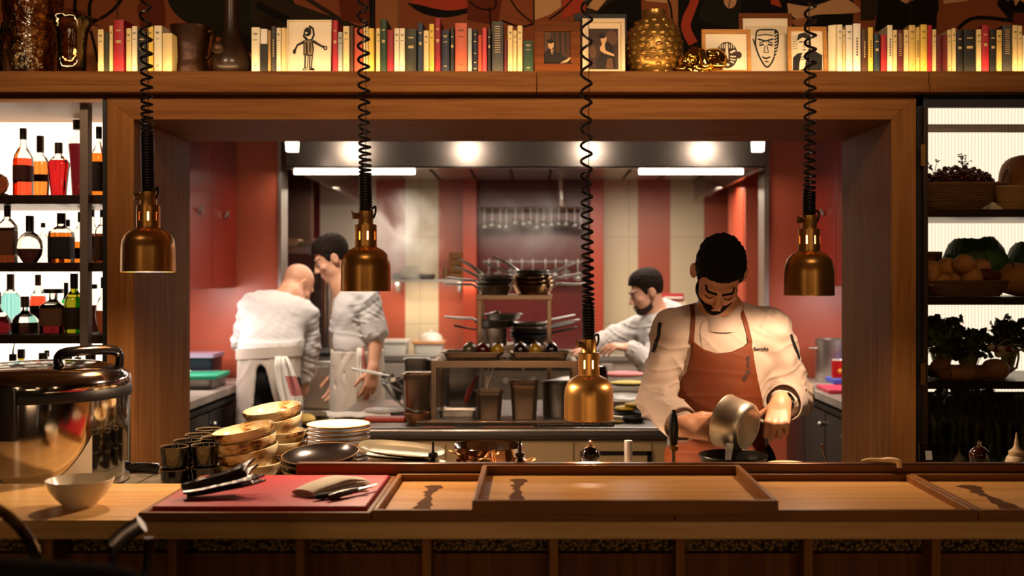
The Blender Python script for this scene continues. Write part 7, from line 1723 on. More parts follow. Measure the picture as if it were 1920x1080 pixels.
def eyes(R):
    c, M = R['c'], R['M']; out = []
    for q in (-1, 1):
        p = c + M @ np.array([q * .031, .0795, .001]); MM_ = Matrix(M.tolist()).to_4x4(); MM_.translation = Vector(p)
        b = MB(); b.ball((0, 0, 0), .0108, 16, MM_); b.cur = 1; b.ball((0, .0070, -.003), (.0052, .0052, .0052), 10, MM_)
        o = b.build('eye', [mat('eye_white', '#a89c90', .2), mat('eye_dark', '#1c120b', .1)], None); o.data.transform(Matrix.Translation(-R['root'].location)); o.parent = R['root']; out.append(o)
    return out
def lids(R, skin, down=True):
    c, M = R['c'], R['M']
    for q in (-1, 1):
        p0 = [c + M @ np.array([q * x, y, z]) for x, y, z in ((.017, .087, -.005), (.024, .0925, -.008), (.032, .093, -.0085), (.040, .089, -.006), (.046, .082, -.002))]
        b = MB().tube([Vector(p) for p in p0], [.0012, .002, .002, .002, .0012], 6); o = b.build('eyelash', HAIRD, None); o.parent = R['root']
def fold_noise(g, dirs, amp):
    """Cloth folds: soft waves plus sharp-backed creases that come and go."""
    sl, x, y, z = g.grid(); e = 0
    for (kx, ky, kz, ph, w) in dirs:
        q = kx * x + ky * y + kz * z + ph + 2.0 * np.sin(9 * x + 7 * z + 6 * y + ph) + 1.1 * np.sin(23 * z - 15 * x + 2 * ph)
        m = np.clip(.5 + .9 * np.sin(14 * x - 11 * z + 9 * y + 3.1 * ph), 0, 1)
        e = e - w * (.45 * np.sin(q) + 1.5 * m * ((1 - np.abs(np.sin(q * .5 + .7))) ** 3 - .25))
    return (amp * e).astype(f32)
def jacket_solid(R, J, torso, sleeve=(.070, .064, .058), ends=(1.0, 1.0), folds=.004):
    j = SDF(R['lo'], R['hi'], R['h'])
    for p in torso: getattr(j, p[0])(*p[1:])
    nk = V3(J['neck'])
    for S in 'LR':
        a = V3(J['sh' + S]); b = V3(J['el' + S]); w = V3(J['wr' + S]); j.cap(nk + (a - nk) * .30 + (0, 0, -.025), a, .056, sleeve[0] * .95, .05)
    tor = j.copy()
    arms = SDF(R['lo'], R['hi'], R['h'])
    for S, en in zip('LR', ends):
        a = V3(J['sh' + S]); b = V3(J['el' + S]); w = V3(J['wr' + S])
        for gg in (j, arms):
            if en > .5:
                gg.cap(a, b, sleeve[0], sleeve[1], .03); gg.cap(b, b + (w - b) * (en - .12), sleeve[1], sleeve[2], .02)
            else: gg.cap(a, a + (b - a) * (en * 2), sleeve[0], sleeve[1], .03)
    e = fold_noise(j, [(38, 20, 62, 0, .7), (-62, 16, 40, 1.7, .6), (22, 40, -84, .6, .45)], folds)
    # crumple more on the arms than on the body
    wgt = np.clip(1.25 - np.clip(np.abs(arms.d), 0, .05) / .05, .35, 1.25).astype(f32)
    j.d += e * wgt
    return j, tor
def inside_clip(dst, *solids, by=.0):
    return dst
def legs_and_shoes(R, J, r=(.095, .075, .06), waist=True):
    t = SDF(R['lo'], R['hi'], max(R['h'], .006))
    for S in 'LR':
        t.cap(V3(J['hip' + S]), V3(J['kn' + S]), r[0], r[1], .03); t.cap(V3(J['kn' + S]), V3(J['an' + S]) + (0, 0, .05), r[1], r[2], .03)
    t.ell(V3(J['pelvis']), (.165, .12, .13), None, .05)
    t.mesh('trousers', TROU, R['root'])
    for S in 'LR':
        a = V3(J['an' + S]); f = J.get('face', (0, -1)); b = MB(); ang = math.atan2(f[1], f[0])
        Mx = Matrix.Translation(Vector((a[0], a[1], 0))) @ Matrix.Rotation(ang, 4, 'Z')
        b.rr([(.27, .09, .04, .0), (.28, .10, .045, .02), (.26, .092, .042, .05), (.15, .08, .038, .085), (.11, .076, .036, .11)], 6, Mx @ Matrix.Translation((.05, 0, 0))); b.build('shoe', SHOE, R['root'])
def cuff(R, w, b, r0, r1, L, m=None, back=.03):
    """A turned-back cuff: an open sleeve end round the wrist."""
    w, b = V3(w), V3(b); d = unit(b - w); p = w + d * back
    pts = [p, p + d * L * .15, p + d * L * .6, p + d * L]
    o = MB(); A = [Vector(q) for q in pts]
    T = A[1] - A[0]; T.normalize(); up = Vector((0, 0, 1)); u = (up - T * up.dot(T)).normalized(); v = T.cross(u); n = 28
    def ring(c, r, wob=0): return [tuple(c + (u * math.cos(2 * PI * i / n) + v * math.sin(2 * PI * i / n)) * r * (1 + wob * math.sin(3 * 2 * PI * i / n + 1))) for i in range(n)]
    o.rings([ring(A[0], r0, .03), ring(A[1], r0 * 1.01, .03), ring(A[2], (r0 + r1) / 2, .02), ring(A[3], r1, .0), ring(A[3], r1 * .9), ring(A[2], (r0 + r1) / 2 * .93, .02), ring(A[0], r0 * .93, .03)], False, False, loop=True)
    q = o.build('cuff', m or JACK, R['root'], ang=60); fix_normals(q); return q

def neck_collar(R, J, r, L=.045, off=(0, 0, 0), m=None):
    """Stand collar: a short open band round the neck, following its lean."""
    n0 = V3(J['neck']) + np.array(off); d = unit(V3(J['head']) - n0 + (0, 0, .05)); F_ = frame(d, (0, 1, .1)); k = 30; b = MB()
    def ring(t, rr): return [tuple(n0 + d * t + (F_[:, 0] * math.cos(2 * PI * i / k) + F_[:, 2] * math.sin(2 * PI * i / k)) * rr) for i in range(k)]
    b.rings([ring(-.03, r + .014), ring(0, r + .006), ring(L, r), ring(L, r - .004), ring(0, r), ring(-.03, r + .008)], False, False, loop=True)
    o = b.build('collar', m or JACKW, R['root'], ang=60); fix_normals(o)
def light_beard_reg(x, y, z):
    up = np.interp(y, [-.01, .0, .02, .05, .075, .09, .12], [-.035, -.042, -.060, -.078, -.078, -.054, -.050]); d1 = np.maximum((z - up) * .8, .004 - y)
    lips = np.sqrt((x / .019) ** 2 + ((z + .069) / .0105) ** 2) - 1
    return np.maximum(np.maximum(d1, -lips * .01), -.122 - z)
# ---------------------------------------------------------------- the pouring chef
th = math.radians(54)
J = dict(head=P(1348, 516, 3.575), neck=P(1350, 588, 3.69), chest=P(1352, 665, 3.70), belly=P(1351, 770, 3.70), pelvis=P(1350, 868, 3.71),
         shR=P(1262, 622, 3.68), shL=P(1446, 622, 3.68), elR=P(1232, 752, 3.66), elL=P(1489, 745, 3.68))
J['M'] = frame((-0.11, -math.cos(th), -math.sin(th)), (0, -math.sin(th), math.cos(th)))
pan_a = unit((.72, -.64, -.20)); pan_c = V3(P(1404, 804, 3.34)); rim_c = pan_c - pan_a * .09
pv = unit(np.array([1, 0, 0]) - pan_a * pan_a[0]); rim_p = rim_c + pv * .084
fist = V3(P(1457, 800, 3.40))
dL = unit((-.30, -.72, -.62)); nL = unit((.12, .62, -.78)); nL = unit(nL - dL * nL.dot(dL)); tL = unit((-1, 0.1, 0))
J['wrL'] = Vector(fist - nL * .024 - dL * .078)
J['wrR'] = P(1281, 799, 3.41)
ax = float((J['shR'].x + J['shL'].x) / 2)
for S, sx in (('R', -.095), ('L', .095)):
    J['hip' + S] = Vector((ax + sx, 3.71, .90)); J['kn' + S] = Vector((ax + sx * 1.15, 3.70, .48)); J['an' + S] = Vector((ax + sx * 1.2, 3.72, .08))
cg = .95
J['hands'] = [(J['wrR'], V3((1, -.22, -.06)), V3((.1, 1, -.25)), V3((0, .2, 1)), [(.30, .35, .25), (.42, .45, .3), (.55, .6, .4), (.65, .7, .5)], ((.80, .42, .35), (.95, -.12, .25)), 1.0, .10),
              (J['wrL'], dL, nL, tL, [(1.05, 1.35, .9), (1.10, 1.4, .9), (1.15, 1.4, .9), (1.2, 1.4, .95)], ((.35, .75, .45), (.45, .1, .9)), 1.0, .05)]
R = cook('dark-haired bearded chef in white jacket and tan leather apron, head bowed, tipping a steel saucepan', J, .0036, SKIN, HAIRD, JACK)
ROOT1 = R['root']
torso = [('ell', P(1352, 672, 3.70), (.190, .125, .17), None, .05), ('ell', P(1351, 765, 3.695), (.168, .132, .19), None, .06), ('ell', P(1350, 868, 3.71), (.175, .130, .17), None, .06),
         ('cap', P(1280, 618, 3.70), P(1426, 618, 3.70), .072, .072, .05), ('cap', P(1320, 598, 3.71), P(1382, 598, 3.71), .058, .058, .04)]
jk, tor = jacket_solid(R, J, torso, (.070, .067, .058), ends=(.74, .93), folds=.0085)
jk.cap(P(1349, 575, 3.66), P(1350, 520, 3.60), .058, .058, .0, 's')      # neck opening
jk.mesh('jacket', JACK, ROOT1)
# stand collar
cl = MB(); n = 36
def coll(zoff, r, fr): 
    c = P(1350, 590, 3.672); return [(c.x + r * math.cos(2 * PI * i / n), c.y + r * .98 * math.sin(2 * PI * i / n), c.z + zoff + .022 * math.sin(2 * PI * i / n) - (fr * max(0, -math.sin(2 * PI * i / n)) ** 8)) for i in range(n)]
cl.rings([coll(-.035, .090, 0), coll(.0, .082, .0), coll(.044, .076, .03), coll(.046, .072, .03), coll(.0, .077, 0), coll(-.035, .082, 0)], False, False, loop=True)
o = cl.build('collar', JACK, ROOT1, ang=60); fix_normals(o)
cuff(R, J['wrR'], J['elR'], .060, .063, .085, back=.012); cuff(R, J['wrL'], J['elL'], .062, .066, .085, back=.050)
# placket seam
def on_jacket(px, py): return (X(px, 3.56), Z(py, 3.56))
ribbon(jk, [on_jacket(*p) for p in spline([(1338, 598), (1324, 604), (1317, 616), (1318, 640), (1321, 662)], 6)], .0012, .0012, 'placket_seam', mat('seam_shade', '#a08c78', .9), ROOT1)
# apron
poly_px = [(1300, 638), (1297, 668), (1291, 696), (1280, 716), (1268, 738), (1263, 765), (1262, 800), (1250, 850), (1244, 900), (1240, 1120), (1446, 1120), (1446, 900), (1440, 850), (1438, 780), (1432, 745), (1424, 715), (1417, 680), (1411, 636), (1396, 650), (1372, 660), (1345, 663), (1322, 656), (1308, 645)]
AP = [(X(a, 3.57), Z(b, 3.57)) for a, b in poly_px]
ap = SDF(R['lo'], R['hi'], R['h'])
for p in torso: getattr(ap, p[0])(*p[1:])
ap.ecyl((ax, 3.70, .95), (ax, 3.69, .42), (.185, .14), (.21, .16), .06)
sl, gx, gy, gz = ap.grid()
pd = poly2d(gx[:, 0, :], gz[0, :, :] if gz.ndim == 3 and gz.shape[0] == 1 else gz[:, 0, :], AP)[:, None, :]
ap.d += fold_noise(ap, [(30, 20, 70, 0, .5), (-18, 25, 48, 1.1, .6)], .0022)
ap.d = np.maximum(ap.d - f32(.0085), np.maximum(pd, gy - f32(3.67))).astype(f32)
ap.mesh('apron', APR, ROOT1)
# neck straps of the apron
tmp = SDF(R['lo'], R['hi'], R['h']); tmp.d = np.minimum(jk.d, ap.d)
ribbon(tmp, [on_jacket(*p) for p in spline([(1309, 552), (1306, 580), (1303, 610), (1300, 645)], 8)], .0075, .004, 'neck_strap', APR, ROOT1)
ribbon(tmp, [on_jacket(*p) for p in spline([(1388, 550), (1397, 580), (1404, 610), (1411, 645)], 8)], .0075, .004, 'neck_strap', APR, ROOT1)
# lettering and marks on the cloth
def px_poly(pts, d): return [(X(a, d), Z(b, d)) for a, b in pts]
em = [[(1401, 669), (1407, 667), (1409, 673), (1405, 677), (1409, 682), (1404, 685), (1407, 690), (1403, 692), (1401, 684), (1403, 678), (1400, 674)], [(1401, 694), (1406, 693), (1410, 700), (1404, 703), (1397, 701)], [(1396, 704), (1402, 704), (1403, 710), (1398, 711), (1402, 714), (1396, 716), (1391, 712), (1393, 707)]]
project_poly(ap, [px_poly(e, 3.56) for e in em], .0012, 'emblem', mat('apron_print', '#3d2010', .6), ROOT1)
ribbon(jk, [(X(a, 3.62), Z(b, 3.62)) for a, b in spline([(1239, 605), (1236, 618), (1235, 630), (1231, 642), (1229, 652), (1225, 661)], 4)], .0055, .003, 'sleeve_badge', INK, ROOT1)
ribbon(jk, [(X(a, 3.62), Z(b, 3.62)) for a, b in spline([(1484, 627), (1488, 640), (1493, 652), (1498, 663), (1503, 673)], 4)], .0055, .003, 'sleeve_badge', INK, ROOT1)
tc = bpy.data.curves.new('name_embroidery', 'FONT'); tc.body = 'n Bentaha'; tc.size = .0182; tc.offset = .0003; tc.align_x = 'RIGHT'
to = bpy.data.objects.new('name_embroidery', tc); COL.objects.link(to); bpy.context.view_layer.update()
tm = bpy.data.meshes.new_from_object(to.evaluated_get(bpy.context.evaluated_depsgraph_get())); bpy.data.objects.remove(to)
bx0 = X(1447, 3.56); bz0 = Z(659, 3.56)
for v in tm.vertices:
    x, z = bx0 + v.co.x * .92, bz0 + v.co.y; y = jk.front(x, z); v.co = (x, (y if y else 3.56) - .0022, z)
ys = np.array([v.co.y for v in tm.vertices]); xs = np.array([v.co.x for v in tm.vertices]); A_ = np.polyfit(xs, ys, 2)
for v in tm.vertices: v.co.y = np.polyval(A_, v.co.x) - .0022
tm.materials.clear(); tm.materials.append(INK); to = bpy.data.objects.new('name_embroidery', tm); COL.objects.link(to); to.parent = ROOT1
# hair, beard, brows
hair_mesh(R, HAIRD, .006, .019, ([-.12, -.06, -.03, .0, .018, .030, .045, .062, .085, .12], [-.075, -.06, -.035, .030, -.018, .0, .042, .062, .066, .060]), lock=.005)
def beard_reg(x, y, z):
    up = np.interp(y, [-.01, .0, .02, .05, .075, .09, .12], [-.012, -.014, -.034, -.058, -.062, -.050, -.044]); d1 = np.maximum((z - up) * .8, -.004 - y)
    lips = np.sqrt((x / .019) ** 2 + ((z + .069) / .0105) ** 2) - 1
    bare = np.sqrt((x / .030) ** 2 + ((z + .072) / .024) ** 2) - 1
    return np.maximum(np.maximum(d1, -lips * .01), -.128 - z)
face_patch(R, HAIRD, 'beard', beard_reg, .0042, .0026, .0016)
brows(R, HAIRD); lids(R, SKIN)
legs_and_shoes(R, J)
# wrist watch
wl = V3(J['wrL']); el = V3(J['elL']); dw = unit(el - wl); wc_ = wl + dw * .026
Rm = frame(dw, (0, 0, 1)); wb_ = MB(); n = 32
wb_.rings([[tuple(wc_ + dw * off + Rm[:, 0] * math.cos(2 * PI * i / n) * r * 1.08 + Rm[:, 2] * math.sin(2 * PI * i / n) * r * .95) for i in range(n)] for off, r in ((-.009, .030), (.009, .032), (.009, .0345), (-.009, .0325))], False, False, loop=True)
wo = wb_.build('watch_strap', mat('watch_steel', '#3a3632', .25, .9), ROOT1, ang=50); fix_normals(wo)
fd_ = unit(np.array([.25, -.85, .45]) - dw * np.dot(dw, (.25, -.85, .45))); fc = wc_ + fd_ * .033; Rf = frame(dw, fd_)
Mx = Matrix(np.stack([Rf[:, 0], Rf[:, 1], Rf[:, 2]], 1).tolist()).to_4x4(); Mx.translation = Vector(fc)
MB().lathe([(0, -.004), (.019, -.004), (.020, 0), (.019, .005), (.0165, .0065), (0, .0065)], 24, Mx).build('watch_case', CHROME, wo, ang=40)
MB().lathe([(0, .0066), (.015, .0067), (0, .0068)], 24, Mx).build('watch_dial', BLACKG, wo)
# the tipped saucepan and the little spoon
Mp = Matrix(np.stack([frame(pan_a, (0, 0, 1))[:, 0], -frame(pan_a, (0, 0, 1))[:, 2], pan_a], 1).tolist()).to_4x4()
if Mp.to_3x3().determinant() < 0: Mp = Mp @ Matrix.Diagonal((-1, 1, 1, 1))
sp_ = thing('saucepan', 'shiny steel saucepan tipped up in the pouring chef\'s hands, its base to the room', 'pan', Vector(rim_c))
Mq = Mp.copy(); Mq.translation = (0, 0, 0)
PANM = mat('pan_stainless', '#d8ccb6', .36, 1.0, bump=.02, bscale=10)
MB().lathe([(.0855, -.001), (.0865, .001), (.085, .004), (.0825, .03), (.081, .066), (.078, .080), (.070, .0885), (.066, .090), (.0635, .0905), (.0625, .0895), (.060, .0885), (0, .0885), (0, .084), (.068, .083), (.076, .07), (.080, .03), (.083, .0), (.0855, -.001)], 56, Mq).build('pan_body', PANM, sp_, ang=35)
hb = rim_p - rim_c; he = fist + unit(fist - rim_p) * .035 - rim_c
MB().tube([Vector(hb * .97), Vector(hb + unit(fist - rim_p) * .02), Vector((hb + he) / 2), Vector(he)], [.009, .008, .0085, .009], 10, flat=(1.25, .75)).build('handle', STEEL, sp_)
for q in (-.012, .012): MB().ball(tuple(hb * .985 + pan_a * .012 + np.cross(pan_a, pv) * q), .0045, 10).build('rivet', STEEL, sp_)
tp = (R['tips'][0][0] + R['tips'][0][1]) / 2
t = thing('tasting_spoon', 'thin steel spoon pinched in the pouring chef\'s fingers, reaching into the saucepan', 'spoon', Vector(tp))
s1 = rim_c + pan_a * .01 - tp
MB().tube([(-.03, .01, -.004), (0.004, .008, .002), tuple(V3(s1) * .6 + (0, 0, .004)), tuple(s1)], [.0022, .0025, .0022, .003], 8).build('spoon_handle', CHROME, t)

# ---------------------------------------------------------------- the bald cook, seen from behind
d0 = 6.1
J = dict(head=P(558, 534, 6.36), neck=P(543, 556, 6.27), chest=P(516, 596, 6.20), belly=P(508, 650, 6.12), pelvis=P(505, 705, 6.08),
         shL=P(474, 578, 6.22), shR=P(571, 592, 6.28), elL=P(457, 640, 6.34), elR=P(579, 652, 6.32), wrL=P(484, 690, 6.38), wrR=P(572, 712, 6.36))
J['M'] = frame((.58, .50, -.64)); J['face'] = (.4, .9)
for S, px in (('L', 478), ('R', 534)):
    x = X(px, d0); J['hip' + S] = Vector((x, 6.08, .92)); J['kn' + S] = Vector((x, 6.06, .48)); J['an' + S] = Vector((x, 6.10, .08))
rel = [(.35, .4, .3), (.4, .45, .3), (.45, .5, .3), (.5, .5, .3)]
J['hands'] = [(J['wrL'], V3((.2, .7, -.7)), V3((.8, .2, .3)), V3((0, .6, .5)), rel), (J['wrR'], V3((-.1, .45, -.9)), V3((-1, .2, 0)), V3((0, .8, .4)), rel)]
R = cook('bald cook in white jacket and long apron, bending forward with his back to the room', J, .006, SKINP, HAIRB, JACKW)
torso = [('ell', P(517, 595, 6.20), (.195, .13, .15), None, .06), ('ell', P(509, 640, 6.14), (.185, .135, .15), None, .06), ('cap', P(484, 574, 6.22), P(560, 582, 6.27), .085, .075, .05), ('ecyl', P(506, 668, 6.10), P(508, 640, 6.12), (.185, .14), (.175, .135), .03)]
jk, tor = jacket_solid(R, J, torso, (.078, .070, .058), folds=.0115)
jk.mesh('jacket', JACKW, R['root'])
sk = SDF(R['lo'], R['hi'], .006); cx = X(505, d0)
sk.ecyl((cx, 6.09, Z(652, d0)), (cx, 6.09, .36), (.178, .148), (.19, .17), .0); sk.ecyl((cx, 6.09, Z(652, d0) + .02), (cx, 6.09, .34), (.166, .134), (.178, .156), .0, 's')
sk.d += fold_noise(sk, [(55, 30, 4, 0, .6), (-40, 45, 9, 1.2, .6)], .004)
sl, gx, gy, gz = sk.grid(); W = [(X(a, 5.93), Z(b, 5.93)) for a, b in ((487, 684), (497, 692), (524, 800), (560, 1040), (440, 1040), (470, 800), (480, 692))]
pd = poly2d(gx[:, 0, :], gz[0, :, :], W)[:, None, :]
sk.d = np.where(gy < 6.05, np.maximum(sk.d, -pd), sk.d).astype(f32)
sk.mesh('apron', APRW, R['root'])
wb2 = MB(); n = 40
wb2.rings([[(cx + r * math.cos(2 * PI * i / n), 6.09 + r * .82 * math.sin(2 * PI * i / n), Z(660, d0) + zo + .012 * math.sin(2 * PI * i / n + 2)) for i in range(n)] for zo, r in ((-.03, .186), (.03, .186), (.03, .178), (-.03, .178))], False, False, loop=True)
o = wb2.build('apron_tie', APRW, R['root'], ang=60); fix_normals(o)
legs_and_shoes(R, J)
def towel(root, pts, wid, stripe, name='kitchen_towel'):
    rows = []; n = 9
    for i, (x, y, z) in enumerate(pts):
        w = wid[i]; rows.append([(x + (k / (n - 1) - .5) * w, y - .012 * math.sin(k * 1.9 + i * .4), z) for k in range(n)])
    vs = [p for r in rows for p in r]; fs, mi = [], []
    b = MB()
    b.add(vs, []); 
    for i in range(len(rows) - 1):
        for k in range(n - 1):
            b.f.append((i * n + k, i * n + k + 1, (i + 1) * n + k + 1, (i + 1) * n + k)); b.mi.append(1 if stripe(i, k) else 0)
    o = b.build(name, [CLOTHW, mat('towel_red', '#b8706a', .85)], root); s = o.modifiers.new('thick', 'SOLIDIFY'); s.thickness = .006
    return o
tw = [P(a, b, 5.90) for a, b in ((528, 668), (531, 685), (535, 705), (540, 725), (545, 742), (548, 758), (551, 768))]
towel(R['root'], tw, [.06, .09, .11, .12, .12, .11, .10], lambda i, k: i in (2, 3) and k > 3)

# ---------------------------------------------------------------- the standing cook with rolled sleeves
d0 = 6.2
J = dict(head=P(622, 486, 6.19), neck=P(646, 536, 6.2), chest=P(668, 585, 6.2), belly=P(668, 645, 6.2), pelvis=P(670, 710, 6.2),
         shL=P(688, 565, 6.07), shR=P(652, 562, 6.33), elL=P(706, 632, 6.04), elR=P(638, 630, 6.38), wrL=P(699, 695, 5.99), wrR=P(633, 700, 6.30))
J['M'] = frame((-.86, -.24, -.42)); J['face'] = (-1, -.1)
for S, dy in (('L', -.09), ('R', .09)):
    x = X(670, d0); J['hip' + S] = Vector((x, 6.2 + dy, .93)); J['kn' + S] = Vector((x, 6.2 + dy, .49)); J['an' + S] = Vector((x + .02, 6.2 + dy, .08))
J['hands'] = [(J['wrL'], V3((-.18, -.05, -1)), V3((-.5, 1, 0)), V3((-1, -.4, 0)), rel), (J['wrR'], V3((-.2, 0, -1)), V3((-.4, -1, 0)), V3((-1, .4, 0)), rel)]
R = cook('standing cook in profile with rolled-up white sleeves and hanging bare forearms', J, .0055, SKINP, HAIRB, JACKW)
torso = [('ell', P(668, 585, 6.2), (.135, .17, .16), None, .05), ('ell', P(668, 640, 6.2), (.135, .155, .15), None, .06), ('cap', P(657, 556, 6.28), P(683, 560, 6.12), .075, .075, .05), ('ell', P(668, 690, 6.2), (.14, .16, .10), None, .05)]
jk, tor = jacket_solid(R, J, torso, (.078, .072, .06), ends=(.43, .43), folds=.010)
jk.mesh('jacket', JACKW, R['root'])
for S in 'LR':
    a, b = V3(J['sh' + S]), V3(J['el' + S]); cuff(R, a + (b - a) * .90, a, .072, .078, .06, JACKW, back=0)
hair_mesh(R, HAIRB, .007, .026, ([-.12, -.06, -.03, .0, .018, .030, .045, .062, .085, .12], [-.06, -.045, -.02, .030, -.012, .0, .045, .064, .068, .066]), lock=.004)
brows(R, HAIRB); eyes(R); neck_collar(R, J, .066, .03)
sk = SDF(R['lo'], R['hi'], .006); cx = X(670, d0)
sk.ecyl((cx, 6.2, Z(655, d0)), (cx, 6.2, .40), (.152, .195), (.168, .205), .0); sk.ecyl((cx, 6.2, Z(655, d0) + .02), (cx, 6.2, .38), (.140, .183), (.156, .193), .0, 's')
sk.d += fold_noise(sk, [(55, 40, 4, 0, .6), (-40, 65, 9, 1.2, .6)], .005); sk.mesh('apron', APRW, R['root'])
legs_and_shoes(R, J)
tw = [P(a, b, 6.01) for a, b in ((676, 652), (677, 670), (678, 690), (679, 712), (679, 735), (680, 752))]
towel(R['root'], tw, [.03, .04, .05, .055, .06, .06], lambda i, k: k in (6, 7))
q = V3(J['shL']); jx, jz = X(706, 6.0), Z(549, 6.0); y = jk.front(jx, jz)
if y: MB().tube([(jx, y - .004, jz - .012), (jx, y - .004, jz + .016)], .004, 8).build('pen', mat('pen_blue', '#2a3a9a', .4), R['root'])

# ---------------------------------------------------------------- the bearded cook reaching over the range
d0 = 6.42
J = dict(head=P(1212, 549, 6.40), neck=P(1234, 592, 6.44), chest=P(1243, 640, 6.46), belly=P(1250, 700, 6.46), pelvis=P(1255, 755, 6.46),
         shL=P(1240, 622, 6.30), shR=P(1206, 612, 6.56), elL=P(1222, 690, 6.24), elR=P(1152, 632, 6.50), wrL=P(1182, 652, 6.20), wrR=P(1098, 654, 6.38))
J['M'] = frame((-.93, -.20, -.30)); J['face'] = (-1, 0)
for S, dy in (('L', -.09), ('R', .09)):
    x = X(1258, d0); J['hip' + S] = Vector((x, 6.46 + dy, .82)); J['kn' + S] = Vector((x - .02, 6.46 + dy, .46)); J['an' + S] = Vector((x, 6.46 + dy, .08))
J['hands'] = [(J['wrL'], V3((-1, -.1, .1)), V3((0, .3, -1)), V3((0, 1, 0)), rel), (J['wrR'], V3((-1, -.1, -.3)), V3((0, -.2, -1)), V3((0, -1, .2)), rel)]
R = cook('bearded cook with slicked-back hair in white jacket, leaning and reaching his arm out', J, .0055, SKINP, HAIRB, JACKW)
torso = [('ell', P(1243, 640, 6.45), (.15, .18, .16), None, .05), ('ell', P(1250, 700, 6.46), (.15, .17, .16), None, .06), ('cap', P(1213, 612, 6.52), P(1240, 618, 6.34), .078, .078, .05), ('cap', P(1230, 596, 6.44), P(1262, 598, 6.47), .075, .075, .05), ('cap', P(1240, 576, 6.45), P(1262, 584, 6.47), .058, .06, .04), ('ell', P(1254, 755, 6.46), (.155, .165, .11), None, .05)]
jk, tor = jacket_solid(R, J, torso, (.078, .070, .056), folds=.010)
jk.mesh('jacket', JACKW, R['root'])
cuff(R, J['wrL'], J['elL'], .058, .06, .07, JACKW, back=.02); cuff(R, J['wrR'], J['elR'], .055, .058, .07, JACKW, back=.02)
hair_mesh(R, HAIRB, .005, .028, ([-.12, -.06, -.03, .0, .018, .030, .045, .062, .085, .12], [-.05, -.04, -.02, .030, -.012, .0, .045, .064, .068, .066]), lock=.003)
face_patch(R, mat('beard_brown', '#2e1c12', .8), 'beard', light_beard_reg, .004, .003, .0012); neck_collar(R, J, .068, .035); brows(R, HAIRB); eyes(R)
sk = SDF(R['lo'], R['hi'], .006); cx = X(1256, d0)
sk.ecyl((cx, 6.46, Z(735, d0)), (cx, 6.46, .40), (.165, .20), (.178, .205), .0); sk.ecyl((cx, 6.46, Z(735, d0) + .02), (cx, 6.46, .38), (.153, .188), (.166, .193), .0, 's')
sk.mesh('apron', APRW, R['root'])
legs_and_shoes(R, J)

# ---------------------------------------------------------------- guest at the bar, dark and close to the camera
g = SDF((-1.35, .86, .45), (-.24, 1.66, 1.75), .008)
hc = V3((-.755, 1.22, 1.36)); Mg = frame((.35, .93, -.1))
head_prims(g, hc, Mg, neck=V3((-.745, 1.20, 1.22)))
g.cap((-.72, 1.20, 1.02), (-.72, 1.22, .62), .13, .12, .05); g.cap((-.92, 1.2, 1.10), (-.52, 1.2, 1.11), .06, .06, .05)
g.cap((-.49, 1.20, 1.10), (-.48, 1.38, .90), .045, .04, .02); g.cap((-.48, 1.38, .90), (-.60, 1.56, .92), .04, .028, .02)
hand(g, (-.60, 1.56, .92), V3((-.4, 1, .1)), V3((0, .1, -1)), V3((-1, 0, 0)), rel)
g.cap((-.88, 1.20, 1.05), (-.95, 1.40, .86), .045, .04, .02); g.cap((-.95, 1.40, .86), (-.84, 1.56, .92), .04, .028, .02)
hand(g, (-.84, 1.56, .92), V3((.4, 1, .1)), V3((0, .1, -1)), V3((1, 0, 0)), rel)
g.cap((-.72, 1.22, .62), (-.62, 1.5, .66), .09, .07, .04); g.cap((-.78, 1.22, .62), (-.86, 1.5, .66), .09, .07, .04)
guest = g.mesh('person', SKIN, None)
tag(guest, 'seated guest in dark clothing at the bar, out of focus, back turned', 'person')
Rg = dict(root=guest, c=hc, M=Mg)
cj = SDF(g.lo, g.lo + g.h * g.n, .008)
cj.ell((-.72, 1.21, .95), (.20, .14, .22), None, .05); cj.ell((-.72, 1.22, .72), (.18, .15, .2), None, .06); cj.cap((-.93, 1.20, 1.10), (-.50, 1.20, 1.135), .075, .075, .06); cj.cap((-.74, 1.20, 1.19), (-.50, 1.20, 1.135), .06, .075, .06)
cj.cap((-.48, 1.20, 1.12), (-.46, 1.38, .90), .075, .06, .03); cj.cap((-.46, 1.38, .90), (-.58, 1.53, .915), .058, .045, .02); cj.cap((-.88, 1.20, 1.06), (-.95, 1.40, .88), .07, .06, .03); cj.cap((-.95, 1.40, .88), (-.86, 1.53, .915), .058, .045, .02)
cj.mesh('jacket', BLACKC, guest)
tr2 = SDF(g.lo, g.lo + g.h * g.n, .008); tr2.cap((-.70, 1.22, .64), (-.60, 1.52, .67), .11, .085, .04); tr2.cap((-.78, 1.22, .64), (-.87, 1.52, .67), .11, .085, .04); tr2.mesh('trousers', TROU, guest)
hair_mesh(Rg, mat('hair_auburn', '#4a2412', .5, bump=.8, bscale=90), .014, .024, ([-.12, -.06, -.03, .0, .018, .030, .045, .062, .085, .12], [-.10, -.10, -.09, -.08, -.05, .0, .045, .064, .068, .066]))
st = thing('bar_stool', 'chrome-framed bar stool beside the dark seated guest', 'bar stool', (-.74, 1.22, 0))
MB().rr([(.36, .34, .08, .44), (.38, .36, .09, .47), (.36, .34, .09, .50)], 6).build('seat', BLACKC, st)
for sx in (-1, 1):
    for sy in (-1, 1): MB().tube([(sx * .14, sy * .13, .44), (sx * .19, sy * .18, 0.0)], .012, 8).build('leg', CHROME, st)
s2 = thing('bar_stool', 'empty chrome bar stool standing between the guest and the counter', 'bar stool', (-.99, 2.10, 0))
MB().rr([(.34, .32, .08, .62), (.36, .34, .09, .65), (.34, .32, .09, .68)], 6).build('seat', BLACKC, s2)
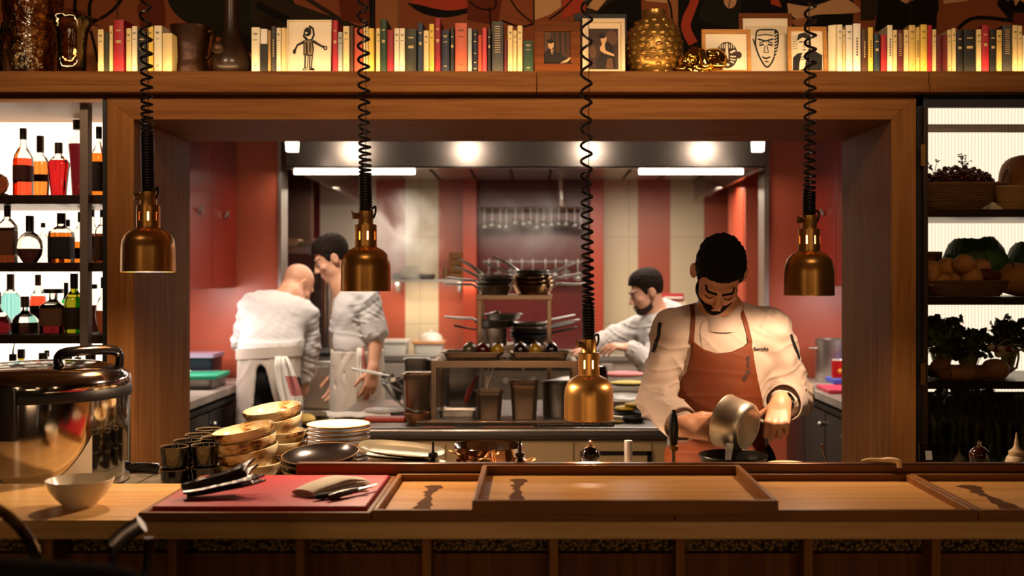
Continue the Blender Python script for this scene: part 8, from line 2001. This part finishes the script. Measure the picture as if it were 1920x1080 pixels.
for sx in (-1, 1):
    for sy in (-1, 1): MB().tube([(sx * .13, sy * .12, .62), (sx * .19, sy * .18, 0.0)], .012, 8).build('leg', CHROME, s2)
MB().tube(spline([(-.10, -.16, .66), (-.12, -.20, .85), (-.05, -.21, Z(963, 1.9) ), (.06, -.21, Z(970, 1.9)), (.12, -.20, .98), (.13, -.17, .66)], 6), .010, 8).build('back_hoop', CHROME, s2)
a_, b_ = P(214, 1022, 2.05), P(266, 982, 2.05); o_ = Vector((-.99, 2.10, 0))
MB().tube([a_ - o_, (a_ + b_) / 2 - o_ + Vector((0, 0, .004)), b_ - o_], .016, 10, flat=(.7, 1.1)).build('armrest', STEEL, s2)
MB().tube([a_ - o_, Vector((.15, -.02, .66))], .009, 8).build('arm_post', CHROME, s2)
MB().tube([P(279, 1008, 2.1) - o_, P(279, 1046, 2.1) - o_, Vector((.17, .02, .65))], .011, 8).build('arm_post', CHROME, s2)

# ---------------------------------------------------------------- brass mask sculpture on the ledge
ms = SDF(V3(SCUL.location) - (.13, .10, .02), V3(SCUL.location) + (.13, .10, .16), .0025); q = V3(SCUL.location)
ms.ell(q + (-.01, 0, .048), (.085, .05, .048), None, .02); ms.ell(q + (.045, 0, .055), (.05, .045, .05), None, .02); ms.ell(q + (-.03, 0, .075), (.035, .04, .035), None, .015); ms.ell(q + (-.055, -.045, .045), (.022, .02, .02), None, .012, 's'); ms.ell(q + (.025, -.05, .07), (.03, .02, .014), None, .01, 's'); ms.cap(q + (-.01, -.05, .08), q + (.0, -.055, .03), .012, .016, .012); ms.ell(q + (-.07, -.02, .02), (.035, .03, .018), None, .015); ms.ell(q + (.05, -.045, .03), (.025, .02, .015), None, .012); ms.cap(q + (-.075, -.03, .008), q + (.02, -.04, .006), .008, .008, .01)
ms.d += fold_noise(ms, [(60, 50, 80, 0, .6), (-90, 30, 60, 1, .5)], .003); sl, gx, gy, gz = ms.grid(); ms.d = np.maximum(ms.d, f32(SHZ + .0005) - gz + 0 * gx + 0 * gy).astype(f32)
ms.mesh('mask_body', mat('polished_brass', '#b8924a', .12, 1.0), SCUL)
# ================================================================ light
WARM = (1.0, 0.70, 0.47)
for (px, yb, lab, w, yt, pw), e in zip(LAMPS, (32, 52, 28, 24)):
    point('heat_lamp_bulb', (X(px, LD), LD, Z(yb, LD) + 0.030), e, WARM, 0.018)
# book-shelf strip light, tucked behind the lip of the ledge
for x0, x1_ in ((-2.4, -1.45), (-1.40, -.45), (-.40, .55), (.60, 1.5), (1.55, 2.4)):
    area('shelf_strip', ((x0 + x1_) / 2, 3.968, SHZ + 0.002), (x1_ - x0, 0.008), 1.0, (1.0, 0.62, 0.27), ((x0 + x1_) / 2, 4.01, SHZ + 0.10))
# dining room: warm ceiling lamps washing the wall over the pass
for x, e in ((-1.8, 5.0), (-.4, 6.2), (0.85, 6.2), (2.3, 1.4)):
    area('dining_ceiling_lamp', (x, 2.1, 3.05), (0.5, 0.4), e, (1.0, 0.69, 0.44), (x * .9, 4.0, 2.38), spread=math.radians(68))
for x, y, e in ((1.9, -1.2, 5.0), (-2.2, -1.0, 5.5), (0.1, -2.3, 3.0)):  # tall unseen lights, added to streak the brass lamp shades
    area('added_streak_light', (x, y, 1.75), (0.28, 1.5), e, (1.0, 0.66, 0.38), (x * .3, 4.0, 1.75))
area('added_low_fill', (0.0, -1.6, 0.85), (2.5, 0.3), 1.7, (1.0, 0.62, 0.34), (0.0, 2.6, 0.80), spread=math.radians(60))  # unseen low light, added to brighten the counter front
# kitchen: ceiling lamps under the hood and between the counters
for x, y, e in ((-1.0, 7.7, 24), (0.95, 7.7, 24), (0.0, 8.0, 22), (-1.05, 6.5, 8), (0.75, 6.5, 18)):
    area('hood_lamp', (x, y, 2.20), (1.0, 0.25), e, (1.0, 0.84, 0.68), (x, y + .2, 0))
for x in (-1.2, -.45, .35, 1.1):
    spot('kitchen_downlight', (x, 5.35, 2.40), (x, 6.15, 2.25), 8.0, (1.0, .86, .70), 110, .6, .05)
for x in (-1.3, 1.0):
    area('kitchen_ceiling_lamp', (x, 5.5, 2.40), (.5, .5), 14, (1.0, .85, .70), (x, 6.2, .5), spread=math.radians(95))
area('under_cupboard_lamp', (-2.0, 6.1, 1.475), (.3, .8), 14, (1.0, .80, .76), (-2.0, 6.3, .9))
area('under_cupboard_lamp', (1.95, 6.1, 1.49), (.3, .8), 10, (1.0, .80, .76), (1.95, 6.3, .9))
area('rear_shelf_lamp', (X(800, 9), 9.0, 1.505), (.9, .1), 4, (1.0, .78, .6), (X(800, 9), 9.15, .9))
w = bpy.data.worlds.new('world'); sc.world = w; w.use_nodes = True
bg = w.node_tree.nodes['Background']; bg.inputs['Color'].default_value = (1.0, 0.62, 0.36, 1); bg.inputs['Strength'].default_value = 0.02

# ================================================================ camera
cd = bpy.data.cameras.new('camera'); cam = bpy.data.objects.new('camera', cd); COL.objects.link(cam)
cam.location = (0, 0, EZ); cam.rotation_euler = (PI / 2, 0, 0)
cd.sensor_width = 36; cd.lens = F / 1920 * 36
cd.shift_x = -(CX - 960) / 1920; cd.shift_y = -(540 - CY) / 1920
cd.clip_start = 0.05; cd.clip_end = 60
cd.dof.use_dof = True; cd.dof.focus_distance = 3.45; cd.dof.aperture_fstop = 2.4
sc.camera = cam
vs_ = sc.view_settings; vs_.view_transform = 'Standard'; vs_.look = 'None'; vs_.gamma = 1.0; vs_.use_curve_mapping = False; vs_.exposure = 0.0
sc.cycles.max_bounces = 8; sc.cycles.transmission_bounces = 8; sc.cycles.transparent_max_bounces = 10; sc.cycles.glossy_bounces = 4; sc.cycles.diffuse_bounces = 3
sc.cycles.sample_clamp_indirect = 4.0; sc.cycles.caustics_refractive = False; sc.cycles.caustics_reflective = False; sc.cycles.blur_glossy = 0.5
